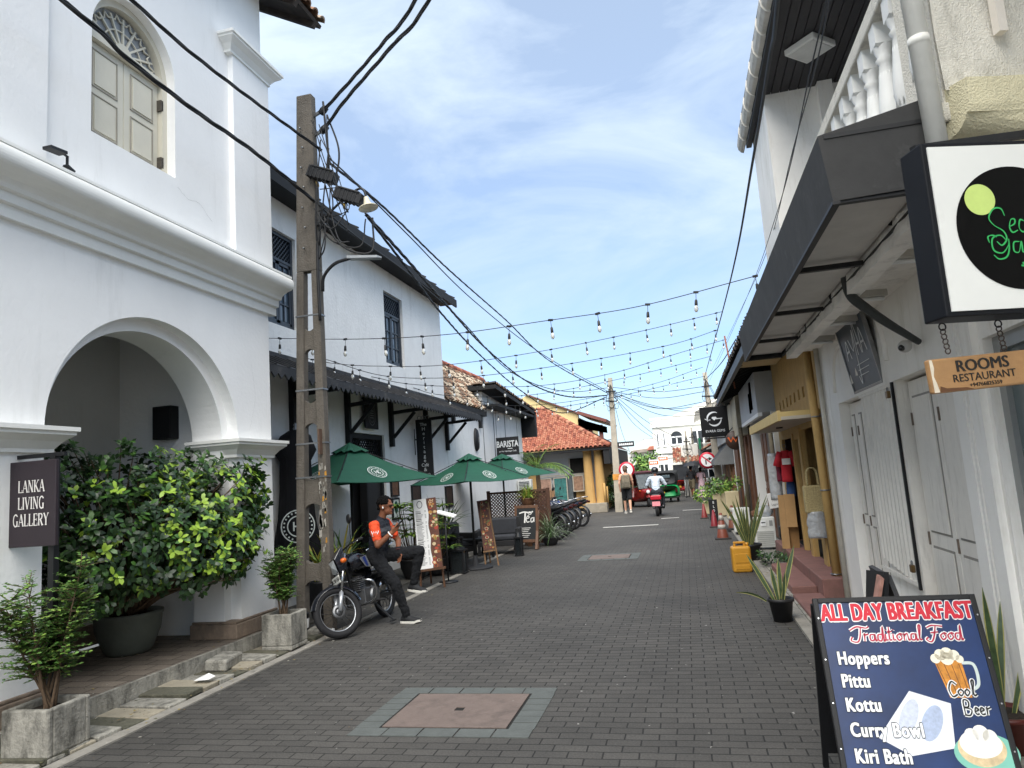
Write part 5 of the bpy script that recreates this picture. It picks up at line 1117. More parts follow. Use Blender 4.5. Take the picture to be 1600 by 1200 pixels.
    for s in (-1, 1):
        mb = MB(); mb.X = X; mb.tube(smooth_path([(.29, s * .2, 1.01), (.30, s * .26, 1.12), (.28, s * .3, 1.24)], 4), .006, blk, 5); mb.lathe([(0, -.012), (.055, -.008), (.06, 0), (.055, .01), (0, .012)], (.28, s * .3, 1.28), blk, 16, (1, 0, .1)); mb.build('mirror', hb, False)
    # tank, loft of rounded sections
    def loft(secs, m, nm, par=t):
        w = MB(); vs = []; fs = []; n = 14
        for x, zc, hw, hh in secs:
            for j in range(n): a = 2 * math.pi * j / n; c_, s_ = math.cos(a), math.sin(a); vs.append((x, hw * math.copysign(abs(c_) ** .7, c_), zc + hh * math.copysign(abs(s_) ** .7, s_)))
        for i in range(len(secs) - 1):
            for j in range(n): fs.append((i * n + j, i * n + (j + 1) % n, (i + 1) * n + (j + 1) % n, (i + 1) * n + j))
        fs += [tuple(range(n)), tuple((len(secs) - 1) * n + j for j in range(n))[::-1]]
        w.add(vs, fs, m, True); return w.build(nm, par, False)
    tk = loft([(.34, .80, .06, .05), (.30, .81, .11, .09), (.18, .82, .14, .11), (.02, .80, .14, .10), (-.10, .77, .10, .07), (-.14, .76, .06, .04)], paint, 'fuel_tank')
    for s in (-1, 1): mb = MB(); mb.add([(.26, s * .150, .86), (.10, s * .157, .88), (-.02, s * .157, .72), (.12, s * .155, .74)], [(0, 1, 2, 3)], silver); mb.add([(.2, s * .160, .86), (.13, s * .160, .87), (.05, s * .160, .74), (.11, s * .160, .75)], [(0, 1, 2, 3)], M('bike_blue', '#2b3f86', .35)); mb.build('tank_stripe', tk, False)
    loft([(-.08, .78, .08, .03), (-.14, .79, .12, .045), (-.4, .79, .13, .05), (-.62, .83, .13, .045), (-.74, .86, .10, .04), (-.78, .87, .06, .02)], M('seat_vinyl', '#1a1a1c', .5, .1, 30, .1, 60), 'seat')
    loft([(-.12, .66, .10, .08), (-.3, .66, .12, .09), (-.5, .70, .11, .07), (-.8, .80, .07, .05), (-.88, .83, .04, .03)], paint, 'side_cover')
    mb = MB(); mb.tube(smooth_path([(.36, 0, .84), (.2, 0, .68), (.0, 0, .66), (-.3, 0, .62), (-.75, 0, .78)], 5), .025, blk); mb.tube(smooth_path([(.36, 0, .8), (.27, 0, .55), (.2, 0, .33), (.0, 0, .28), (-.2, 0, .32)], 5), .022, blk)
    for s in (-.1, .1): mb.bar((-.2, s, .33), (-.62, s, .297), .03, .04, blk); mb.cyl((-.58, s * 1.1, .32), (-.42, s * 1.1, .68), .028, chrome, n=10); mb.tube([(-.58 + .016 * k, s * 1.1, .36 + .032 * k) for k in range(9)], [.036, .026] * 4 + [.036], blk, 10)
    mb.box(-.7, -.09, .55, -.3, .09, .6, blk); mb.build('frame', t, False)
    mb = MB(); mb.box(-.12, -.13, .28, .18, .13, .48, eng); mb.lathe([(.0, -.17), (.10, -.17), (.11, -.13), (.11, .13), (.1, .16), (0, .16)], (-.06, 0, .37), eng, 18, (0, 1, 0))
    for k in range(7): mb.box(.06, -.09, .46 + .024 * k, .21, .09, .472 + .024 * k, eng)
    mb.box(.08, -.07, .44, .19, .07, .64, M('engine_dark', '#2d2d2f', .5, .2)); mb.build('engine', t, False, bevel=.01)
    mb = MB(); mb.tube(smooth_path([(.2, -.06, .5), (.28, -.1, .42), (.22, -.13, .28), (-.1, -.15, .26), (-.4, -.16, .3)], 5), .018, chrome, 10); mb.tube([(-.38, -.16, .3), (-.45, -.165, .31), (-.85, -.18, .40), (-.9, -.18, .41)], [.02, .045, .048, .03], chrome, 14); mb.build('exhaust', t, False)
    mb = MB()
    vs = []; fs = []; n = 10
    for i in range(n + 1):
        a = R(60 + 130 * i / n); r_ = .325
        for y, dr in ((-.075, -.04), (-.05, 0), (.05, 0), (.075, -.04)): vs.append((-.62 + (r_ + dr) * math.cos(a), y, .31 + (r_ + dr) * math.sin(a) + .06))
    for i in range(n):
        for j in range(3): fs.append((4 * i + j, 4 * i + j + 1, 4 * i + j + 5, 4 * i + j + 4))
    mb.add(vs, fs, blk, True); mb.build('rear_mudguard', t, False)
    mb = MB(); mb.box(-.93, -.07, .77, -.86, .07, .84, M('tail_lens', '#3a0b0e', .15, .1)); mb.build('tail_light', t, False, bevel=.015)
    mb = MB(); mb.tube(smooth_path([(-.5, -.13, .9), (-.75, -.14, .95), (-.88, 0, .97), (-.75, .14, .95), (-.5, .13, .9)], 4), .01, chrome, 6); mb.build('grab_rail', t, False)
    if guard: mb = MB(); mb.tube(smooth_path([(.27, 0, .60), (.30, .2, .60), (.27, .30, .56), (.22, .30, .42), (.2, .2, .32), (.2, 0, .30)], 5), .014, chrome, 8); mb.tube(smooth_path([(.27, 0, .60), (.30, -.2, .60), (.27, -.30, .56), (.22, -.30, .42), (.2, -.2, .32), (.2, 0, .30)], 5), .014, chrome, 8); mb.build('crash_guard', t, False)
    mb = MB(); mb.bar((-.1, .1, .27), (-.16, .3, .02), .02, .02, blk); mb.bar((-.19, .3, .015), (-.1, .3, .015), .05, .012, blk); mb.build('side_stand', t, False)
    mb = MB()
    for s in (-1, 1): mb.cyl((-.05, s * .12, .30), (-.05, s * .28, .30), .014, rubber); mb.cyl((-.42, s * .12, .36), (-.42, s * .24, .36), .012, rubber)
    mb.build('foot_peg', t, False)
    return t
motorbike('motorbike', 'black and silver motorbike on its side stand with the leaning man', '#16181f', (-4.08, 8.50, .0), R(-91), R(5), R(-42), plate='NC BF-1561')
b0 = motorbike('motorbike', 'black parked motorbike nearest the silvery grass clump', '#1b1c20', (-4.10, 19.3, 0), R(160), R(5), R(12), 'motorbikes parked in a row before the cafe terrace', guard=False)
for y, a, l, c in ((20.3, 157, 'dark parked motorbike second from the grass clump in the row', '#2a2c33'), (21.4, 160, 'parked motorbike in the middle of the row past the cafe', '#3d2320'), (22.6, 156, 'parked motorbike second from the far end of the row', '#232a3d'), (23.7, 158, 'parked motorbike at the far end of the row near the yellow house', '#1d1d20')):
    o = copy_tree(b0); o.location = (-4.15 + random.uniform(-.05, .1), y, 0); o.rotation_euler = (R(5), 0, R(a)); o['label'] = l
    pm = M('bike_paint_' + c[1:], c, .25, .1, 6, coat=.6)
    for ch in o.children:
        if ch.name.split('.')[0] in ('fuel_tank', 'side_cover', 'front_mudguard', 'headlamp_cowl'): ch.data = ch.data.copy(); ch.data.materials[0] = pm
# ================================================================== PEOPLE
def figure(name, parent, caps, balls, mats, vox=.011, smooth_it=6):
    """one continuous body: tapered limbs and masses fused by a voxel remesh; each face takes the material of the nearest limb"""
    mb = MB(); dm = concrete; regs = []
    for a, b, r0, r1, reg in caps:
        a, b = V(a), V(b); d = b - a; n = max(2, int(d.length / .05)); L = d.length; dn = d.normalized()
        pts = [a - dn * r0 * .85, a - dn * r0 * .5] + [a.lerp(b, i / n) for i in range(n + 1)] + [b + dn * r1 * .5, b + dn * r1 * .85]
        rs = [r0 * .45, r0 * .86] + [r0 + (r1 - r0) * i / n for i in range(n + 1)] + [r1 * .86, r1 * .45]
        mb.tube(pts, rs, dm, 14); regs.append((a, b, r0, r1, reg))
    for c, r, reg, X in balls:
        o = len(mb.v); mb.ball((0, 0, 0), r, dm, 16, 10); M_ = Matrix.Translation(V(c)) @ (X if X is not None else Matrix.Identity(4))
        for i in range(o, len(mb.v)): mb.v[i] = tuple(M_ @ V(mb.v[i]))
        m_ = sum(r) / 3; regs.append((V(c), V(c), m_, m_, reg))
    o = mb.build(name + '_tmp', None)
    md = o.modifiers.new('r', 'REMESH'); md.mode = 'VOXEL'; md.voxel_size = vox; md.use_smooth_shade = True
    sm = o.modifiers.new('s', 'SMOOTH'); sm.factor = .5; sm.iterations = smooth_it
    bpy.context.view_layer.update()
    me = bpy.data.meshes.new_from_object(o.evaluated_get(bpy.context.evaluated_depsgraph_get())); bpy.data.objects.remove(o)
    me.name = name; me.materials.clear(); keys = list(mats)
    for k in keys: me.materials.append(mats[k])
    A = np.array([r[0] for r in regs]); B = np.array([r[1] for r in regs]); r0 = np.array([r[2] for r in regs]); r1 = np.array([r[3] for r in regs]); kid = np.array([keys.index(r[4]) for r in regs]); AB = B - A; LL = np.maximum((AB ** 2).sum(1), 1e-9)
    def nearest(P):
        best = np.full(len(P), 1e9); bi = np.zeros(len(P), int)
        for k_ in range(len(regs)):
            t_ = np.clip(((P - A[k_]) @ AB[k_]) / LL[k_], 0, 1); d = np.linalg.norm(P - A[k_] - t_[:, None] * AB[k_], axis=1) - (r0[k_] + (r1[k_] - r0[k_]) * t_); m_ = d < best; best[m_] = d[m_]; bi[m_] = kid[k_]
        return bi
    co = np.empty(len(me.vertices) * 3); me.vertices.foreach_get('co', co); co = co.reshape(-1, 3); no = np.empty(len(me.vertices) * 3); me.vertices.foreach_get('normal', no); no = no.reshape(-1, 3)
    fc = np.empty(len(me.polygons) * 3); me.polygons.foreach_get('center', fc); idx = nearest(fc.reshape(-1, 3)).tolist()
    bare = np.isin(nearest(co), [keys.index(k_) for k_ in keys if k_ in ('skin', 'lip', 's')])
    dsp = np.array([0 if bare[i] else .010 * noise.noise(V((c[0] * 11, c[1] * 11, c[2] * 17))) + .006 * noise.noise(V(c) * 34) for i, c in enumerate(co)]); co = co + no * dsp[:, None]; me.vertices.foreach_set('co', co.ravel()); me.update()
    me.polygons.foreach_set('material_index', idx); me.polygons.foreach_set('use_smooth', [True] * len(idx))
    q = bpy.data.objects.new(name, me); COL.objects.link(q); q.parent = parent; return q
def hand(caps, wrist, dirn, palm_n, s, reg, curl=.5, thumb=1):
    """palm with five bent fingers of unequal length"""
    d, n = V(dirn).normalized(), V(palm_n).normalized(); r = d.cross(n).normalized() * thumb; n = r.cross(d) * thumb; w_ = V(wrist)
    for k in (-1, 0, 1): caps.append((w_ + r * .018 * k * s, w_ + d * .085 * s + r * .026 * k * s, .016 * s, .013 * s, reg))
    for k, L in ((-1.5, .055), (-.5, .072), (.5, .078), (1.5, .07)):
        p = w_ + d * .088 * s + r * .0195 * k * s; dd = d; rad = .0085 * s
        for q in range(3):
            dd = (dd * math.cos(curl * .75) + n * math.sin(curl * .75)).normalized(); e = p + dd * L * s * (.45, .32, .26)[q]; caps.append((p, e, rad, rad * .9, reg)); p = e; rad *= .9
    p = w_ + d * .03 * s + r * .03 * s; e = p + (r * .7 + d * .6 + n * .35).normalized() * .045 * s; caps.append((p, e, .011 * s, .0095 * s, reg)); caps.append((e, e + (d + n * .5 + r * .1).normalized() * .035 * s, .0095 * s, .008 * s, reg))
def shoe(par, ankle, toe_dir, s, m_up, m_sole, nm='shoe'):
    d = V(toe_dir).normalized(); r = d.cross(V((0, 0, 1))).normalized(); u = r.cross(d); a = V(ankle)
    mb = MB(); secs = [(-.075, .030, .055, .02), (-.05, .038, .085, .02), (.0, .040, .095, .02), (.06, .043, .062, .02), (.12, .046, .044, .02), (.17, .042, .034, .024), (.195, .022, .02, .03)]; n = 14; vs = []; fs = []
    for x, hw, hh, z0 in secs:
        for j in range(n): t_ = 2 * math.pi * j / n; c_, s_ = math.cos(t_), math.sin(t_); vs.append(a + d * x * s + r * hw * c_ * s + u * ((z0 - .0 if s_ < 0 else z0 + hh * s_) - .085) * s)
    for i in range(len(secs) - 1):
        for j in range(n): fs.append((i * n + j, i * n + (j + 1) % n, (i + 1) * n + (j + 1) % n, (i + 1) * n + j))
    fs += [tuple(range(n)), tuple((len(secs) - 1) * n + j for j in range(n))[::-1]]
    mb.add(vs, fs, m_up, True); o = mb.build(nm, par, False)
    mb = MB(); out_ = [(x, hw * 1.08) for x, hw, hh, z0 in secs]; loop = [(x, h) for x, h in out_] + [(x, -h) for x, h in out_[::-1]]; k = len(loop)
    vs = [a + d * x * s + r * y * s + u * (z - .085 + (.018 if x > .16 else 0)) * s for z in (0, .026) for x, y in loop]
    mb.add(vs, [tuple(range(k)), tuple(range(k, 2 * k))[::-1]] + [(i, (i + 1) % k, k + (i + 1) % k, k + i) for i in range(k)], m_sole); mb.build('sole', o, False); return o
skin_d = M('skin_brown', '#7a4e38', .55, .08, 20, spec=.3); skin_l = M('skin_pale', '#c99a80', .55, .06, 20, spec=.3); navy = M('navy_cloth', '#141924', .85, .15, 12, .25, 80); charcoal = M('charcoal_trousers', '#0b0d12', .95, .15, 10, .3, 60); orange_cl = M('orange_cloth', '#d8481d', .8, .08, 12, .2, 80); grey_cl = M('grey_cloth', '#3f4248', .85, .12, 12, .2, 80); hair_b = M('black_hair', '#0a0808', .85, .3, 40, .6, 90, spec=.15)
# --- man leaning on the motorbike, looking at his phone
P0 = V((-3.9, 8.72, 0)); t = T('person', 'young man in navy and orange polo shirt leaning on the motorbike with a phone', 'person', tuple(P0))
def L(*p): return V(p) - P0
hipc = L(-3.98, 8.72, .86); chest = L(-3.94, 8.72, 1.16); neck = L(-3.91, 8.72, 1.30); headc = L(-3.845, 8.72, 1.465)
sh_n, sh_f = L(-3.94, 8.55, 1.235), L(-3.93, 8.90, 1.235); el_n = L(-3.86, 8.46, .99); wr_n = L(-3.69, 8.50, 1.13); el_f = L(-3.80, 8.98, 1.0); wr_f = L(-3.73, 8.80, .86)
hp_n, hp_f = L(-3.97, 8.62, .83), L(-3.95, 8.83, .83); kn_n = L(-3.70, 8.58, .50); an_n = L(-3.60, 8.66, .11); kn_f = L(-3.46, 8.86, .86); an_f = L(-3.56, 8.86, .47)
caps = [(hipc + V((0, -.06, 0)), hipc + V((0, .06, 0)), .125, .125, 'trousers'), (hipc + V((.01, 0, .08)), chest + V((0, 0, -.06)), .125, .135, 'navy'), (chest + V((0, -.06, 0)), chest + V((0, .06, 0)), .125, .125, 'grey'), (chest + V((.01, -.07, .05)), chest + V((.01, .07, .05)), .105, .105, 'navy'),
        (sh_n.lerp(sh_f, .12), sh_f.lerp(sh_n, .12), .072, .072, 'navy'), (neck, headc + V((-.02, 0, -.05)), .052, .05, 'skin'), (neck + V((-.01, 0, -.03)), neck + V((.0, 0, .01)), .066, .058, 'navy'),
        (sh_n, sh_n.lerp(el_n, .62), .068, .063, 'orange'), (sh_n.lerp(el_n, .55), el_n, .045, .041, 'skin'), (el_n, wr_n, .041, .029, 'skin'), (sh_f, sh_f.lerp(el_f, .62), .068, .063, 'orange'), (sh_f.lerp(el_f, .55), el_f, .045, .041, 'skin'), (el_f, wr_f, .041, .029, 'skin'),
        (hp_n, kn_n, .098, .073, 'trousers'), (kn_n, an_n, .072, .052, 'trousers'), (hp_f, kn_f, .098, .075, 'trousers'), (kn_f, an_f, .072, .052, 'trousers')]
hand(caps, wr_n + V((.01, .01, .01)), (.62, .25, .62), (-.5, .75, .3), .95, 'skin', .75, 1); hand(caps, wr_f, (.25, -.25, -.9), (-.3, -.9, 0), .95, 'skin', .55, -1)
hx = Matrix.Rotation(R(14), 4, 'Y')
balls = [(headc + V((-.005, 0, .02)), (.092, .074, .10), 'skin', hx), (headc + V((.025, 0, -.055)), (.062, .054, .062), 'skin', hx), (headc + V((.098, 0, -.022)), (.017, .013, .02), 'skin', hx), (headc + V((.075, 0, -.065)), (.02, .028, .012), 'lip', hx), (headc + V((.068, 0, -.095)), (.024, .024, .018), 'skin', hx), (headc + V((-.01, -.076, -.01)), (.02, .012, .032), 'skin', hx), (headc + V((-.01, .076, -.01)), (.02, .012, .032), 'skin', hx), (headc + V((.082, 0, .02)), (.02, .055, .012), 'skin', hx)]
figure('body', t, caps, balls, {'skin': skin_d, 'navy': navy, 'grey': grey_cl, 'orange': orange_cl, 'trousers': charcoal, 'lip': M('lip_brown', '#6b3a30', .5)}, .0065, 5)
rr = random.Random(2); mb = MB()
for i in range(420):
    d = rvec(rr); d.z = abs(d.z) * .9 + .05
    if d.x > .75 and d.z < .55: continue
    p = headc + V((-.015, 0, .035)) + V((d.x * .088, d.y * .073, d.z * .092)); mb.ball(p, rr.uniform(.014, .024), hair_b, 6, 4)
for i in range(60): a = rr.uniform(-1, 1); p = headc + V((-.085 + .02 * rr.random(), .06 * a, -.03 + .07 * rr.random())); mb.ball(p, .016, hair_b, 6, 4)
mb.build('hair', t, False)
mb = MB(); gm = M('spectacle_frame', '#141414', .3)
for s in (-1, 1): mb.torus(headc + V((.088, s * .033, .0)), .021, .003, gm, (1, .1 * s, -.2), 16, 5); mb.tube([headc + V((.086, s * .055, .006)), headc + V((-.01, s * .079, .008))], .003, gm, 5); mb.ball(headc + V((.076, s * .032, .002)), .011, text_black, 8, 6)
mb.tube([headc + V((.092, -.012, .002)), headc + V((.092, .012, .002))], .003, gm, 5); mb.build('spectacles', t, False)
mb = MB(); mb.ball(headc + V((.0, -.088, -.015)), (.01, .008, .016), white_paint, 8, 6); mb.build('earbud', t, False)
mb = MB(); mb.torus(wr_n + V((-.01, -.0, -.01)), .036, .008, white_paint, wr_n - el_n, 18, 6); mb.build('wristband', t, False); mb = MB(); mb.torus(wr_f + V((0, 0, .02)), .036, .007, M('dark_red_band', '#4a1414', .6), wr_f - el_f, 18, 6); mb.build('wristband', t, False)
mb = MB(); ax = (el_n - sh_n).normalized(); fr_ = V((.35, -.9, 0)).normalized(); X = mat_frame(sh_n.lerp(el_n, .34) + fr_ * .068, V((0, 0, 1)).cross(fr_), V((0, 0, 1)))
for p in ([(-.045, .02), (-.03, -.02), (-.015, .015), (0, -.02), (.015, .015), (.03, -.02), (.045, .02)],): ribbon(mb, p, .012, X, white_paint, .006)
ribbon(mb, [(-.035, -.04), (.035, -.04)], .008, X, white_paint, .006); mb.build('sleeve_print', t, False)
sh_u = M('dark_trainer', '#17181b', .7, .2, 20, .2, 60); sh_s = M('white_sole', '#d8d5cc', .6, .06)
shoe(t, L(-3.60, 8.66, .088), (.85, -.1, 0), 1.02, sh_u, sh_s); shoe(t, L(-3.56, 8.86, .44), (.92, -.2, -.12), 1.02, sh_u, sh_s)
ph = T('phone', 'black smartphone held up in the hand of the leaning man', 'phone', tuple(P0 + wr_n + V((.10, .045, .115)))); mb = MB(); mb.X = Matrix.Rotation(R(-38), 4, 'Y') @ Matrix.Rotation(R(20), 4, 'X'); mb.box(-.075, -.036, -.005, .075, .036, .005, black_paint); mb.build('case', ph, False, bevel=.004); mb = MB(); mb.X = Matrix.Rotation(R(-38), 4, 'Y') @ Matrix.Rotation(R(20), 4, 'X'); mb.box(-.07, -.032, .0052, .07, .032, .0062, dark_glass); mb.build('screen', ph, False)
# --- simpler walkers
def walker(loc, rz, label, h, m, skin, hairc, stride=.28, shorts=False, skirt=None, arm_up=False, mats=None, vox=.014):
    """x = walking direction; m: top, bottom materials"""
    t = T('person', label, 'person', loc, rz); k = h / 1.72
    def K(*p): return V(p) * k
    caps = [(K(0, -.06, .93), K(0, .06, .93), .115 * k, .115 * k, 'bottom'), (K(0, 0, 1.0), K(.01, 0, 1.28), .12 * k, .135 * k, 'top'), (K(.0, -.15, 1.38), K(0, .15, 1.38), .065 * k, .065 * k, 'top'), (K(0, 0, 1.40), K(.015, 0, 1.52), .05 * k, .05 * k, 'skin')]
    for s in (-1, 1):
        f = stride * s; kn = K(f * .55 + .04, .09 * s, .50); an = K(f, .09 * s, .09 + (.05 if s < 0 else 0)); hp = K(0, .09 * s, .9)
        if shorts: caps += [(hp, hp.lerp(kn, .85), .10 * k, .095 * k, 'bottom'), (hp.lerp(kn, .7), kn, .06 * k, .055 * k, 'skin'), (kn, an, .055 * k, .035 * k, 'skin')]
        else: caps += [(hp, kn, .095 * k, .07 * k, 'bottom'), (kn, an, .068 * k, .05 * k, 'bottom')]
        sh = K(0, .18 * s, 1.37); el = K(-f * .3, .24 * s, 1.10); wr = K(-f * .4 + .1, .23 * s, .88)
        if arm_up and s > 0: el = K(.08, .25, 1.16); wr = K(.2, .2, 1.34)
        caps += [(sh, sh.lerp(el, .6), .058 * k, .055 * k, 'sleeve'), (sh.lerp(el, .5), el, .042 * k, .038 * k, 'skin'), (el, wr, .038 * k, .028 * k, 'skin'), (wr, wr + (wr - el).normalized() * .09 * k, .03 * k, .018 * k, 'skin')]
        if skirt is None: shoe(t, an, (1, 0, 0), k, mats.get('shoe', sh_u), sh_s)
    if skirt: caps += [(K(0, 0, .9), K(0, 0, .15), .13 * k, skirt * k, 'bottom')]
    balls = [(K(.02, 0, 1.62), (.092 * k, .075 * k, .11 * k), 'skin', None), (K(.11, 0, 1.60), (.02 * k, .014 * k, .02 * k), 'skin', None)]
    figure('body', t, caps, balls, {'skin': skin, 'top': mats['top'], 'bottom': mats['bottom'], 'sleeve': mats.get('sleeve', mats['top'])}, vox, 4)
    mb = MB(); mb.ball(K(-.005, 0, 1.655), (.1 * k, .085 * k, .10 * k), hairc, 14, 9); mb.ball(K(-.045, 0, 1.60), (.068 * k, .08 * k, .10 * k), hairc, 12, 8); mb.build('hair', t, False); return t
walker((-2.42, 29.2, 0), R(95), 'pale tourist in a vest and black shorts walking away with a backpack', 1.9, None, skin_l, M('brown_hair', '#5a4232', .6, .3, 30), .2, True, mats={'top': M('peach_vest', '#c99478', .8), 'bottom': M('black_shorts', '#16171a', .85), 'sleeve': skin_l, 'shoe': M('pale_trainer', '#c9c4ba', .7)})
bp = T('backpack', 'olive patterned backpack worn by the pale tourist', 'backpack', (-2.40, 28.99, 1.28)); mb = MB(); mb.box(-.17, -.11, -.28, .17, .11, .28, M('olive_cloth', '#6e6657', .85, .4, 14)); mb.build('bag', bp, False, bevel=.06, seg=3); mb = MB(); mb.box(-.12, -.15, -.24, .12, -.105, .0, M('olive_pocket', '#5a5448', .85, .4, 14)); mb.build('pocket', bp, False, bevel=.03)
mb = MB()
for s in (-1, 1): mb.tube(smooth_path([(s * .11, .09, .25), (s * .12, .2, .30), (s * .13, .33, .16), (s * .14, .14, -.2)], 4), .018, MATS['olive_pocket'], 6)
mb.build('strap', bp, False)
# ================================================================== RIGHT SIDE: WHITE SHOPHOUSE WITH BALCONY
WX = 1.7
rough_wall = M('rough_white_render', '#dcd8cd', .9, .06, 3, .6, 120, stain='#5b564d', samt=.34, sscale=(9, 9, 4))
yellowish = M('yellowed_render', '#d6ceae', .9, .12, 5, .6, 110, stain='#8f8766', samt=.3, sscale=(5, 5, 5))
shop_white = M('shop_white_paint', '#f0eee9', .7, .05, 2, .15, 25, stain='#a79f86', samt=.3, sscale=(5, 5, .8))
door_grey = M('pale_grey_door_paint', '#e6e2da', .6, .05, 5, .12, 30, stain='#8b8478', samt=.3, sscale=(14, 14, 2))
door_shade = M('door_groove_shade', '#8f8b84', .6)  # darker grey round the panels, groove shade put into the colour
sh = T('white_shophouse', 'white two storey shophouse with balustraded balcony and pale panelled doors', 'building', (1.7, 5, 0))
mb = MB()
rect_wall(mb, 'x', WX, WX + .35, -4, 9.25, 0, 3.1, [(3.3, 4.5, .12, 2.3), (5.06, 8.45, .12, 2.27)], shop_white)
mb.box(WX - .04, 4.55, .05, WX, 4.68, 2.9, shop_white)
for y in (4.74, 4.80, 4.86): mb.box(WX - .015, y, .05, WX, y + .03, 2.9, shop_white)
mb.box(WX + .35, 9.0, 0, 9, 9.25, 7, shop_white); mb.box(WX + .35, -4, 0, 9, -3.7, 7, shop_white); mb.box(WX + .35, 2, 0, WX + 1.2, 9, .1, dark_int)
mb.tube([(WX - .005, 6.85 + .5 * math.cos(a), 2.45 + .55 * math.sin(a)) for a in [math.pi * i / 14 for i in range(15)]], .03, shop_white, 6)
mb.tube([(WX - .005, 8.05 + .45 * math.cos(a), 2.4 + .45 * math.sin(a)) for a in [math.pi * i / 14 for i in range(15)]], .025, shop_white, 6)
mb.build('wall', sh)
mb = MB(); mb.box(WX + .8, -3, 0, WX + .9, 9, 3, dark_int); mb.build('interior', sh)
slab_m = M('canopy_slab_paint', '#f0ece6', .85, .1, 3, .5, 25, stain='#6f6a60', samt=.3, sscale=(4, 4, 4))
mb = MB(); mb.box(1.28, 3.4, 2.93, WX, 8.2, 3.12, slab_m); mb.box(WX, 3.4, 3.1, 9, 9.25, 3.2, slab_m); mb.box(1.30, 8.2, 3.0, 9, 9.25, 3.18, slab_m); mb.build('canopy_slab', sh)
mb = MB(); rr = random.Random(9); n = 60; vs = []; fs = []
for i in range(n + 1):
    y = 3.42 + 4.78 * i / n; a = .02 * noise.noise((y * 6, 0, 0)); b = .03 * noise.noise((y * 5, 3, 0))
    vs += [(1.185 + a, y, 2.79), (1.29, y, 2.79), (1.29, y, 3.13 + b), (1.20 + a * 1.6, y, 3.13 + b)]
for i in range(n):
    for j in range(4): fs.append((4 * i + j, 4 * i + (j + 1) % 4, 4 * i + 4 + (j + 1) % 4, 4 * i + 4 + j))
mb.add(vs, fs + [(3, 2, 1, 0), (4 * n, 4 * n + 1, 4 * n + 2, 4 * n + 3)], slab_m); mb.build('slab_beam', sh)
# upper storey
mb = MB(); mb.box(1.25, 8.0, 3.14, 9, 8.25, 5.8, shop_white); mb.box(1.25, 8.25, 3.19, 1.5, 9.25, 5.8, shop_white); mb.box(1.80, 7.9, 3.14, 1.95, 8.0, 5.76, shop_white); mb.box(2.4, 3.6, 3.2, 2.6, 8.0, 6, M('balcony_wall_grey', '#a6a8aa', .8, .05)); mb.box(1.75, -4, 3.1, 9, 3.1, 5.8, shop_white); mb.build('upper_wall', sh)
sof = M('dark_soffit_board', '#2b292c', .6, .2, 14)
mb = MB(); x = 1.24
while x < 2.4: mb.box(x, -3, 5.76, x + .085, 8.0, 5.80, sof); x += .094
mb.box(1.16, -3, 5.80, 2.5, 9.3, 5.84, M('soffit_gap', '#0d0c0d', .9)); mb.build('soffit', sh)
mb = MB(); mb.box(1.17, -3, 5.74, 1.235, 9.3, 5.88, black_paint); gt = M('grey_ridge_tile', '#cfccc4', .75, .12, 8, .3, 30, stain='#6b675f', samt=.3, sscale=(9, 9, 9))
y = -2.0
while y < 9.2:
    vs = []
    for t_ in (0, .40):
        for q in range(7): th = -math.pi * .5 + math.pi * q / 6; r_ = .09 - (.014 if t_ else 0); vs.append((1.165 - r_ * math.cos(th), y + t_, 5.91 + r_ * 1.5 * math.sin(th)))
    mb.add(vs, [(q, q + 1, q + 8, q + 7) for q in range(6)] + [tuple(range(7)), tuple(range(7, 14))[::-1]], gt); y += .385
mb.bar((1.12, 3.1, 5.93), (6, 3.1, 8.2), 12.4, .12, roof_dark); mb.build('roof', sh)
t = T('ceiling_lamp', 'square white ceiling lamp under the dark boarded balcony soffit', 'lamp', (1.6, 7.13, 5.75)); mb = MB(); mb.box(-.17, -.17, -.06, .17, .17, .005, trim_white); mb.build('frame', t, False, bevel=.01); t.rotation_euler.z = R(43); mb = MB(); mb.box(-.145, -.145, -.068, .145, .145, -.058, M('lamp_diffuser', '#cfcfcc', .4)); mb.build('diffuser', t, False)
# balustrade
mb = MB(); mb.box(1.21, 3.35, 4.02, 1.33, 8.0, 4.12, rough_wall); mb.box(1.22, 3.35, 3.13, 1.34, 8.0, 3.22, rough_wall); rail = mb.build('balustrade', sh, bevel=.012); ORG[rail.name] = ORG[sh.name]
bal = MB(); bal.box(-.06, -.06, 0, .06, .06, .08, trim_white); bal.lathe([(.055, .08), (.045, .1), (.055, .12), (.04, .14), (.055, .2), (.068, .27), (.062, .36), (.045, .5), (.035, .58), (.05, .6), (.036, .62), (.05, .65), (.052, .68)], (0, 0, 0), trim_white, 16)
for i in range(16): a = 2 * math.pi * i / 16; bal.cyl((.060 * math.cos(a), .060 * math.sin(a), .2), (.040 * math.cos(a), .040 * math.sin(a), .52), .0045, trim_white, n=4)
bal.box(-.052, -.052, .68, .052, .052, .80, trim_white); bal.add([(-.052, -.052, .68), (.052, -.052, .68), (.052, .052, .68), (-.052, .052, .68), (0, 0, .62)], [(0, 1, 4), (1, 2, 4), (2, 3, 4), (3, 0, 4)], trim_white)
b_ = bal.build('baluster', rail, False); y = 3.5; k = 0
while y < 7.9:
    o = b_ if k == 0 else b_.copy()
    if k: COL.objects.link(o); o.parent = rail
    o.location = (1.275 - 1.7, y - 5, 3.22); y += .265; k += 1
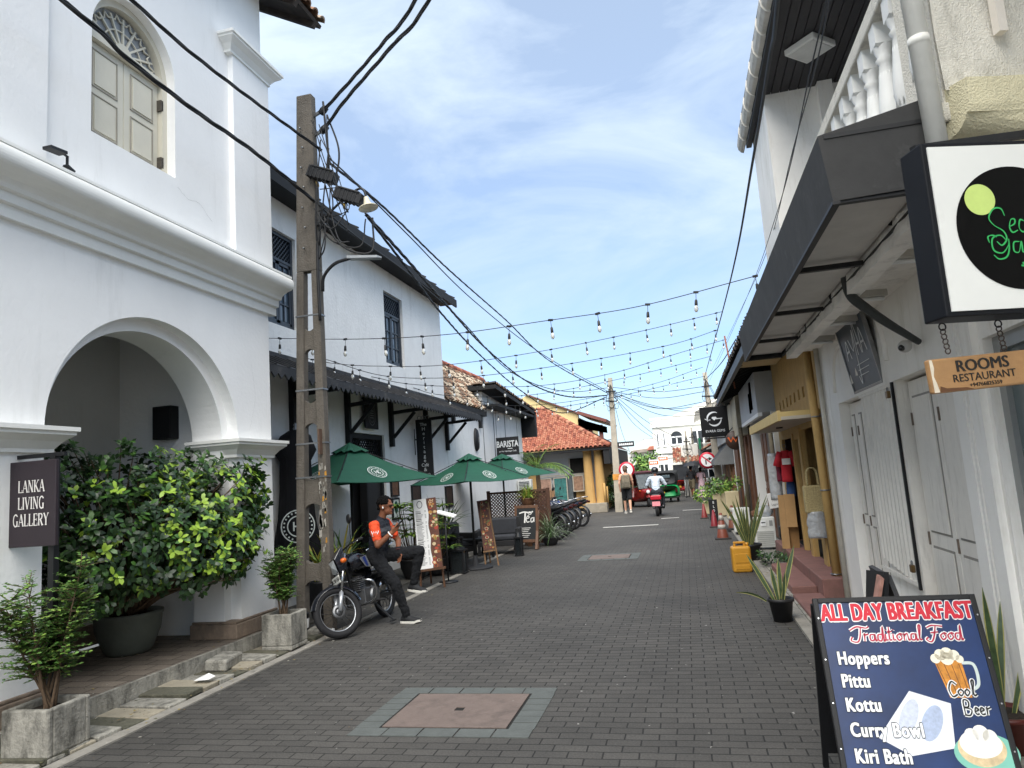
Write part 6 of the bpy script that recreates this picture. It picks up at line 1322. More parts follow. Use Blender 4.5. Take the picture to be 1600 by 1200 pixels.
# rough party wall, corbel and waste pipe
t = T('rough_party_wall', 'rough rendered white wall with a yellowed corbel above the round emblem signboard', 'wall', (2, 3.4, 3.2)); mb = MB(); n = 30; vs = []; fs = []
for i in range(n + 1):
    for j in range(n + 1): x = 1.27 + 2.4 * i / n; z = 3.26 + 4.4 * j / n; vs.append((x + (.025 * noise.noise((z * 4, 1, 2)) if i == 0 else 0), 3.33 + .02 * noise.noise((x * 5, z * 5, 0)), z))
for i in range(n):
    for j in range(n): a = i * (n + 1) + j; fs.append((a, a + n + 1, a + n + 2, a + 1))
mb.add(vs, fs, rough_wall); mb.box(1.28, 3.36, 3.13, 3.7, 3.6, 7.6, rough_wall); mb.build('wall', t)
mb = MB(); pr = [(3.35, 3.02)] + [(3.35 - .12 * math.sin(a) , 3.02 + .12 * (1 - math.cos(a))) for a in [math.pi / 2 * i / 6 for i in range(7)]] + [(3.22, 3.26), (3.35, 3.28), (3.55, 3.28), (3.55, 3.0)]
n = 16; vs = []; fs = []; k_ = len(pr)
for i in range(n + 1):
    x = 1.29 + 2.3 * i / n; dz = .04 * math.sin(x * 6.5) + .02 * noise.noise((x * 7, 0, 0))
    for (y, z) in pr: vs.append((x, y + .01 * noise.noise((x * 9, z * 9, 1)), z + (dz if z < 3.1 else 0)))
for i in range(n):
    for j in range(k_): fs.append((i * k_ + j, i * k_ + (j + 1) % k_, (i + 1) * k_ + (j + 1) % k_, (i + 1) * k_ + j))
mb.add(vs, fs + [tuple(range(k_))], yellowish); mb.build('corbel', t)
mb = MB(); mb.box(1.52, 3.27, 3.5, 1.56, 3.31, 7, M('cable_trunking', '#d7d0c6', .5)); mb.build('trunking', t)
rot_about(t, (1.27, 3.33, 0), R(17)); pipe_m = M('waste_pipe_paint', '#d5d4cd', .6, .05, 6, .08, 40, stain='#7d786c', samt=.25, sscale=(9, 9, 3))
t = T('waste_pipe', 'fat white waste pipe rising beside the balcony balusters', 'pipe', (1.185, 3.3, 2.9)); mb = MB(); mb.cyl((1.195, 3.28, 2.75), (1.10, 3.28, 7.5), .042, pipe_m, n=22); mb.cyl((1.181, 3.28, 3.46), (1.180, 3.28, 3.50), .0435, pipe_m, n=22); mb.build('pipe', t)
# dark metal awning
awn = M('dark_awning_metal', '#343434', .85, .2, 4, .08, 20, stain='#6b6b6b', samt=.2, sscale=(5, 5, 5)); awp = M('awning_soffit_panel', '#c6c3be', .7, .1, 4)
t = T('dark_awning', 'long dark grey metal box awning projecting over the shop doors', 'awning', (.9, 5.9, 3)); mb = MB()
mb.add([(.77, 3.38, 2.85), (.77, 8.45, 2.85), (.74, 8.45, 3.17), (.74, 3.38, 3.17), (1.2, 3.38, 2.86), (1.2, 8.45, 2.86), (1.18, 8.45, 3.26), (1.18, 3.38, 3.26), (.80, 3.41, 2.85), (.80, 8.42, 2.85), (1.17, 3.41, 2.86), (1.17, 8.42, 2.86)],
       [(0, 3, 2, 1), (3, 7, 6, 2), (0, 4, 7, 3), (1, 2, 6, 5), (0, 1, 9, 8), (0, 8, 10, 4), (1, 5, 11, 9), (4, 10, 11, 5), (5, 6, 7, 4)], awn)
mb.build('shell', t); mb = MB(); mb.box(.80, 3.41, 2.90, 1.17, 8.42, 2.91, awp); mb.build('soffit', t); mb = MB()
for y in (3.39, 4.6, 5.9, 7.2, 8.40): mb.box(.79, y, 2.84, 1.17, y + .035, 2.87, black_paint)
mb.box(.765, 3.38, 2.835, .80, 8.45, 2.85, black_paint); mb.box(.765, 3.375, 3.15, 1.18, 3.38, 3.17, black_paint); mb.build('frame', t)
t = T('rubber_hose', 'flat black rubber strap hanging from the awning edge to the wall', 'hose', (1.3, 5.5, 2.8)); mb = MB(); p = smooth_path([(1.175, 5.09, 3.12), (1.175, 5.11, 2.96), (1.21, 5.2, 2.80), (1.31, 5.26, 2.70), (1.45, 5.3, 2.58), (1.67, 5.45, 2.45)], 6)
mb.tube(p, [.022 + .012 * math.sin(math.pi * i / (len(p) - 1)) for i in range(len(p))], M('hose_rubber', '#3a3d3c', .7, .2), 8); mb.build('strap', t)
for y, l in ((4.75, 'tube light fitting under the white canopy slab, nearest the round emblem signboard'), (5.8, 'second tube light fitting under the white canopy slab'), (6.75, 'third tube light fitting under the white canopy slab'), (7.75, 'last tube light fitting at the far end of the white canopy slab')):
    t = T('tube_light', l, 'light', (1.47, y, 2.93), R(12), 'tube lights under the canopy slab'); mb = MB(); mb.box(-.14, -.035, -.05, .14, .035, 0.005, M('fitting_grey', '#b5b2ab', .6)); mb.build('fitting', t, False, bevel=.006); mb = MB(); mb.cyl((-.12, 0, -.065), (.12, 0, -.065), .015, white_paint); mb.build('tube', t, False)
t = T('security_camera', 'small dome security camera on the wall under the canopy', 'camera', (1.62, 5.6, 2.45)); mb = MB(); mb.ball((0, 0, 0), (.05, .05, .045), M('camera_white', '#b9b8b4', .4)); mb.bar((.0, 0, .02), (.08, 0, .05), .03, .03, MATS['camera_white']); mb.build('body', t, False); mb = MB(); mb.ball((-.03, -.025, -.012), .024, dark_glass); mb.build('lens', t, False)
# doors
def panel_door(par, y0, y1, z0, z1, sub):
    d = MB(); x = WX + .10; d.box(x, y0, z0, x + .05, y1, z1, door_grey); o = d.build('door', par, bevel=.004); ORG[o.name] = ORG[par.name]
    d = MB(); zm = z0 + (z1 - z0) * .42; a = .075
    for (p, q) in ((z0 + .12, zm - .05), (zm + .05, z1 - .12)):
        d.box(x - .004, y0 + a, p, x, y1 - a, q, door_shade); d.box(x - .012, y0 + a + .018, p + .018, x - .004, y1 - a - .018, q - .018, door_grey)
    d.build('panel', o); 
    d = MB(); 
    for z in (z0 + .35, zm, z1 - .3): d.box(x - .012, y1 - .02, z - .05, x, y1 - .005, z + .05, M('hinge_rust', '#6d6055', .7, .3, 20))
    d.build('hinge', o); return o
y = 5.08
for i in range(2): panel_door(sh, y, y + .60, .12, 2.25, 0); y += .615
y = 7.55
for i in range(3): panel_door(sh, y, y + .285, .12, 2.25, 0); y += .295
mb = MB(); mb.box(WX + .02, 6.32, .12, WX + .15, 6.40, 2.27, door_grey); mb.build('door_post', sh); mb = MB(); mb.box(WX + .08, 6.40, .12, WX + .14, 7.54, .9, shop_white); mb.build('sill_panel', sh)
mb = MB(); yy = 6.40; n = 40; vs = []; fs = []
for i in range(n + 1): y = 6.40 + 1.13 * i / n; x = WX + .03 - (.022 if i % 4 in (1, 2) else 0); vs += [(x, y, .62 + .1 * (y - 6.4)), (x, y, 2.27)]
for i in range(n): fs.append((2 * i, 2 * i + 1, 2 * i + 3, 2 * i + 2))
mb.add(vs, fs, M('corrugated_white', '#dedbd4', .5, .06, 4, .1, 30, stain='#9a958a', samt=.3, sscale=(9, 9, 1))); mb.box(WX + .0, 6.38, .6, WX + .04, 6.41, 2.27, black_wood); mb.box(WX + .005, 6.40, .62, WX + .03, 7.53, .65, door_grey); mb.box(WX + .005, 6.40, 2.24, WX + .03, 7.53, 2.27, door_grey); mb.build('shutter_sheet', sh)
for z, l in ((2.18, 'padlock at the top of the corrugated white shutter'), (.78, 'rusty padlock at the bottom of the corrugated white shutter')):
    t = T('padlock', l, 'padlock', (WX - .03, 6.39, z)); mb = MB(); mb.box(-.015, -.03, -.04, .015, .03, .02, M('padlock_brass', '#6b5536', .4, .3, 20, metal=.6)); mb.build('body', t, False, bevel=.006); mb = MB(); mb.torus((0, 0, .03), .02, .005, steel, (1, 0, 0), 14, 5); mb.build('shackle', t, False)
mb = MB()
for (a, b, c, d) in ((3.3, 3.38, .12, 2.3), (4.42, 4.5, .12, 2.3), (3.38, 4.42, 2.22, 2.3), (3.38, 4.42, .12, .2)): mb.box(WX + .05, a, c, WX + .12, b, d, M('alu_frame', '#9a9c9b', .4, .05, 6, metal=.5))
gd = mb.build('glass_door', sh); mb = MB(); mb.box(WX + .08, 3.38, .2, WX + .09, 4.42, 2.22, M('shop_door_glass', '#5b6668', .08, .1, 2)); mb.build('pane', gd)
# AYAA board
t = T('shop_board', 'tilted dark framed board with scribbled white letters above the corrugated shutter', 'sign', (1.66, 7.1, 2.6)); X = mat_frame((1.645, 7.12, 2.63), (0, -1, 0), (-.16, 0, 1)); Y = Matrix.Translation(-V(ORG[t.name])) @ X
mb = MB(); mb.X = Y; mb.box(-.50, -.32, -.03, .50, .32, -.005, M('board_slate', '#3f4b57', .45, .3, 1.2)); mb.build('board', t, False); mb = MB(); mb.X = Y
for (a, b, c, d) in ((-.52, -.34, .52, -.32), (-.52, .32, .52, .34), (-.52, -.32, -.5, .32), (.5, -.32, .52, .32)): mb.box(a, b, -.03, c, d, .004, steel)
mb.build('frame', t, False); mb = MB(); ink = M('board_ink', '#e2e5e6', .7)
for p in ([(-.36, -.02), (-.26, .16), (-.2, -.02)], [(-.33, .05), (-.2, .06)], [(-.16, .16), (-.06, .04), (.06, .22), (-.08, -.25), (-.14, -.2)], [(.06, -.02), (.14, .3), (.2, -.02)], [(.08, .08), (.2, .08)], [(.22, -.02), (.3, .2), (.38, -.02)], [(.24, .07), (.36, .07)]):
    ribbon(mb, [(q.x, q.y) for q in smooth_path(p, 5)] if len(p) > 2 else p, .02, Y, ink, .002)
for i in range(3): ribbon(mb, [(-.1, -.1 - .05 * i), (.35 - .06 * i, -.1 - .05 * i)], .007, Y, ink, .002)
mb.build('lettering', t, False)
# round emblem signboard (light box)
t = T('lightbox_sign', 'projecting white light box sign with black circle and green script lettering', 'sign', (1.36, 3.05, 2.5)); mb = MB(); sgb = M('sign_navy_black', '#0e1016', .5, .1, 6, spec=.25); sgw = M('sign_face_white', '#dfe0dc', .45, .03, 3, stain='#9a988e', samt=.14, sscale=(6, 6, 3))
mb.box(1.0, 2.93, 2.185, 1.70, 3.06, 2.875, sgb); mb.build('case', t, bevel=.006); mb = MB(); mb.box(1.022, 2.924, 2.205, 1.69, 2.93, 2.855, sgw); mb.build('face', t)
X = mat_frame((1.335, 2.924, 2.52), (1, 0, 0), (0, 0, 1)); mb = MB(); Y = Matrix.Translation(-V(ORG[t.name])) @ X; disc(mb, Y, (0, 0), .245, M('sign_black_disc', '#050505', .5, spec=.12), .0015, 60); disc(mb, Y, (-.135, .115), .062, M('lime_disc', '#c3d97a', .45), .003, 36); mb.build('emblem', t, False)
mb = MB(); gs = M('sign_green_script', '#2fae5a', .45)
KS = .000694; F_ = lambda *q: [((a - 1535) * KS, (184 - b) * KS) for a, b in q]
S_ = [F_((1468, 118), (1452, 76), (1408, 76), (1374, 125), (1396, 168), (1446, 205), (1458, 250), (1425, 285), (1398, 262)), F_((1484, 182), (1518, 165), (1522, 140), (1500, 142), (1486, 185), (1500, 214), (1532, 203)), F_((1578, 152), (1554, 145), (1542, 188), (1560, 214), (1592, 200)),
      F_((1606, 212), (1613, 150), (1611, 165), (1642, 150)), F_((1652, 182), (1682, 165), (1686, 142), (1668, 142), (1654, 185), (1668, 214), (1698, 203)), F_((1724, 110), (1716, 190), (1734, 212), (1750, 204)), F_((1704, 150), (1746, 148)),
      F_((1458, 262), (1424, 228), (1374, 246), (1372, 310), (1420, 328), (1460, 288), (1468, 250), (1462, 310), (1440, 352), (1396, 362), (1368, 338)), F_((1354, 268), (1350, 235), (1376, 226), (1402, 236)), F_((1530, 268), (1496, 272), (1490, 320), (1518, 326), (1540, 268), (1540, 324), (1552, 326)), F_((1560, 330), (1567, 265), (1564, 285), (1602, 260)),
      F_((1648, 272), (1618, 272), (1612, 320), (1636, 322), (1660, 205), (1656, 324)), F_((1674, 300), (1700, 285), (1700, 266), (1680, 270), (1674, 305), (1692, 326), (1712, 318)), F_((1724, 326), (1728, 266), (1728, 285), (1756, 268), (1758, 326))]
for p in S_:
    q = smooth_path(p, 6); n = len(q); ribbon(mb, [(a.x, a.y) for a in q], [.0028 + .0036 * abs(math.sin(3.1 * i / n * 2)) for i in range(n)], Y, gs, .0045)
for p in ([(-.012, -.152), (.03, -.162), (.08, -.16)], [(.005, -.155), (-.005, -.14)], [(.02, -.158), (.014, -.142)], [(.038, -.16), (.034, -.144)], [(.012, -.16), (.002, -.172)], [(.032, -.162), (.024, -.177)]): ribbon(mb, p, .007, Y, gs, .0045)
mb.build('lettering', t, False); mb = MB(); mb.bar((1.05, 3.04, 2.9), (1.9, 3.2, 3.05), .03, .03, black_paint); mb.bar((1.69, 3.04, 2.5), (1.75, 3.04, 2.5), .2, .04, steel); mb.build('bracket', t); rot_about(t, (1.02, 2.93, 0), R(18))
t = T('rooms_sign', 'orange wooden plank sign lettered ROOMS RESTAURANT hanging on chains', 'sign', (1.15, 3.0, 2.0)); ow = M('varnished_plank', '#a07a50', .5, .2, 5, .15, 25, stain='#5f3a1c', samt=.3, sscale=(4, 12, 12)); mb = MB(); X = mat_frame((1.155, 2.985, 1.983), (1, 0, .045), (-.045, 0, 1)); Y = Matrix.Translation(-V(ORG[t.name])) @ X; mb.X = Y; mb.box(-.215, -.066, -.03, .215, .066, 0, ow); mb.build('board', t, False, bevel=.008)
mb = MB(); mb.X = Y; edge = M('bare_edge_wood', '#d3c8b4', .7, .2, 20)
for p in ([(-.212, -.063), (-.19, -.063), (-.196, -.03), (-.204, .0), (-.197, .03), (-.2, .063), (-.212, .063)], [(-.19, -.063), (-.05, -.063), (-.08, -.054), (-.16, -.05), (-.185, -.04)]): poly(mb, Matrix.Identity(4), p, edge if p[0][0] < -.2 else M('burnt_edge_wood', '#5a3a20', .7), .0012)
mb.build('worn_edge', t, False)
text('ROOMS', .045, X @ Matrix.Translation((.0, .027, .001)), text_black, t, sx=1.0, offs=[(-.0016, 0), (0, .0006), (.0016, 0)]); text('RESTAURANT', .030, X @ Matrix.Translation((.0, -.018, .001)), text_black, t, bold=.0, sx=1.0); text('+94766825359', .015, X @ Matrix.Translation((.0, -.048, .001)), text_black, t, bold=.0, sx=1.05)
for x in (1.02, 1.25):
    mb = MB(); mb.torus((x, 2.99, 2.165), .014, .003, black_paint, (0, 1, 0), 12, 5)
    for k in range(5): mb.torus((x + .002 * k, 2.99, 2.145 - .019 * k), .0105, .0026, M('rusty_chain', '#3a2f28', .7, .3, 30), (0, 1, 0) if k % 2 else (1, .3, 0), 12, 5)
    mb.build('chain', t)
rot_about(t, (.93, 2.98, 0), R(18))
# ------------------------------------------------------------------ breakfast A-board
t = T('breakfast_board', 'large navy A board menu lettered ALL DAY BREAKFAST in the near foreground', 'menu board', (.95, 4.1, 0)); rg = V((1, .0, .0)).normalized(); up = V((0, .34, .94)).normalized(); X = mat_frame((.952, 3.92, .5), (1, 0, 0), up); Y = Matrix.Translation(-V(ORG[t.name])) @ X
mb = MB(); mb.X = Y
for (a, b, c, d) in ((-.38, -.56, -.355, .50), (.355, -.56, .38, .50), (-.355, .475, .355, .50), (-.355, -.5, .355, -.475)): mb.box(a, b, -.03, c, d, .008, black_paint)
mb.build('frame', t, False, bevel=.003); mb = MB(); mb.X = Y; mb.box(-.355, -.475, -.02, .355, .475, -.002, M('breakfast_navy', '#15305f', .35, .5, 1.6)); mb.build('panel', t, False)
X2 = mat_frame((.952, 4.30, .47), (1, 0, 0), V((0, -.28, .96))); Y2 = Matrix.Translation(-V(ORG[t.name])) @ X2; mb = MB(); mb.X = Y2
for (a, b, c, d) in ((-.38, -.52, -.35, .47), (.35, -.52, .38, .47), (-.35, .44, .35, .47), (-.35, -.4, .35, .44)): mb.box(a, b, -.02, c, d, 0, black_paint)
mb.build('back_panel', t, False)
def outlined(body, h, x, y, fill, edge, sx=1, bold=.03, ob=.075, shear=0, rot=0, align='CENTER', space=1):
    Z = X @ Matrix.Translation((x, y, 0)) @ Matrix.Rotation(R(rot), 4, 'Z'); text(body, h, Z @ Matrix.Translation((0, 0, .0015)), edge, t, sx=sx, shear=shear, align=align, depth=.0003, space=space, offs=[(h * (bold + ob) * math.cos(a * .5236), h * (bold + ob) * math.sin(a * .5236)) for a in range(12)]); text(body, h, Z @ Matrix.Translation((0, 0, .0032)), fill, t, sx=sx, shear=shear, align=align, depth=.0003, space=space, offs=[(h * bold * a, h * bold * .5 * b) for a in (-1, -.3, .4, 1) for b in (-1, 1)])
outlined('ALL DAY BREAKFAST', .083, .0, .422, red_ink, white_paint, sx=.60, bold=.055, ob=.05, space=1.08)
for wd, y in (('Hoppers', .203), ('Pittu', .098), ('Kottu', -.01), ('Curry Bowl', -.12), ('Kiri Bath', -.232)): outlined(wd, .062, -.31, y, white_paint, M('ink_shadow', '#141a2a', .6), sx=.70, bold=.045, ob=.045, align='LEFT', space=1.12)
# script lettering drawn as strokes
def script(strokes, ox, oy, s, fill, edge, wd=.012):
    mb = MB()
    for k, (z, c_, e) in enumerate(((.0015, edge, 1.9), (.003, fill, .8))):
        for p in strokes:
            q = smooth_path([(a * s + ox, b * s + oy) for a, b in p], 5); n = len(q); ribbon(mb, [(a.x, a.y) for a in q], [wd * (e if k == 0 else e * (.75 + .35 * abs(math.sin(5 * i / n)))) for i in range(n)], Y, c_, z + .0002)
    mb.build('script_lettering', t, False)
def wtxt():
    S = []; T_ = lambda *p: S.append(list(p))
    T_((-.2, .75), (.3, 1.0), (.9, .9), (1.1, 1.0)); T_((.55, .92), (.42, .3), (.2, -.05), (-.2, .05), (-.1, .3))           # T
    x = .7
    def low(kind, x):
        if kind == 'r': T_((x, .0), (x + .05, .5), (x + .03, .42), (x + .3, .48)); return x + .38
        if kind == 'a': T_((x + .3, .45), (x + .05, .42), (x + .02, .08), (x + .25, .08), (x + .34, .48), (x + .36, .03), (x + .46, .1)); return x + .52
        if kind == 'd': T_((x + .3, .45), (x + .05, .42), (x + .02, .08), (x + .25, .08), (x + .42, 1.0), (x + .38, .03), (x + .48, .1)); return x + .54
        if kind == 'i': T_((x, .48), (x - .02, .08), (x + .14, .08)); T_((x + .03, .72), (x + .05, .76)); return x + .22
        if kind == 't': T_((x + .06, .95), (x, .1), (x + .16, .08)); T_((x - .1, .6), (x + .22, .64)); return x + .28
        if kind == 'o': T_((x + .2, .48), (x, .3), (x + .1, .03), (x + .32, .2), (x + .22, .48), (x + .4, .42)); return x + .46
        if kind == 'n': T_((x, .0), (x + .04, .48), (x + .03, .36), (x + .25, .48), (x + .28, .05), (x + .4, .1)); return x + .46
        if kind == 'l': T_((x, .1), (x + .2, .95), (x + .08, .95), (x + .04, .1), (x + .18, .08)); return x + .24
        if kind == 'e': T_((x, .22), (x + .26, .3), (x + .16, .48), (x, .25), (x + .12, .02), (x + .34, .12)); return x + .38
    for c in 'raditional': x = low(c, x)
    x += .45; T_((x - .1, .85), (x + .3, 1.0), (x + .95, .92)); T_((x + .5, .96), (x + .3, .3), (x + .05, -.1), (x - .25, .05), (x - .1, .2)); T_((x + .1, .5), (x + .6, .55)); x += .72
    for c in 'ood': x = low(c, x)
    return S, x
S, xw = wtxt(); script(S, -.215, .285, .50 / xw, M('script_red', '#b3203f', .5), white_paint, .0085)
script([[(.5, .8), (.2, 1.0), (-.05, .5), (.1, .0), (.45, .15)], [(.7, .5), (.5, .3), (.65, .05), (.85, .3), (.7, .5)], [(1.1, .5), (.95, .3), (1.05, .05), (1.25, .3), (1.1, .5)], [(1.4, .1), (1.65, 1.0), (1.5, 1.0), (1.5, .1), (1.7, .15)]], .165, .03, .066, text_black, white_paint, .008)
script([[(.1, 0), (.15, .95), (.45, .9), (.4, .55), (.15, .5), (.55, .35), (.4, .0), (.05, .02)], [(.75, .22), (1.0, .35), (.85, .5), (.75, .22), (.85, .05), (1.0, .1)], [(1.1, .22), (1.35, .35), (1.2, .5), (1.1, .22), (1.2, .05), (1.4, .1)], [(1.5, .0), (1.55, .5), (1.55, .4), (1.8, .5)]], .20, -.05, .066, text_black, white_paint, .008)
# pictures on the panel
Y0 = Y; Y = Y0 @ Matrix.Translation((.0, -.035, 0)); mb = MB(); beer = M('beer_amber', '#c7832a', .4, .35, 30); foam = M('beer_foam', '#efe8d2', .5, .08, 40); brown_line = M('beer_line', '#6b3a14', .5)
poly(mb, Y, [(.125, .23), (.245, .225), (.255, .06), (.16, .06)], beer, .0006)
for i in range(4): ribbon(mb, [(.135 + .032 * i, .21), (.168 + .026 * i, .07)], .003, Y, brown_line, .0012)
for (x, y, r_) in ((.135, .235, .022), (.16, .252, .026), (.19, .258, .028), (.22, .25, .024), (.24, .232, .018), (.185, .235, .03)): disc(mb, Y, (x, y), r_, foam, .0013, 16)
ribbon(mb, [(q.x, q.y) for q in smooth_path([(.245, .215), (.295, .205), (.295, .12), (.255, .09)], 6)], .014, Y, M('glass_white', '#cfdcd8', .2), .0012)
Y = Y0 @ Matrix.Translation((-.06, .04, 0)); cloth = M('napkin_white', '#dfe3ea', .5, .06, 9); Y = Y0; poly(mb, Y, [(-.014, .055), (.155, .0), (.13, -.19), (-.06, -.225), (-.19, -.15)], cloth, .0005)
for (c_, rx, ry, m_) in (((-.04, -.06), .036, .088, M('pittu_a', '#c3cada', .6, .14, 60)), ((.055, -.085), .042, .085, M('pittu_b', '#a9b6cf', .6, .16, 60))): disc(mb, Y @ Matrix.Translation((c_[0], c_[1], 0)) @ Matrix.Rotation(R(-28), 4, 'Z'), (0, 0), rx, m_, .0009 + rx * .01, 24, ry)
Y = Y0 @ Matrix.Translation((.02, .035, 0)); disc(mb, Y, (.235, -.245), .135, M('plate_mint', '#7fc0ae', .3, .1), .0007, 36, .085); disc(mb, Y, (.22, -.225), .10, M('hopper_rim', '#d9c39a', .5, .25, 20), .001, 30, .075); disc(mb, Y, (.22, -.205), .088, M('hopper_white', '#f1efe8', .5, .08, 20), .0013, 30, .06)
for (x, y, r_) in ((.19, -.17, .03), (.23, -.16, .034), (.265, -.175, .03)): disc(mb, Y, (x, y), r_, MATS['hopper_white'], .0016, 18)
Y = Y0; poly(mb, Y, [(-.355, -.475), (.355, -.475), (.355, -.36), (.1, -.335), (-.2, -.35), (-.355, -.37)], M('panel_sand', '#a2968a', .4, .2, 5), .0004); mb.build('food_pictures', t, False)
mb = MB(); 
for i in range(5): 
    for s in (-1, 1): disc(mb, Y, (s * .3675, -.4 + .2 * i), .004, chrome, .0095, 8)
mb.build('rivet', t, False)
t = T('leaning_board', 'small black A frame board with pinkish edge behind the breakfast board', 'sign', (1.3, 5.7, 0)); mb = MB(); mb.bar((1.12, 5.62, 0), (1.26, 5.72, .86), .03, .5, black_paint, up=(0, 1, 0)); mb.bar((1.5, 5.75, 0), (1.28, 5.74, .86), .03, .5, M('dark_grey_board', '#4a4a4c', .6), up=(0, 1, 0)); mb.build('panel', t)
mb = MB(); mb.bar((1.09, 5.50, .35), (1.22, 5.46, .86), .02, .12, M('pink_marble', '#b98a7c', .5, .3, 12), up=(0, 1, 0)); mb.build('edge', t)
# ------------------------------------------------------------------ snake plants, jerrycan
snake_g = M('snake_leaf', '#46583a', .4, .35, 16); snake_y = M('snake_margin', '#a8a465', .45, .1, 6)
def snake(loc, label, blades, pot, seed, potm=None):
    t = T('snake_plant', label, 'plant', loc); rr = random.Random(seed); h = 0
    if pot: 
        r, h = pot; mb = MB(); mb.lathe([(0, 0), (r * .74, 0), (r * .98, h * .86), (r * 1.1, h * .87), (r * 1.1, h), (r * .98, h), (r * .95, h * .9), (0, h * .9)], (0, 0, 0), potm or blk_pot, 28); mb.build('pot', t, False); mb = MB(); mb.lathe([(r * .95, 0), (0, .01)], (0, 0, h * .9), soil, 16); mb.build('soil', t, False)
    mb = MB()
    for (dx, dy, L, W, dr) in [(a, b, c, d * .72, e) for a, b, c, d, e in blades]: mb.blade((dx * .12 + rr.uniform(-.02, .02), dy * .12, h * .9), (dx, dy, 1), L, W, dr, snake_g, 8, snake_y, rr.random(), (1, rr.uniform(-.7, .5), 0))
    mb.build('leaves', t, False); return t
snake((.84, 8.28, 0), 'snake plant with a few arching leaves in a black pot by the shop step', [(-.42, 0, .55, .075, .25), (-.12, -.1, .36, .075, .1), (.04, .1, .44, .08, .05), (.3, .0, .60, .08, .15), (-1.3, -.2, .34, .05, .8), (.14, -.1, .30, .07, .1)], (.125, .24), 1)
rr = random.Random(4); snake((.92, 13.2, 0), 'big clump of tall snake plant leaves just behind the yellow jerrycan', [(rr.uniform(-.38, .45), rr.uniform(-.3, .3), rr.uniform(.3, .95), .055, rr.uniform(0, .5)) for i in range(40)], (.2, .3), 2)
snake((1.56, 4.62, .05), 'snake plant beside the near right edge behind the breakfast board', [(-.25, .1, .62, .06, .2), (-.05, -.1, .7, .065, .1), (.15, .1, .6, .06, .2), (-.35, -.1, .45, .055, .3), (.3, 0, .5, .06, .2)], (.15, .2), 3, M('red_glaze_pot', '#5a241d', .35, .2))
t = T('jerrycan', 'worn yellow plastic jerrycan standing on the street', 'jerrycan', (.70, 12.0, 0), R(4)); jm = M('jerry_yellow', '#c08a26', .45, .1, 6, .1, 20, stain='#8a5f18', samt=.3, sscale=(6, 6, 6)); mb = MB(); mb.box(-.145, -.11, 0, .145, .11, .40, jm); mb.build('body', t, False, bevel=.035, seg=3); mb = MB(); mb.box(-.105, -.116, .05, .105, -.108, .12, jm); mb.box(-.105, -.116, .15, .105, -.108, .29, jm); mb.build('moulding', t, False, bevel=.004)
mb = MB(); mb.box(-.10, -.025, .44, .08, .025, .47, jm); mb.box(-.10, -.025, .39, -.065, .025, .44, jm); mb.box(.05, -.025, .39, .08, .025, .44, jm); mb.build('handle', t, False, bevel=.01); mb = MB(); mb.cyl((.11, .03, .39), (.11, .03, .445), .03, jm); mb.build('cap', t, False)
# ================================================================== YELLOW SHOP
yel = M('ochre_yellow_wall', '#b3935c', .8, .1, 3, .3, 25, stain='#6e5a32', samt=.38, sscale=(7, 7, 1.2)); yel2 = M('ochre_canopy', '#c2ab72', .7, .08, 4, .1, 20)
ys = T('yellow_shop', 'ochre yellow shopfront with small canopy and open dark doorways', 'building', (1.7, 11.5, 0)); mb = MB()
rect_wall(mb, 'x', WX, WX + .05, 9.25, 13.8, .28, 3.5, [(9.6, 11.25, .28, 2.12), (11.5, 12.05, .28, 2.0), (12.3, 13.5, .28, 2.05)] + [(9.7 + .42 * i, 9.85 + .42 * i, 2.55, 2.7) for i in range(9)], yel)
mb.box(WX + .25, 13.55, 0, 8, 13.8, 3.4, yel); mb.box(WX - .03, 10.2, .28, WX + .0, 10.45, .65, yel); mb.build('wall', ys)
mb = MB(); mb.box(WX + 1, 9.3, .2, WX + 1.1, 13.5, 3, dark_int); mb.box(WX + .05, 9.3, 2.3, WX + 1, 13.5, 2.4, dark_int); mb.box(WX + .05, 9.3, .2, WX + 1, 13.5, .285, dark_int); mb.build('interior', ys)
mb = MB(); mb.box(1.22, 9.5, 2.20, WX, 13.55, 2.24, M('canopy_underside', '#b5ada0', .8, .08)); mb.box(1.18, 9.5, 2.19, 1.22, 13.6, 2.32, yel2); mb.box(1.22, 9.5, 2.24, WX, 13.55, 2.3, yel2); mb.lathe([(.05, 0), (.05, -.02), (0, -.02)], (1.45, 11.6, 2.2), dark_int, 14); mb.build('canopy', ys)
mb = MB()
for i in range(9): y = 9.7 + .42 * i; mb.box(WX + .1, y, 2.55, WX + .12, y + .15, 2.7, dark_int)
mb.build('vent', ys)
mb = MB(); mb.box(WX - .03, 11.27, .28, WX + .02, 11.45, 2.15, yel); mb.build('post', ys); mb = MB(); mb.box(WX - .02, 12.08, .28, WX + .02, 12.2, 2.1, yel); mb.build('post', ys)
mb = MB(); mb.box(1.42, 9.2, -.02, WX + .9, 13.8, .28, red_step); mb.box(1.10, 7.9, -.02, 1.42, 9.4, .09, red_step); mb.box(1.12, 9.6, -.02, 1.42, 11.8, .14, red_step); mb.build('step', ys, bevel=.015)
t = T('drain_pipe', 'tall ochre painted drain pipe between the white and yellow shops', 'pipe', (1.63, 9.42, 0)); mb = MB(); mb.cyl((1.63, 9.42, .05), (1.60, 9.42, 3.2), .05, yel, n=16)
for z in (.3, 1.3, 2.2): mb.torus((1.62, 9.42, z), .055, .01, steel, (0, 0, 1), 16, 5)
mb.build('pipe', t); t = T('grey_pipe', 'thin grey conduit beside the ochre drain pipe', 'pipe', (1.66, 9.1, 0)); mb = MB(); mb.cyl((1.66, 9.12, .05), (1.66, 9.12, 3.0), .03, M('pale_pipe', '#b9b5aa', .6), n=10); mb.cyl((1.68, 9.28, .05), (1.68, 9.28, 2.9), .016, black_paint, n=8); mb.build('pipe', t)
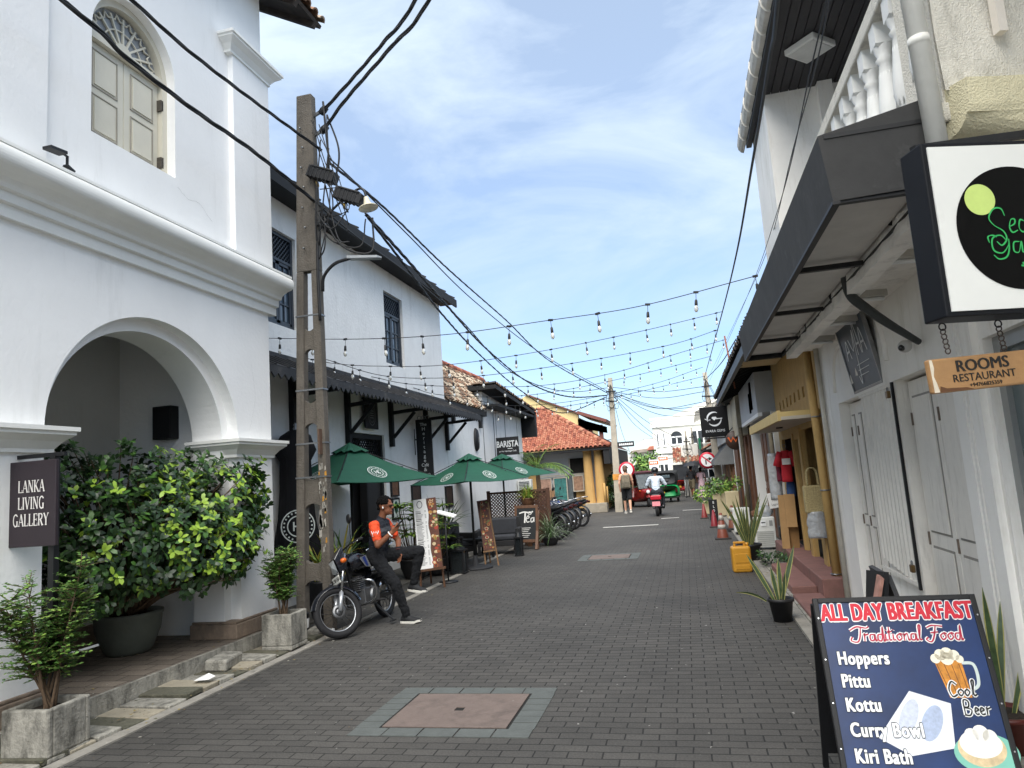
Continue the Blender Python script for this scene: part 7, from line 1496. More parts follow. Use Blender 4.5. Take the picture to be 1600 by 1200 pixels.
# goods hung on the yellow shop
plast = M('clear_plastic_bag', '#c9ccce', .15, .2, 12, .9, 14, trans=.35, spec=.8); red_cl = M('red_shirt', '#b81f2d', .8, .1, 10); blue_cl = M('blue_cloth', '#2d4a78', .8, .15, 10); maroon = M('maroon_cloth', '#6d1f33', .85, .15, 10)
def cloth(nm, lab, cat, y, x0, x1, z0, z1, m, par=None, th=.05, sub=None):
    t = T(nm, lab, cat, ((x0 + x1) / 2, y, z1)); mb = MB(); n = 12; vs = []; fs = []; k = 12
    for j in range(k + 1):
        z = z1 - (z1 - z0) * j / k; wd = (x1 - x0) / 2 * (.72 + .28 * min(1, j / 3)); 
        for i in range(n): a = 2 * math.pi * i / n; vs.append(((x0 + x1) / 2 + wd * math.cos(a) * (1 + .12 * noise.noise((i * .8, j * .6, x0 * 9))), y + th * math.sin(a) * (1 + .5 * noise.noise((i, j * .7, 3))), z))
    for j in range(k):
        for i in range(n): fs.append((j * n + i, (j + 1) * n + i, (j + 1) * n + (i + 1) % n, j * n + (i + 1) % n))
    mb.add(vs, fs + [tuple(range(n)), tuple(k * n + i for i in range(n))[::-1]], m, True); mb.build('cloth', t)
    if sub: sub(t)
    return t
def sub_shirt(t):
    mb = MB()
    for s in (-1, 1): mb.tube([(1.585 + s * .07, 12.4, 1.83), (1.585 + s * .15, 12.4, 1.6)], [.05, .06], red_cl, 10)
    mb.build('sleeve', t); mb = MB(); mb.box(1.52, 12.335, 1.62, 1.65, 12.345, 1.72, paper); mb.build('chest_print', t)
    mb = MB(); mb.torus((1.585, 12.4, 1.92), .03, .004, steel, (0, 1, 0), 12, 5); mb.cyl((1.585, 12.4, 1.82), (1.585, 12.4, 1.89), .004, steel, n=5); mb.build('hanger', t)
cloth('hanging_shirt', 'bright red shirt with a white chest print hanging outside the yellow shop', 'shirt', 12.4, 1.50, 1.67, 1.34, 1.85, red_cl, sub=sub_shirt)
cloth('hanging_cloth', 'maroon cloth hanging next to the red shirt', 'cloth', 12.55, 1.44, 1.53, 1.35, 1.78, maroon); cloth('hanging_cloth', 'blue cloth hanging below the red shirt', 'cloth', 12.5, 1.56, 1.70, 1.1, 1.36, blue_cl)
cloth('plastic_bag', 'large crinkled clear plastic bag hung at the yellow shop corner', 'bag', 12.65, 1.32, 1.52, 1.05, 1.82, plast, th=.1)
t = T('woven_bag', 'straw coloured woven bag with loop handles at the yellow shop door', 'bag', (1.58, 10.2, 1.1)); mb = MB(); mb.box(1.47, 10.1, .98, 1.72, 10.22, 1.34, M('straw_weave', '#a8986d', .8, .35, 60, .5, 90)); mb.build('body', t, bevel=.02); mb = MB()
for dy in (.02, .1): mb.tube(smooth_path([(1.53, 10.1 + dy, 1.33), (1.54, 10.1 + dy, 1.52), (1.60, 10.1 + dy, 1.57), (1.66, 10.1 + dy, 1.52), (1.67, 10.1 + dy, 1.33)], 5), .01, MATS['straw_weave'], 6)
mb.build('handle', t)
cloth('plastic_bag', 'clear plastic wrapped bundle hung under the woven bag', 'bag', 10.15, 1.47, 1.72, .66, 1.0, plast, th=.08)
card = M('cardboard', '#a9865a', .85, .1, 6, .1, 30); t = T('cardboard_sheet', 'folded cardboard sheets leaning below the hanging clothes', 'cardboard', (1.5, 12.45, .3)); mb = MB(); mb.bar((1.44, 12.4, .28), (1.47, 12.5, 1.13), .12, .02, card, up=(0, 1, 0)); mb.bar((1.56, 12.35, .62), (1.58, 12.45, 1.14), .16, .02, card, up=(0, 1, 0)); mb.build('sheet', t)
mb = MB(); mb.bar((1.57, 12.45, .2), (1.59, 12.5, .64), .16, .02, M('cardboard_dark', '#8d6a40', .85, .1, 6), up=(0, 1, 0)); mb.build('lower_sheet', t)
# dark tiled eaves over the next shops
t = T('dark_tiled_eaves', 'long dark clay tiled eaves running above the yellow and brown shops', 'roof', (1.2, 15, 3.5)); dk = [M('dark_tile_a', '#33302f', .9, .3, 9, .3, 40), M('dark_tile_b', '#4a423e', .9, .3, 9, .3, 40), M('dark_tile_c', '#27282b', .9, .3, 9, .3, 40)]
mb = MB(); tiles(mb, (.93, 8.9, 3.42), (0, 1, 0), (1, 0, .42), 58, 12, .19, .22, dk); mb.build('tile', t); mb = MB(); mb.add([(.97, 8.9, 3.38), (.97, 19.9, 3.38), (3.6, 19.9, 4.46), (3.6, 8.9, 4.46)], [(0, 3, 2, 1)], black_wood)
for y in [9 + .6 * i for i in range(19)]: mb.bar((1.0, y, 3.34), (1.9, y, 3.70), .05, .08, black_wood)
mb.box(.96, 8.9, 3.26, 1.03, 19.9, 3.40, M('gutter_dark', '#2c3034', .5)); mb.build('rafter', t); mb = MB()
for i in range(4): mb.box(1.08, 9.2 + .95 * i, 3.34, 1.68, 10.05 + .95 * i, 3.36, M('cream_soffit_panel', '#b9a98f', .8, .1))
mb.build('soffit_panel', t)
t = T('string_pole', 'thin rusty rod holding the festoon lights above the dark eaves', 'rod', (1.05, 15, 3.3)); mb = MB(); mb.cyl((1.12, 15.0, 3.2), (1.03, 15.0, 4.30), .016, M('rust', '#7a4a36', .8, .3, 20), n=8); mb.build('rod', t)
# ================================================================== BROWN DOOR SHOPS FURTHER UP
br_door = M('brown_timber_door', '#6b4630', .6, .25, 7, .15, 30, stain='#3a2518', samt=.3, sscale=(8, 8, 1)); dk_door = M('dark_timber_door', '#43372f', .6, .25, 7, .15, 30, stain='#241c17', samt=.3, sscale=(8, 8, 1)); grey_up = M('grey_white_panel', '#b9bcc0', .7, .05, 2)
b2 = T('timber_front_shop', 'narrow shop with white upper panel and dark brown folding timber doors', 'building', (1.7, 16.8, 0)); mb = MB(); mb.box(WX + .1, 13.8, 0, WX + .4, 20.0, 3.6, dk_door); mb.box(1.42, 14.2, 2.62, 1.8, 18.2, 3.4, grey_up); mb.box(1.42, 14.2, 2.55, 1.5, 18.2, 2.62, white_paint); mb.box(1.55, 17.4, .05, 1.75, 17.56, 2.6, trim_white); mb.box(1.62, 13.85, .05, 1.78, 13.98, 2.6, trim_white); mb.box(2.1, 13.8, 0, 8, 20, 4.6, cafe_wall); mb.build('wall', b2)
y = 14.1
for i in range(5): mb = MB(); mb.box(WX + .02, y, .1, WX + .1, y + .58, 2.5, dk_door if i < 3 else br_door); mb.box(WX, y + .1, .3, WX + .02, y + .48, 1.1, dk_door if i < 3 else br_door); mb.box(WX, y + .1, 1.25, WX + .02, y + .48, 2.3, dk_door if i < 3 else br_door); y += .62; mb.build('door', b2); mb = MB(); mb.box(1.40, 15.0, 2.75, 1.42, 15.3, 3.3, M('red_window_frame', '#5e2a24', .6)); mb.box(1.395, 15.4, 2.7, 1.42, 15.55, 3.1, black_paint); mb.build('window', b2)
b3 = T('gem_shop', 'old shop with stained upper wall and brown timber front behind the gems sign', 'building', (1.7, 23, 0)); mb = MB(); mb.box(WX, 20.0, 0, WX + .3, 26.5, 3.3, br_door); mb.box(1.45, 20.0, 2.45, 2.0, 26.0, 3.55, M('stained_cream_wall', '#b3ab97', .85, .15, 3, .3, 20, stain='#5c5549', samt=.4, sscale=(4, 4, 1))); mb.box(2.0, 20, 0, 8, 26.5, 4.4, cafe_wall); mb.build('wall', b3)
mb = MB(); tiles(mb, (1.2, 20.1, 3.6), (0, 1, 0), (1, 0, .42), 28, 5, .22, .24, dk + tile_orange[:1]); mb.box(1.2, 20.1, 3.5, 2.2, 26.2, 3.58, black_wood); mb.build('roof', b3); mb = MB()
for y in (20.5, 22.2, 23.9): mb = MB(); mb.box(WX - .06, y, .1, WX, y + .5, 2.4, br_door); mb.box(WX - .08, y + .08, .3, WX - .06, y + .42, 1.1, dk_door); mb.build('door', b3); mb = MB(); mb.cyl((1.5, 20.4, .05), (1.5, 20.4, 2.6), .04, white_paint, n=10); mb.cyl((1.45, 19.2, .05), (1.45, 19.2, 2.6), .05, M('weathered_post', '#8a7f6b', .8, .2, 9), n=10); mb.build('pipe', b3)
# EVARA GEMS and orange W signs
t = T('gem_sign', 'square black hanging sign with a silver ring and gem emblem', 'sign', (.95, 22, 3)); mb = MB(); mb.box(.55, 21.96, 2.52, 1.35, 22.04, 3.42, M('gem_sign_black', '#07080a', .5, spec=.2)); mb.build('board', t, bevel=.008); mb = MB(); mb.bar((.6, 22, 2.48), (1.75, 22, 2.48), .04, .04, black_paint); mb.bar((1.3, 22, 3.46), (1.75, 22, 3.46), .04, .04, black_paint); mb.bar((1.2, 22.0, 2.5), (1.7, 22.0, 3.0), .03, .03, black_paint); mb.build('bracket', t)
X = mat_frame((.95, 21.958, 3.05), (1, 0, 0), (0, 0, 1)); Y = Matrix.Translation(-V(ORG[t.name])) @ X; silver_p = M('silver_print', '#c3c6c9', .35, .05, 9, metal=.2); mb = MB()
def arcr(c, r_, a0, a1, w0, w1): q = [(c[0] + r_ * math.cos(R(a0 + (a1 - a0) * i / 20)), c[1] + r_ * math.sin(R(a0 + (a1 - a0) * i / 20))) for i in range(21)]; ribbon(mb, q, [w0 + (w1 - w0) * math.sin(math.pi * i / 20) for i in range(21)], Y, silver_p, .003)
arcr((0, 0), .20, 60, 200, .012, .05); arcr((0, 0), .20, 220, 358, .012, .05); ribbon(mb, [(-.27, .02), (-.2, -.03), (-.11, -.02)], .018, Y, silver_p, .003); ribbon(mb, [(.05, -.0), (.23, .0)], .025, Y, silver_p, .003)
poly(mb, Y, [(-.05, .06), (.05, .06), (.075, .03), (0, -.05), (-.075, .03)], silver_p, .003); mb.build('emblem', t, False); text('EVARA GEMS', .075, X @ Matrix.Translation((0, -.36, .002)), silver_p, t, sx=.92)
t = T('round_orange_sign', 'round brown hanging sign with orange zigzag letters next to the gems sign', 'sign', (1.46, 21.5, 2.35)); mb = MB(); mb.lathe([(0, -.03), (.27, -.03), (.28, 0), (.27, .03), (0, .03)], (1.46, 21.5, 2.36), M('sign_brown', '#3c2a22', .5, .1), 36, (0, 1, 0)); mb.build('disc', t)
mb = MB(); Y = Matrix.Translation(-V(ORG[t.name])) @ mat_frame((1.46, 21.465, 2.38), (1, 0, 0), (0, 0, 1)); op = M('orange_print', '#e5682a', .5)
ribbon(mb, [(-.2, .07), (-.13, -.06), (-.07, .06), (0, -.06), (.07, .06), (.13, -.06), (.2, .07)], .05, Y, op, .004); mb.build('emblem', t, False); mb = MB(); mb.cyl((1.46, 21.5, 2.62), (1.46, 21.5, 2.75), .01, steel, n=6); mb.bar((1.46, 21.5, 2.75), (1.75, 21.5, 2.75), .03, .03, black_paint); mb.build('bracket', t)
# ground clutter on the right
def ac(loc, label, rz=0):
    t = T('air_conditioner', label, 'air conditioner', loc, rz); mb = MB(); mb.box(-.19, -.14, 0.04, .19, .14, .60, MATS['ac_white']); mb.build('case', t, False, bevel=.018); mb = MB()
    for i in range(8): mb.box(-.15, -.148, .08 + i * .035, .15, -.14, .1 + i * .035, M('ac_vent_grey', '#b3b4af', .6))
    mb.build('grille', t, False); mb = MB(); mb.box(-.06, -.155, .44, .03, -.14, .54, white_paint); mb.box(-.05, -.16, .5, .02, -.154, .515, text_black); mb.box(.09, -.145, .44, .15, -.139, .54, M('label_grey', '#8e908f', .6)); mb.build('service_box', t, False); mb = MB()
    for s in (-1, 1): mb.box(s * .13 - .03, -.14, 0, s * .13 + .03, .14, .04, black_paint)
    mb.build('foot', t, False); return t
ac((1.33, 14.5, .05), 'white outdoor air conditioner standing on the ground right behind the jerrycan', R(-3)); ac((1.15, 17.9, .05), 'white outdoor air conditioner behind the big snake plant clump')
t = T('plastic_bag', 'shiny clear plastic bag lying on the air conditioner behind the jerrycan', 'bag', (1.38, 14.6, .72)); mb = MB(); mb.ball((0, 0, .02), (.15, .12, .12), plast, 14, 9); 
for i, p in enumerate(mb.v): mb.v[i] = tuple(V(p) * (1 + .25 * noise.noise(V(p) * 14)))
mb.build('bag', t, False)
t = T('brown_parcel', 'brown crumpled parcel on the air conditioner beside the clear bag', 'parcel', (1.22, 14.65, .65)); mb = MB(); mb.box(-.09, -.08, 0, .09, .08, .12, M('brown_sack', '#6b4a34', .85, .3, 12, .6, 20)); mb.build('parcel', t, False, bevel=.04, seg=3)
t = T('paper_notice', 'white paper notice with grey writing taped to a post by the air conditioner', 'notice', (1.56, 14.1, 1.0)); mb = MB(); X = mat_frame((1.52, 13.95, .98), (1, 0, .12), (-.12, 0, 1)); Y = Matrix.Translation(-V(ORG[t.name])) @ X; mb.X = Y; mb.box(-.12, -.14, -.004, .12, .14, 0, paper); mb.build('sheet', t, False)
for i, s in enumerate(('Ride', 'Tours', 'Lagoon')): text(s, .042, X @ Matrix.Translation((0, .075 - .075 * i, .001)), grey_ink, t, sx=.9)
mb = MB(); mb.cyl((1.6, 14.05, .05), (1.58, 14.05, 2.5), .04, MATS['weathered_post'], n=10); mb.build('post', t)
t = T('black_bag', 'black crumpled bag slumped against the post beside the air conditioner', 'bag', (1.6, 13.6, .28)); mb = MB(); mb.ball((0, 0, .13), (.12, .1, .17), M('black_plastic', '#17181a', .35, .2), 14, 9)
for i, p in enumerate(mb.v): mb.v[i] = tuple(V(p) * (1 + .25 * noise.noise(V(p) * 11)))
mb.build('bag', t, False)
t = T('ground_plant', 'low leafy green plant growing at the foot of the red steps', 'plant', (1.28, 12.4, .04)); mb = MB(); rr = random.Random(14)
for i in range(70): p = V((rr.uniform(-.26, .26), rr.uniform(-.4, .4), rr.uniform(.02, .17))); rosette(mb, p, (rr.uniform(-.5, .5), rr.uniform(-.5, .3), 1), 5, .085, .03, [leaf_dark, leaf_dark, leaf_mid], rr)
mb.build('foliage', t, False)
def cone(loc, label, s, c1, grp=None, plain=False):
    t = T('traffic_cone', label, 'traffic cone', loc, 0, grp); cm = M('cone_' + c1[1:], c1, .5, .12, 8); wm = cm if plain else M('cone_white', '#aaa69e', .5, .08, 8); mb = MB(); mb.box(-.2 * s, -.2 * s, 0, .2 * s, .2 * s, .035, M('cone_base', '#2f2a28', .7)); mb.build('base', t, False, bevel=.01); H = .62 * s; f_ = lambda z: (.145 - .11 * z) * s
    mb = MB(); mb.lathe([(f_(0), .035), (f_(1), .035 + H), (0, .035 + H)], (0, 0, 0), cm, 20); mb.build('cone', t, False)
    for a, b in () if plain else ((.35, .52), (.7, .9)): mb = MB(); mb.lathe([(f_(a) + .001, .035 + H * a), (f_(a) + .004, .035 + H * a), (f_(b) + .004, .035 + H * b), (f_(b) + .001, .035 + H * b)], (0, 0, 0), wm, 20); mb.build('stripe', t, False)
    return t
cone((.66, 17.3, 0), 'faded orange traffic cone with white bands nearest the street', .9, '#7a4030'); cone((1.02, 19.2, .05), 'faded orange traffic cone half hidden behind the snake plant clump', .9, '#74422f'); cone((.60, 20.6, 0), 'plain red slim traffic cone in front of the black letter board', .7, '#7d1c26', plain=True); cone((.42, 24.2, 0), 'small plain red traffic cone beneath the yellow green plants', .7, '#7a2a28', plain=True)
t = T('letter_board', 'narrow black board with white letters running downwards beside the planters', 'sign', (.68, 22.6, 0)); mb = MB(); mb.box(.55, 22.57, .05, .80, 22.63, .66, black_wood); mb.build('board', t); mb = MB(); mb.box(.56, 22.55, 0, .6, 22.8, .06, black_wood); mb.box(.75, 22.55, 0, .79, 22.8, .06, black_wood); mb.build('foot', t)
X = mat_frame((.69, 22.568, .4), (1, 0, 0), (0, 0, 1))
for i, c_ in enumerate('ELSB'): text(c_, .075, X @ Matrix.Translation((0, .17 - .12 * i, .002)), white_paint, t)
cream_pl = M('cream_planter', '#c2b491', .8, .1, 4, .2, 30)
def box_plant(loc, label, n, seed, h=.62, s=.2, mats=None):
    t = T('planter', label, 'planter', loc); mb = MB(); mb.box(-s, -s, 0, s, s, h, cream_pl); mb.build('box', t, False, bevel=.02); mb = MB(); rr = random.Random(seed)
    for i in range(n): d = rvec(rr); p = V((d.x * .42, d.y * .4, h + .22 + d.z * .26)); rosette(mb, p, d + V((0, 0, .4)), 6, .14, .055, mats or [leaf_new, leaf_pale, leaf_mid], rr)
    mb.build('foliage', t, False); return t
box_plant((1.0, 25.2, 0), 'cream planter of green leaves in front of the brown doors', 60, 1, .75, .22, [leaf_mid, leaf_pale, leaf_small]); box_plant((.62, 26.4, 0), 'planter of yellow green leaves at the road edge beside the round no turn sign', 60, 2, .45, .2); box_plant((1.28, 23.2, 0), 'tall cream planter next to the black letter board', 24, 3, .85, .2, [leaf_mid, leaf_pale])
# ================================================================== YELLOW HOUSE AT THE CORNER
yw = M('house_yellow', '#b8935a', .8, .1, 2, .25, 20, stain='#8f6a2f', samt=.25, sscale=(4, 4, .7)); gw = M('house_grey_white', '#bcbfc2', .8, .05, 2, .2, 20)
yh = T('yellow_house', 'single storey house with orange tiled hip roof and round ochre columns', 'building', (-5, 31, 0)); mb = MB()
mb.box(-12, 32.0, 0, -3.75, 32.3, 2.75, gw); mb.box(-4.05, 32.3, 0, -3.75, 42, 2.75, yw); mb.box(-12, 42, 0, -3.75, 42.3, 2.75, yw); mb.box(-7.0, 31.85, 0, -6.55, 32.0, 2.6, yw); mb.box(-5.0, 31.85, 0, -4.3, 32.0, 1.0, yw); mb.box(-5.6, 31.9, 2.45, -4.2, 32.0, 2.7, gw)
mb.build('wall', yh)
mb = MB(); mb.box(-6.7, 31.2, 0, -3.5, 32.0, .13, M('plinth_stone', '#8f8779', .9, .2, 5, .4, 20)); mb.box(-4.4, 31.0, 0, -3.45, 31.6, .42, MATS['plinth_stone']); mb.build('plinth', yh, bevel=.03)
for x, y in ((-4.18, 31.35), (-3.70, 31.35)): mb = MB(); mb.lathe([(.25, .3), (.23, .5), (.20, 1.6), (.18, 2.6), (.21, 2.72)], (x, y, 0), yw, 24); mb.build('column', yh)
mb = MB(); mb.cyl((-3.52, 31.15, .4), (-3.52, 31.15, 1.25), .05, yw, n=10); mb.cyl((-3.42, 31.25, .4), (-3.42, 31.25, 1.1), .04, yw, n=10); mb.build('pipe', yh)
mb = MB(); mb.box(-5.05, 31.83, 1.78, -4.32, 31.86, 2.42, dark_int); mb.box(-5.3, 31.8, .13, -4.98, 31.86, 1.7, M('old_grey_door', '#5b6468', .6, .2, 6)); mb.box(-5.0, 31.8, .13, -4.88, 31.86, 1.7, dark_int); mb.build('door', yh)
mb = MB()
for (a, b, c, d) in ((-6.6, -4.2, 1.68, 1.74), (-6.6, -6.52, .13, 1.7), (-5.1, -5.04, 1.7, 2.45), (-4.4, -4.33, 1.0, 2.45)): mb.box(a, 31.78, c, b, 31.84, d, M('door_frame_pale', '#a9a294', .7, .1))
mb.build('frame', yh)
mb = MB(); R_X0, R_X1, EZ, EY = -8.0, -3.1, 2.82, 30.7
u = V((1, 0, 0)); v = V((0, .82, .57)).normalized(); Wd = R_X1 - R_X0
tiles(mb, (R_X0, EY, EZ), u, v, int(Wd / .2), 20, .2, .19, [tile_orange[0]] * 3 + [tile_orange[1]] * 3 + [tile_orange[2]], keep=lambda a, b: a < Wd - .05 - b * .90)
hp = V((R_X1 - 20 * .19 * .90, EY, EZ)) + v * 3.8
mb.add([(R_X0, EY, EZ - .02), (R_X1, EY, EZ - .02), (hp.x, hp.y, hp.z - .02), (R_X0, hp.y, hp.z - .02), (R_X1, 42, EZ), (hp.x, 40, hp.z)], [(0, 1, 2, 3), (1, 4, 5, 2)], M('tile_gap_shade', '#4a2a20', .95, .2, 9))  # dark sheet under the tiles, shade of the gaps put into its colour
for i in range(20): a = V((R_X1, EY, EZ)).lerp(hp, i / 20); b = V((R_X1, EY, EZ)).lerp(hp, (i + 1.15) / 20); mb.tube([a + V((0, 0, .04)), b + V((0, 0, .03))], [.105, .085], tile_orange[i % 4], 8)
mb.build('roof', yh); mb = MB(); mb.box(R_X0, EY + .05, EZ - .14, R_X1, EY + .12, EZ - .03, black_wood); mb.box(R_X1 - .3, EY + .1, EZ - .75, R_X1 - .05, 41, EZ - .02, black_wood); mb.box(R_X0, EY + .1, EZ - .1, R_X1 - .1, 32, EZ - .06, wood_brown); mb.build('eave', yh)
for (x0, x1, z0, z1, l, c) in ((-6.45, -5.9, .62, 1.62, 'carved pinkish door panel leaning outside the yellow house', '#9a7a68'), (-5.82, -5.2, .5, 1.62, 'teal painted panel with white frame outside the yellow house', '#2f6a66'), (-4.95, -4.45, .95, 1.66, 'carved brown panel hung beside the yellow columns', '#8a6b55')):
    t = T('panel_artwork', l, 'panel', ((x0 + x1) / 2, 31.6, z0)); mb = MB(); mb.box(x0 + .04, 31.6, z0 + .04, x1 - .04, 31.63, z1 - .04, M('art_' + c[1:], c, .7, .5, 7)); mb.build('panel', t); mb = MB()
    for (a, b, c_, d) in ((x0, x1, z0, z0 + .04), (x0, x1, z1 - .04, z1), (x0, x0 + .04, z0 + .04, z1 - .04), (x1 - .04, x1, z0 + .04, z1 - .04)): mb.box(a, 31.58, c_, b, 31.64, d, MATS['door_frame_pale'])
    mb.build('frame', t)
t = T('wooden_chair', 'old brown wooden chair outside the yellow house wall', 'chair', (-6.0, 31.3, .13)); mb = MB(); mb.box(-.22, -.2, .4, .22, .2, .45, MATS['pale_wood']); mb.build('seat', t, False); mb = MB(); mb.box(-.22, .17, .45, .22, .2, .95, MATS['pale_wood']); mb.build('backrest', t, False)
for a in (-.19, .19):
    for b in (-.17, .17): mb = MB(); mb.box(a - .025, b - .025, 0, a + .025, b + .025, .4, MATS['pale_wood']); mb.build('leg', t, False)
# pale yellow house behind with balcony
ph_ = T('pale_yellow_house', 'pale yellow gabled house rising behind the orange tiled roof', 'building', (-8, 38, 0)); pyw = M('pale_yellow_wall', '#d9c38b', .8, .05, 2, .2, 20, stain='#9c8a5e', samt=.2, sscale=(3, 3, .6)); mb = MB(); mb.prism([(-13, 0), (-5.3, 0), (-5.3, 4.9), (-8.0, 6.15), (-13, 3.6)], 'y', 37.5, 37.8, pyw); mb.box(-5.6, 37.8, 0, -5.3, 46, 4.7, pyw); mb.build('wall', ph_)
mb = MB(); brm = M('brown_fascia', '#6b3b32', .6, .15, 8); mb.bar((-5.3, 40, 4.95), (-3.8, 40, 4.37), 5.6, .16, brm); mb.bar((-8.1, 37.4, 6.22), (-5.2, 37.4, 4.89), .25, .06, brm); mb.add([(-5.3, 37.25, 4.62), (-3.8, 37.25, 4.05), (-3.8, 37.25, 3.72), (-5.3, 37.25, 4.12)], [(0, 1, 2, 3), (3, 2, 1, 0)], M('dark_eave_side', '#37302e', .8)); mb.build('roof', ph_)
mb = MB()
for x in (-4.15, -4.7): mb.box(x - .1, 37.4, 2.6, x + .1, 37.6, 4.2, brm)
mb.box(-5.3, 37.45, 3.0, -3.6, 37.5, 3.06, black_paint); mb.box(-5.3, 37.45, 3.35, -3.6, 37.5, 3.39, black_paint); mb.box(-5.3, 37.4, 2.4, -3.6, 45, 2.55, pyw); mb.build('balcony', ph_)
# ================================================================== FAR POLES, ROUND SIGNS
def far_pole(loc, h, label, lean=0, k=1):
    t = T('utility_pole', label, 'utility pole', loc); t.rotation_euler = (0, R(lean), 0); mb = MB(); mb.add([(-.16 * k, -.12, 0), (.16 * k, -.12, 0), (.16 * k, .12, 0), (-.16 * k, .12, 0), (-.09 * k, -.09, h), (.09 * k, -.09, h), (.09 * k, .09, h), (-.09 * k, .09, h)], [(0, 1, 5, 4), (1, 2, 6, 5), (2, 3, 7, 6), (3, 0, 4, 7), (4, 5, 6, 7)], M('pale_pole_concrete', '#a59d8e', .9, .15, 4, .4, 30, stain='#5f584c', samt=.3, sscale=(6, 6, 1))); mb.build('shaft', t, False, bevel=.01)
    mb = MB(); mb.bar((-.2, -.1, h - .6), (.22, -.1, h - .6), .05, .05, black_paint); mb.bar((-.25, -.1, h - 1.0), (.28, -.1, h - 1.05), .05, .05, black_paint)
    for k in range(6): mb.tube(smooth_path([(0, -.12, h - .3), (.3 * math.sin(k * 2), -.2, h - .9 - .1 * k), (.1 * math.cos(k), -.12, h - 1.3)], 5), .012, cable_m, 4)
    mb.build('crossarm', t, False); return t
p_ = far_pole((-2.93, 30.8, 0), 5.75, 'pale concrete utility pole at the corner of the yellow house', 1.0); mb = MB(); mb.box(-.165, -.13, 1.35, .165, -.118, 1.6, M('orange_band', '#c98a3a', .7, .2, 9)); mb.build('painted_band', p_, False)
far_pole((1.30, 31.0, 0), 5.6, 'weathered utility pole behind the round no turn sign', -1.5)
t = T('street_name_sign', 'small dark street name plate on a thin arm of the corner pole', 'sign', (-2.3, 30.7, 2.75)); mb = MB(); mb.box(-2.75, 30.68, 2.72, -2.05, 30.72, 2.94, black_paint); mb.build('plate', t); mb = MB(); 
for i in range(7): mb.box(-2.68 + .085 * i, 30.672, 2.79, -2.62 + .085 * i, 30.68, 2.87, white_paint)
mb.build('lettering', t)
def round_sign(loc, z, label, kind):
    t = T('traffic_sign', label, 'traffic sign', loc); mb = MB(); mb.cyl((0, .05, 0), (0, .05, z + .3), .035, steel, n=10); mb.build('post', t, False); mb = MB(); mb.lathe([(0, 0), (.33, 0), (.33, .03), (0, .03)], (0, 0, z), M('sign_red', '#b81f35', .4), 32, (0, 1, 0)); mb.build('disc', t, False); mb = MB(); X = mat_frame((0, -.002, z), (1, 0, 0), (0, 0, 1)); disc(mb, X, (0, 0), .25, M('sign_white', '#dcdcdc', .4), .002, 32); mb.build('face', t, False); mb = MB()
    if kind == 'up': ribbon(mb, [(0, -.17), (0, .1)], .045, X, text_black, .004); poly(mb, X, [(-.08, .06), (.08, .06), (0, .18)], text_black, .004)
    else: ribbon(mb, [(-.06, -.17), (-.06, .05), (.07, .05)], .05, X, text_black, .004); poly(mb, X, [(.06, .13), (.06, -.03), (.19, .05)], text_black, .004); ribbon(mb, [(-.19, .17), (.19, -.17)], .05, X, MATS['sign_red'], .006)
    mb.build('symbol', t, False)
round_sign((-2.43, 30.3, 0), 1.75, 'round white sign with red rim and black arrow pointing up', 'up'); round_sign((.86, 30.0, 0), 1.9, 'round red rimmed no right turn sign on the right hand post', 'turn')
# hedge and greenery behind the pole
rr = random.Random(77)
def bush(loc, label, size, n, mats, L=.16, name='bush', cat='bush'):
    t = T(name, label, cat, loc); mb = MB(); sub = [(rr.uniform(-.5, .5) * size[0], rr.uniform(-.5, .5) * size[1], rr.uniform(.3, .75) * size[2], rr.uniform(.35, .6)) for _ in range(7)]
    for i in range(n): s_ = rr.choice(sub); d = rvec(rr); q = rr.uniform(.5, 1.1); p = V((s_[0] + d.x * size[0] * s_[3] * q, s_[1] + d.y * size[1] * s_[3] * q, max(.05, s_[2] + d.z * size[2] * s_[3] * q * .8))); rosette(mb, p, d + V((0, 0, .5)), 5, L, L * .45, mats, rr)
    mb.build('foliage', t, False); mb = MB()
    for s_ in sub: mb.tube(smooth_path([(0, 0, 0), (s_[0] * .5, s_[1] * .5, s_[2] * .6), s_[:3]], 3), .03, bark, 5)
    mb.build('stem', t, False); return t
bush((-3.25, 34.5, 0), 'dark green hedge behind the pale corner pole', (.55, 2.4, 1.9), 330, [leaf_dark, leaf_dark, leaf_mid]); bush((-3.1, 42, 0), 'leafy bush beyond the dark hedge and red three wheeler', (.6, 3, 1.9), 220, [leaf_mid, leaf_dark, leaf_small], .2)
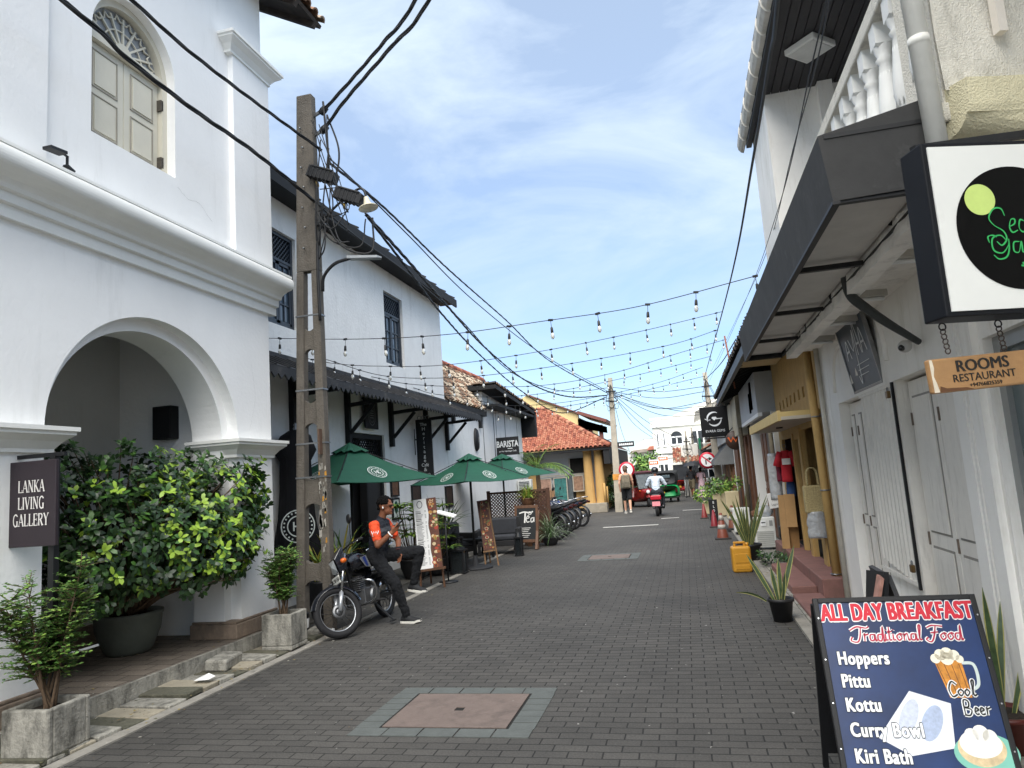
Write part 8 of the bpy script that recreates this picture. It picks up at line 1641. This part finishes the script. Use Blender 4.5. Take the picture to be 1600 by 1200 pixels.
# ================================================================== THREE WHEELERS
def tuktuk(label, loc, rz, body_c, top_c, s=1):
    """x forward"""
    t = T('three_wheeler', label, 'three wheeler', loc, rz); t.scale = (s, s, s); bm = M('tuk_' + body_c[1:], body_c, .3, .1, 5, coat=.5); tm = M('tuk_top_' + top_c[1:], top_c, .7, .12, 5); gl = M('tuk_glass', '#55646c', .08, .1, 3, trans=.2)
    def loft(secs, m, nm, n=16, p=.45):
        w = MB(); vs = []; fs = []
        for x, zc, hw, hh in secs:
            for j in range(n): a = 2 * math.pi * (j + .5) / n; c_, s_ = math.cos(a), math.sin(a); vs.append((x, hw * math.copysign(abs(c_) ** p, c_), zc + hh * math.copysign(abs(s_) ** p, s_)))
        for i in range(len(secs) - 1):
            for j in range(n): fs.append((i * n + j, i * n + (j + 1) % n, (i + 1) * n + (j + 1) % n, (i + 1) * n + j))
        w.add(vs, fs + [tuple(range(n)), tuple((len(secs) - 1) * n + j for j in range(n))[::-1]], m, True); return w.build(nm, t, False)
    b = loft([(-1.15, .62, .56, .28), (-1.12, .60, .62, .34), (-.3, .58, .64, .34), (-.28, .38, .64, .12), (.35, .36, .62, .10), (.42, .5, .56, .26), (.75, .62, .42, .30), (1.0, .60, .26, .22), (1.1, .58, .14, .12)], bm, 'body')
    loft([(-1.16, 1.30, .50, .30), (-1.08, 1.34, .58, .36), (-.4, 1.36, .60, .36), (-.38, 1.64, .60, .08), (.4, 1.64, .56, .07), (.62, 1.60, .48, .04)], tm, 'canopy')
    mb = MB(); mb.add([(.60, -.46, 1.57), (.60, .46, 1.57), (.86, .40, .88), (.86, -.40, .88)], [(0, 1, 2, 3), (3, 2, 1, 0)], gl); mb.build('windscreen', t, False); mb = MB()
    for s_ in (-1, 1): mb.bar((.61, s_ * .47, 1.6), (.87, s_ * .41, .86), .035, .035, black_paint); mb.bar((-.35, s_ * .58, 1.0), (-.3, s_ * .6, .5), .04, .04, black_paint)
    mb.bar((.61, -.47, 1.58), (.61, .47, 1.58), .035, .035, black_paint); mb.bar((.87, -.41, .87), (.87, .41, .87), .035, .035, black_paint); mb.bar((.73, 0, 1.2), (.76, .3, 1.05), .012, .012, black_paint); mb.build('windscreen_frame', t, False)
    mb = MB(); mb.box(-1.19, -.22, 1.32, -1.15, .22, 1.48, gl); mb.build('rear_window', t, False, bevel=.01)
    for c in ((.95, 0, .22), (-.75, .52, .22), (-.75, -.52, .22)): mb = MB(); mb.torus(c, .16, .06, rubber, (0, 1, 0), 24, 8); mb.lathe([(0, -.05), (.11, -.05), (.11, .05), (0, .05)], c, steel, 14, (0, 1, 0)); mb.build('wheel', t, False)
    mb = MB(); mb.ball((1.08, 0, .72), (.05, .09, .09), M('tuk_lamp', '#d7dbdc', .1)); mb.build('headlamp', t, False)
    for s_ in (-1, 1): mb = MB(); mb.box(-1.19, s_ * .5 - .06, .55, -1.14, s_ * .5 + .06, .72, MATS['tail_lens']); mb.build('tail_light', t, False); mb = MB(); mb.ball((.9, s_ * .36, .78), .04, MATS['amber_lens'], 8, 6); mb.build('indicator', t, False)
    mb = MB(); mb.box(-1.185, .12, .46, -1.16, .5, .58, M('plate_yellow', '#d0a632', .5)); mb.build('number_plate', t, False); mb = MB(); mb.box(-1.12, -.6, .22, -.2, .6, .3, black_paint); mb.build('bumper', t, False, bevel=.02); mb = MB(); mb.box(-.85, -.55, .5, -.45, .55, .85, dark_int); mb.box(.0, -.3, .45, .3, .3, .75, dark_int); mb.build('seat', t, False); return t
tuktuk('dark red three wheeler facing the camera beside the tourist', (-2.0, 34.2, 0), R(-78), '#7a1c20', '#4d1418', .96); tuktuk('green and black three wheeler driving away up the street', (-.98, 37.6, 0), R(87), '#148a4a', '#1f2124', .92); tuktuk('small red three wheeler far up the street beside the umbrella walkers', (-.25, 47, 0), R(88), '#b3202a', '#2a2022', .95)
# ================================================================== SCOOTER WITH RIDER
t = T('scooter', 'dark scooter with a red tail and pink plate ridden away up the street', 'scooter', (-1.14, 27.1, 0), R(88)); dkp = M('scooter_dark', '#1d1d22', .3, .1, 6, coat=.4)
for x, nm in ((-.55, 'rear_wheel'), (.62, 'front_wheel')): mb = MB(); mb.torus((x, 0, .25), .2, .06, rubber, (0, 1, 0), 26, 8); mb.lathe([(0, -.05), (.14, -.05), (.14, .05), (0, .05)], (x, 0, .25), steel, 14, (0, 1, 0)); mb.build(nm, t, False)
mb = MB(); mb.box(-.75, -.16, .42, -.05, .16, .72, dkp); mb.box(-.1, -.2, .25, .4, .2, .32, dkp); mb.add([(.4, -.22, .3), (.4, .22, .3), (.5, .2, .95), (.5, -.2, .95), (.5, -.2, .3), (.5, .2, .3), (.56, .16, .95), (.56, -.16, .95)], [(0, 1, 2, 3), (7, 6, 5, 4), (0, 3, 7, 4), (1, 5, 6, 2), (3, 2, 6, 7)], dkp); mb.build('body', t, False, bevel=.04); mb = MB(); mb.box(-.8, -.16, .70, .0, .16, .80, MATS['seat_vinyl']); mb.build('seat', t, False, bevel=.04)
mb = MB(); mb.box(-.86, -.19, .60, -.74, .19, .76, M('scooter_tail_red', '#a8182a', .2, .1)); mb.build('tail_light', t, False, bevel=.03); mb = MB(); mb.box(-.82, -.14, .38, -.79, .14, .54, M('plate_pink', '#d98a92', .5)); mb.build('number_plate', t, False); mb = MB(); mb.tube(smooth_path([(.42, -.34, 1.0), (.5, 0, .98), (.42, .34, 1.0)], 5), .02, black_paint)
for s in (-1, 1): mb.cyl((.44, s * .3, 1.0), (.48, s * .36, 1.2), .008, black_paint, n=5); mb.ball((.47, s * .38, 1.22), (.015, .06, .045), black_paint, 10, 6)
mb.build('handlebar', t, False); mb = MB(); mb.tube([(-.3, -.22, .3), (-.8, -.24, .36)], [.05, .06], M('exhaust_dark', '#3a3a3c', .4, .1, 9, metal=.7), 12); mb.build('exhaust', t, False)
t = T('person', 'scooter rider in a pale checked shirt and black helmet seen from behind', 'person', (-1.14, 27.1, 0), R(88)); caps = [(V((-.3, -.07, .88)), V((-.3, .07, .88)), .14, .14, 'b'), (V((-.28, 0, .95)), V((-.2, 0, 1.25)), .15, .16, 't'), (V((-.18, -.17, 1.36)), V((-.18, .17, 1.36)), .08, .08, 't'), (V((-.17, 0, 1.4)), V((-.13, 0, 1.52)), .055, .05, 's')]
for s in (-1, 1): caps += [(V((-.3, .11 * s, .86)), V((.15, .2 * s, .75)), .10, .085, 'b'), (V((.15, .2 * s, .75)), V((.12, .2 * s, .36)), .075, .055, 'b'), (V((.1, .2 * s, .34)), V((.26, .2 * s, .34)), .045, .04, 'k'), (V((-.17, .22 * s, 1.34)), V((-.1, .34 * s, 1.12)), .07, .06, 't'), (V((-.1, .34 * s, 1.12)), V((.38, .32 * s, 1.02)), .045, .035, 's'), (V((.38, .32 * s, 1.02)), V((.46, .30 * s, 1.02)), .035, .03, 's')]
figure('body', t, caps, [(V((-.1, 0, 1.60)), (.1, .085, .11), 's', None)], {'t': M('checked_shirt', '#b9c4d0', .8, .12, 9), 'b': M('dark_jeans', '#23272f', .8), 's': skin_d, 'k': sh_u}, .014, 4)
mb = MB(); mb.ball((-.1, 0, 1.645), (.15, .135, .14), M('helmet_black', '#121316', .2, coat=.5), 20, 14); mb.build('helmet', t, False); mb = MB(); ln = M('shirt_check_line', '#7f8da0', .8)
for i in range(5): mb.tube([(-.365 + .012 * abs(i - 2), -.12 + .06 * i, .98 + 0), (-.345 + .012 * abs(i - 2), -.12 + .06 * i, 1.3)], .006, ln, 4)
for i in range(5): mb.tube(smooth_path([(-.35 + .01 * i, -.12, 1.0 + .07 * i), (-.43 + .025 * i, 0, 1.0 + .07 * i), (-.35 + .01 * i, .12, 1.0 + .07 * i)], 3), .006, ln, 4)
mb.build('shirt_check', t, False)
# ================================================================== CAR, DISTANT PEOPLE, UMBRELLA
t = T('white_car', 'white hatchback parked beyond the umbrella walkers', 'car', (.95, 43.5, 0), R(90)); cw = M('car_white', '#d9dadb', .25, .03, 5, coat=.6); mb = MB(); secs = [(-1.9, .62, .66, .30), (-1.86, .62, .78, .38), (-1.2, .64, .82, .42), (1.2, .62, .82, .40), (1.7, .58, .76, .32), (1.9, .52, .6, .22)]; vs = []; fs = []; n = 16
for x, zc, hw, hh in secs:
    for j in range(n): a = 2 * math.pi * (j + .5) / n; c_, s_ = math.cos(a), math.sin(a); vs.append((x, hw * math.copysign(abs(c_) ** .4, c_), zc + hh * math.copysign(abs(s_) ** .4, s_)))
for i in range(len(secs) - 1):
    for j in range(n): fs.append((i * n + j, i * n + (j + 1) % n, (i + 1) * n + (j + 1) % n, (i + 1) * n + j))
mb.add(vs, fs + [tuple(range(n)), tuple((len(secs) - 1) * n + j for j in range(n))[::-1]], cw, True); mb.add([(-1.8, -.72, 1.0), (-1.8, .72, 1.0), (-1.45, .56, 1.5), (-1.45, -.56, 1.5), (.9, -.74, 1.0), (.9, .74, 1.0), (.2, .56, 1.5), (.2, -.56, 1.5)], [(2, 6, 7, 3), (0, 1, 2, 3), (1, 5, 6, 2), (0, 3, 7, 4), (5, 4, 7, 6)], cw); mb.build('body', t, False, bevel=.02)
mb = MB(); mb.add([(-1.79, -.6, 1.04), (-1.79, .6, 1.04), (-1.5, .48, 1.45), (-1.5, -.48, 1.45)], [(0, 1, 2, 3)], dark_glass); mb.build('rear_window', t, False)
o_ = t.children[-1]; o_.location = (-.012, 0, .01)
for s in (-1, 1): mb = MB(); mb.box(-1.91, s * .62 - .12, .72, -1.84, s * .62 + .12, .95, MATS['tail_lens']); mb.build('tail_light', t, False, bevel=.02)
for x in (-1.2, 1.2):
    for s in (-1, 1): mb = MB(); mb.torus((x, s * .72, .3), .23, .08, rubber, (0, 1, 0), 24, 8); mb.lathe([(0, -.06), (.18, -.06), (.18, .06), (0, .06)], (x, s * .74, .3), steel, 14, (0, 1, 0)); mb.build('wheel', t, False)
mb = MB(); mb.box(-1.925, -.24, .60, -1.9, .24, .72, MATS['plate_yellow']); mb.build('number_plate', t, False)
walker((.22, 40.0, 0), R(75), 'man in a dark shirt walking beneath the black umbrella', 1.74, None, skin_d, hair_b, .25, True, mats={'top': M('dark_shirt', '#1d1c20', .85), 'bottom': M('khaki_shorts', '#5b5240', .85)}, arm_up=True)
walker((.72, 40.3, 0), R(80), 'woman in a long pale pink dress walking beside the black umbrella', 1.6, None, skin_d, hair_b, .1, False, skirt=.34, mats={'top': M('pink_dress', '#d3b3bd', .85, .12, 8), 'bottom': M('pink_dress', '#d3b3bd'), 'sleeve': MATS['pink_dress']})
walker((-1.9, 55, 0), R(80), 'far pedestrian in dark clothes walking under the ochre awning', 1.7, None, skin_d, hair_b, .25, False, mats={'top': MATS['dark_shirt'], 'bottom': navy})
t = T('umbrella', 'black umbrella shading the two distant walkers', 'umbrella', (.42, 40.1, 0)); mb = MB(); n = 8; vs = [V((0, 0, 1.98))]; 
for k, (r_, z) in enumerate(((.26, 1.94), (.46, 1.86), (.6, 1.72))):
    for j in range(n * 3): a = 2 * math.pi * j / (n * 3); q = r_ * (1 - .06 * (k + 1) / 3 * (j % 3 != 0)); vs.append(V((q * math.cos(a), q * math.sin(a), z)))
fs = [(0, 1 + j, 1 + (j + 1) % 24) for j in range(24)]
for k in range(2):
    for j in range(24): fs.append((1 + 24 * k + j, 25 + 24 * k + j, 25 + 24 * k + (j + 1) % 24, 1 + 24 * k + (j + 1) % 24))
mb.add(vs, fs, M('umbrella_cloth', '#1b1d22', .6, .15, 5)); mb.build('canopy', t, False); mb = MB(); mb.cyl((0, 0, 1.98), (0, 0, 1.25), .01, steel, n=6); mb.build('handle', t, False)
# ================================================================== FAR END OF THE STREET
fw = M('far_white_wall', '#d5d3cb', .8, .04, 1, .1, 10, stain='#a8a598', samt=.2, sscale=(2, 2, .4)); far_win = M('far_window_dark', '#2c3034', .3, .2, 4)
wb = T('arched_window_building', 'bright white building with an arched upper window at the end of the street', 'building', (0, 52, 0)); mb = MB()
mb.box(-2.1, 52, -.6, 2.5, 60, 4.75, fw); mb.prism([(-2.2, 4.75), (2.6, 4.75), (2.6, 6.4), (.9, 5.9), (-.6, 5.35), (-1.2, 5.3), (-2.2, 5.0)], 'y', 51.9, 52.3, fw); mb.box(-2.2, 51.85, 4.62, 2.6, 52, 4.78, trim_white); mb.box(-2.15, 51.9, 2.75, 2.5, 52, 2.87, trim_white); mb.box(-2.2, 51.86, 5.18, -.6, 51.9, 5.3, trim_white); mb.build('wall', wb)
def fwin(par, x0, x1, z0, z1, y, arch=0, n=2):
    mb = MB(); mb.box(x0, y - .03, z0, x1, y - .005, z1, far_win)
    if arch: mb.prism([(x0, z1), (x1, z1)] + arc(((x0 + x1) / 2, z1), (x1 - x0) / 2, (x1 - x0) / 2, 0, math.pi, 12)[1:-1], 'y', y - .03, y - .005, far_win)
    o = mb.build('window', par); mb = MB()
    for i in range(n + 1): x = x0 + (x1 - x0) * i / n; mb.box(x - .04, y - .05, z0, x + .04, y - .03, z1, white_paint)
    mb.box(x0, y - .05, z1 - .04, x1, y - .03, z1 + .04, white_paint); mb.box(x0 - .05, y - .09, z0 - .1, x1 + .05, y - .03, z0, white_paint); ORG[o.name] = ORG[par.name]; mb.build('frame', o)
fwin(wb, -.85, -.05, 3.35, 3.85, 52, 1); fwin(wb, -1.85, -1.7, 3.3, 4.2, 52, 1, 1); fwin(wb, -1.4, -1.25, 3.3, 4.2, 52, 1, 1); fwin(wb, -1.8, -1.2, .9, 2.0, 52); fwin(wb, .6, 1.4, 3.3, 4.2, 52)
lb = T('tiled_far_building', 'old white building with tiled roof behind the roadside tree at the street end', 'building', (-4, 60, 0)); mb = MB(); mb.box(-9, 60, -.5, -2.2, 70, 3.0, fw); mb.prism([(-4.4, 3.0), (-2.2, 3.0), (-2.2, 4.15), (-3.1, 4.2), (-4.3, 3.5)], 'y', 60, 60.3, fw); mb.build('wall', lb); mb = MB(); mb.add([(-4.5, 59.4, 3.05), (-2.1, 59.4, 3.2), (-2.1, 62, 4.3), (-3.3, 62, 4.3)], [(0, 1, 2, 3), (3, 2, 1, 0)], M('far_grey_tile', '#6f665e', .9, .3, 3)); mb.add([(-3.0, 59.3, 3.25), (-2.05, 59.3, 3.3), (-2.05, 60.5, 3.8), (-2.6, 60.5, 3.8)], [(0, 1, 2, 3), (3, 2, 1, 0)], tile_orange[0]); mb.build('roof', lb); mb = MB(); mb.box(-4.4, 58.6, 1.7, -2.4, 60, 1.82, fw); mb.box(-4.4, 58.6, 1.82, -2.4, 58.7, 2.3, fw); mb.build('balcony', lb); fwin(lb, -4.0, -3.4, 2.1, 2.8, 60); fwin(lb, -3.1, -2.6, 2.1, 2.8, 60)
t = T('shop_awning', 'ochre shop awning at the far left end of the street', 'awning', (-3, 57, 1)); mb = MB(); mb.add([(-3.6, 56.2, 1.0), (-1.9, 56.2, 1.05), (-1.9, 58.4, 1.55), (-3.6, 58.4, 1.5), (-3.6, 56.2, .85), (-1.9, 56.2, .9)], [(0, 1, 2, 3), (0, 4, 5, 1), (3, 2, 1, 0)], M('ochre_awning', '#c08a35', .7, .1)); mb.build('canopy', t); mb = MB()
for x in (-3.55, -1.95): mb.cyl((x, 56.3, -.2), (x, 56.3, 1.0), .05, steel, n=6)
mb.build('post', t)
def tree(loc, label, h, r_, n, seed):
    t = T('tree', label, 'tree', loc); rr = random.Random(seed); mb = MB(); mb.tube([(0, 0, -.3), (.05, 0, h * .4), (0, 0, h * .7)], [.14, .11, .06], bark, 8); cl = [(rr.uniform(-.6, .6) * r_, rr.uniform(-.6, .6) * r_, h * rr.uniform(.5, .95)) for _ in range(9)]
    for c in cl: mb.tube(smooth_path([(0, 0, h * .4), (c[0] * .5, c[1] * .5, c[2] * .8), c], 3), .04, bark, 5)
    mb.build('trunk', t, False); mb = MB()
    for i in range(n): c = rr.choice(cl); d = rvec(rr); p = V(c) + d * r_ * .55 * rr.uniform(.4, 1.1); rosette(mb, p, d + V((0, 0, .4)), 5, .26, .12, [leaf_mid, leaf_pale, leaf_small], rr)
    mb.build('crown', t, False)
tree((-2.55, 48, 0), 'bright green roadside tree before the far white building', 2.5, 1.0, 330, 5)
for x, l, z in ((-1.95, 'orange and white hanging shop sign, lower one by the green tree', 2.0), (-1.35, 'orange and white hanging shop sign, higher one by the white building', 2.22)):
    t = T('hanging_sign', l, 'sign', (x, 46, z)); mb = MB(); mb.box(x - .3, 45.97, z - .28, x + .3, 46.03, z + .28, white_paint); mb.build('board', t); mb = MB(); mb.box(x - .28, 45.955, z - .02, x + .28, 45.97, z + .2, op)
    for i in range(4): mb.box(x - .22 + .11 * i, 45.95, z + .04, x - .14 + .11 * i, 45.955, z + .15, white_paint)
    mb.build('print', t); mb = MB(); mb.bar((x, 46, z + .3), (-.6, 46.2, z + .3), .04, .04, black_paint); mb.build('bracket', t)
# right-hand run of far shopfronts
rb = T('verandah_building', 'cluttered white shop building with a red tiled verandah and upper balcony', 'building', (1, 42, 0)); mb = MB(); mb.box(1.9, 34, -.3, 8, 52, 4.4, fw); mb.box(-.2, 43.5, -.4, 2.0, 52, 3.0, fw); mb.box(1.85, 34, 2.45, 1.9, 52, 2.6, trim_white); mb.build('wall', rb)
mb = MB(); tiles(mb, (-.75, 43.0, 1.95), (1, 0, 0), (0, 1, .62), 10, 7, .23, .24, tile_brown + tile_orange); tiles(mb, (.95, 36, 2.5), (0, 1, 0), (1, 0, .5), 28, 5, .25, .24, tile_orange + tile_brown); mb.box(.95, 36, 2.42, 2, 43, 2.48, black_wood); mb.build('verandah_roof', rb)
mb = MB(); mb.box(1.2, 34.5, 3.0, 1.9, 43, 3.1, concrete); 
for i in range(14): mb.box(1.22, 34.6 + .6 * i, 3.1, 1.25, 34.63 + .6 * i, 3.8, M('balcony_iron', '#6d6f6f', .6))
mb.box(1.2, 34.5, 3.78, 1.26, 43, 3.83, MATS['balcony_iron']); mb.build('balcony', rb); fwin(rb, .2, .8, .4, 1.6, 43.5); fwin(rb, 1.0, 1.6, .4, 1.6, 43.5)
mb = MB(); mb.add([(.7, 36, 4.35), (.7, 46, 4.35), (2.2, 46, 5.0), (2.2, 36, 5.0)], [(0, 1, 2, 3), (3, 2, 1, 0)], M('pale_sheet_roof', '#cfccc4', .6, .08)); mb.build('roof', rb)
for (y, x, l) in ((42.4, -.35, 'dark slanted shop awning under the red tiled verandah, left one'), (41.2, .25, 'dark slanted shop awning under the red tiled verandah, right one')):
    t = T('shop_awning', l, 'awning', (x, y, 1.5)); mb = MB(); mb.add([(x - .4, y - .7, 1.15), (x + .4, y - .7, 1.15), (x + .4, y + .7, 1.85), (x - .4, y + .7, 1.85), (x - .4, y - .7, 1.0), (x + .4, y - .7, 1.0)], [(0, 1, 2, 3), (0, 4, 5, 1), (3, 2, 1, 0)], M('charcoal_awning', '#26282c', .7)); mb.build('canopy', t); mb = MB()
    for q in (-.38, .38): mb.cyl((x + q, y - .65, -.1), (x + q, y - .65, 1.15), .03, steel, n=6)
    mb.build('post', t)
gs_ = T('grey_awning_shop', 'brown timber shop with a grey slanted awning behind the no turn sign', 'building', (1.6, 29, 0)); mb = MB(); mb.box(1.7, 26.5, 0, 8, 34, 3.9, cafe_wall); mb.box(1.62, 27, 0, 1.7, 33.5, 2.2, br_door); mb.box(1.5, 26.6, 2.5, 1.7, 34, 3.2, fw); mb.build('wall', gs_); mb = MB(); mb.add([(1.0, 26.8, 1.85), (1.0, 33, 1.85), (1.7, 33, 2.6), (1.7, 26.8, 2.6), (1.0, 26.8, 1.68), (1.0, 33, 1.68), (1.7, 26.8, 1.68)], [(0, 1, 2, 3), (0, 4, 5, 1), (0, 3, 6, 4), (3, 2, 1, 0)], M('grey_canvas', '#6d6f70', .75, .08)); mb.build('awning', gs_); mb = MB()
for i in range(6): y = 27.2 + 1.05 * i; mb = MB(); mb.box(1.56, y, .1, 1.62, y + .9, 2.15, br_door if i % 2 else M('light_timber_door', '#8a6340', .6, .2, 6)); mb.box(1.54, y + .15, .3, 1.56, y + .75, 1.0, br_door); mb.build('door', gs_); mb = MB(); tiles(mb, (1.1, 26.6, 3.2), (0, 1, 0), (1, 0, .5), 30, 5, .24, .24, tile_orange[:2] + tile_brown); mb.box(1.1, 26.6, 3.1, 2.2, 34, 3.17, wood_brown); mb.build('roof', gs_)
t = T('shade_net', 'dark grey shade netting with a green strip hung before the far verandah', 'net', (.9, 40.5, 1)); mb = MB(); n = 10; vs = []; fs = []
for i in range(n + 1):
    for j in range(n + 1): x = .72 + .5 * i / n * (.5 + .5 * j / n); vs.append((x, 40.3 + .12 * math.sin(i * 1.7), 3.2 - 2.2 * j / n))
for i in range(n):
    for j in range(n): a = i * (n + 1) + j; fs.append((a, a + 1, a + n + 2, a + n + 1))
mb.add(vs, fs, M('net_grey', '#5f6468', .8, .2, 9, alpha=.85)); mb.build('net', t); mb = MB(); mb.box(.78, 40.1, 2.6, .9, 40.14, 3.2, M('net_green', '#1f7a57', .8)); mb.build('strip', t)
far_pole((.15, 41.5, -.2), 3.9, 'short thin utility pole by the far verandah', 0, .5); far_pole((.55, 46.0, -.2), 4.3, 'distant utility pole before the arched window building', 0, .5)
# wider town so that the street ends in houses and trees, not in bare ground
for i, (x, y, w_, h, c) in enumerate(((-20, 75, 12, 4.5, 0), (14, 70, 10, 6, 0), (-24, 50, 10, 5, 1))):
    t = T('background_house', ['plain white house far behind the yellow house', 'plain white house far behind the right hand shops', 'plain white house hidden behind the cafe roofs'][i], 'house', (x, y, 0)); mb = MB(); mb.box(-w_ / 2, 0, -.5, w_ / 2, 8, h, fw); mb.build('wall', t, False); mb = MB(); mb.prism([(-w_ / 2 - .4, h), (w_ / 2 + .4, h), (0, h + 2)], 'y', -.4, 8.4, tile_orange[2]); mb.build('roof', t, False)
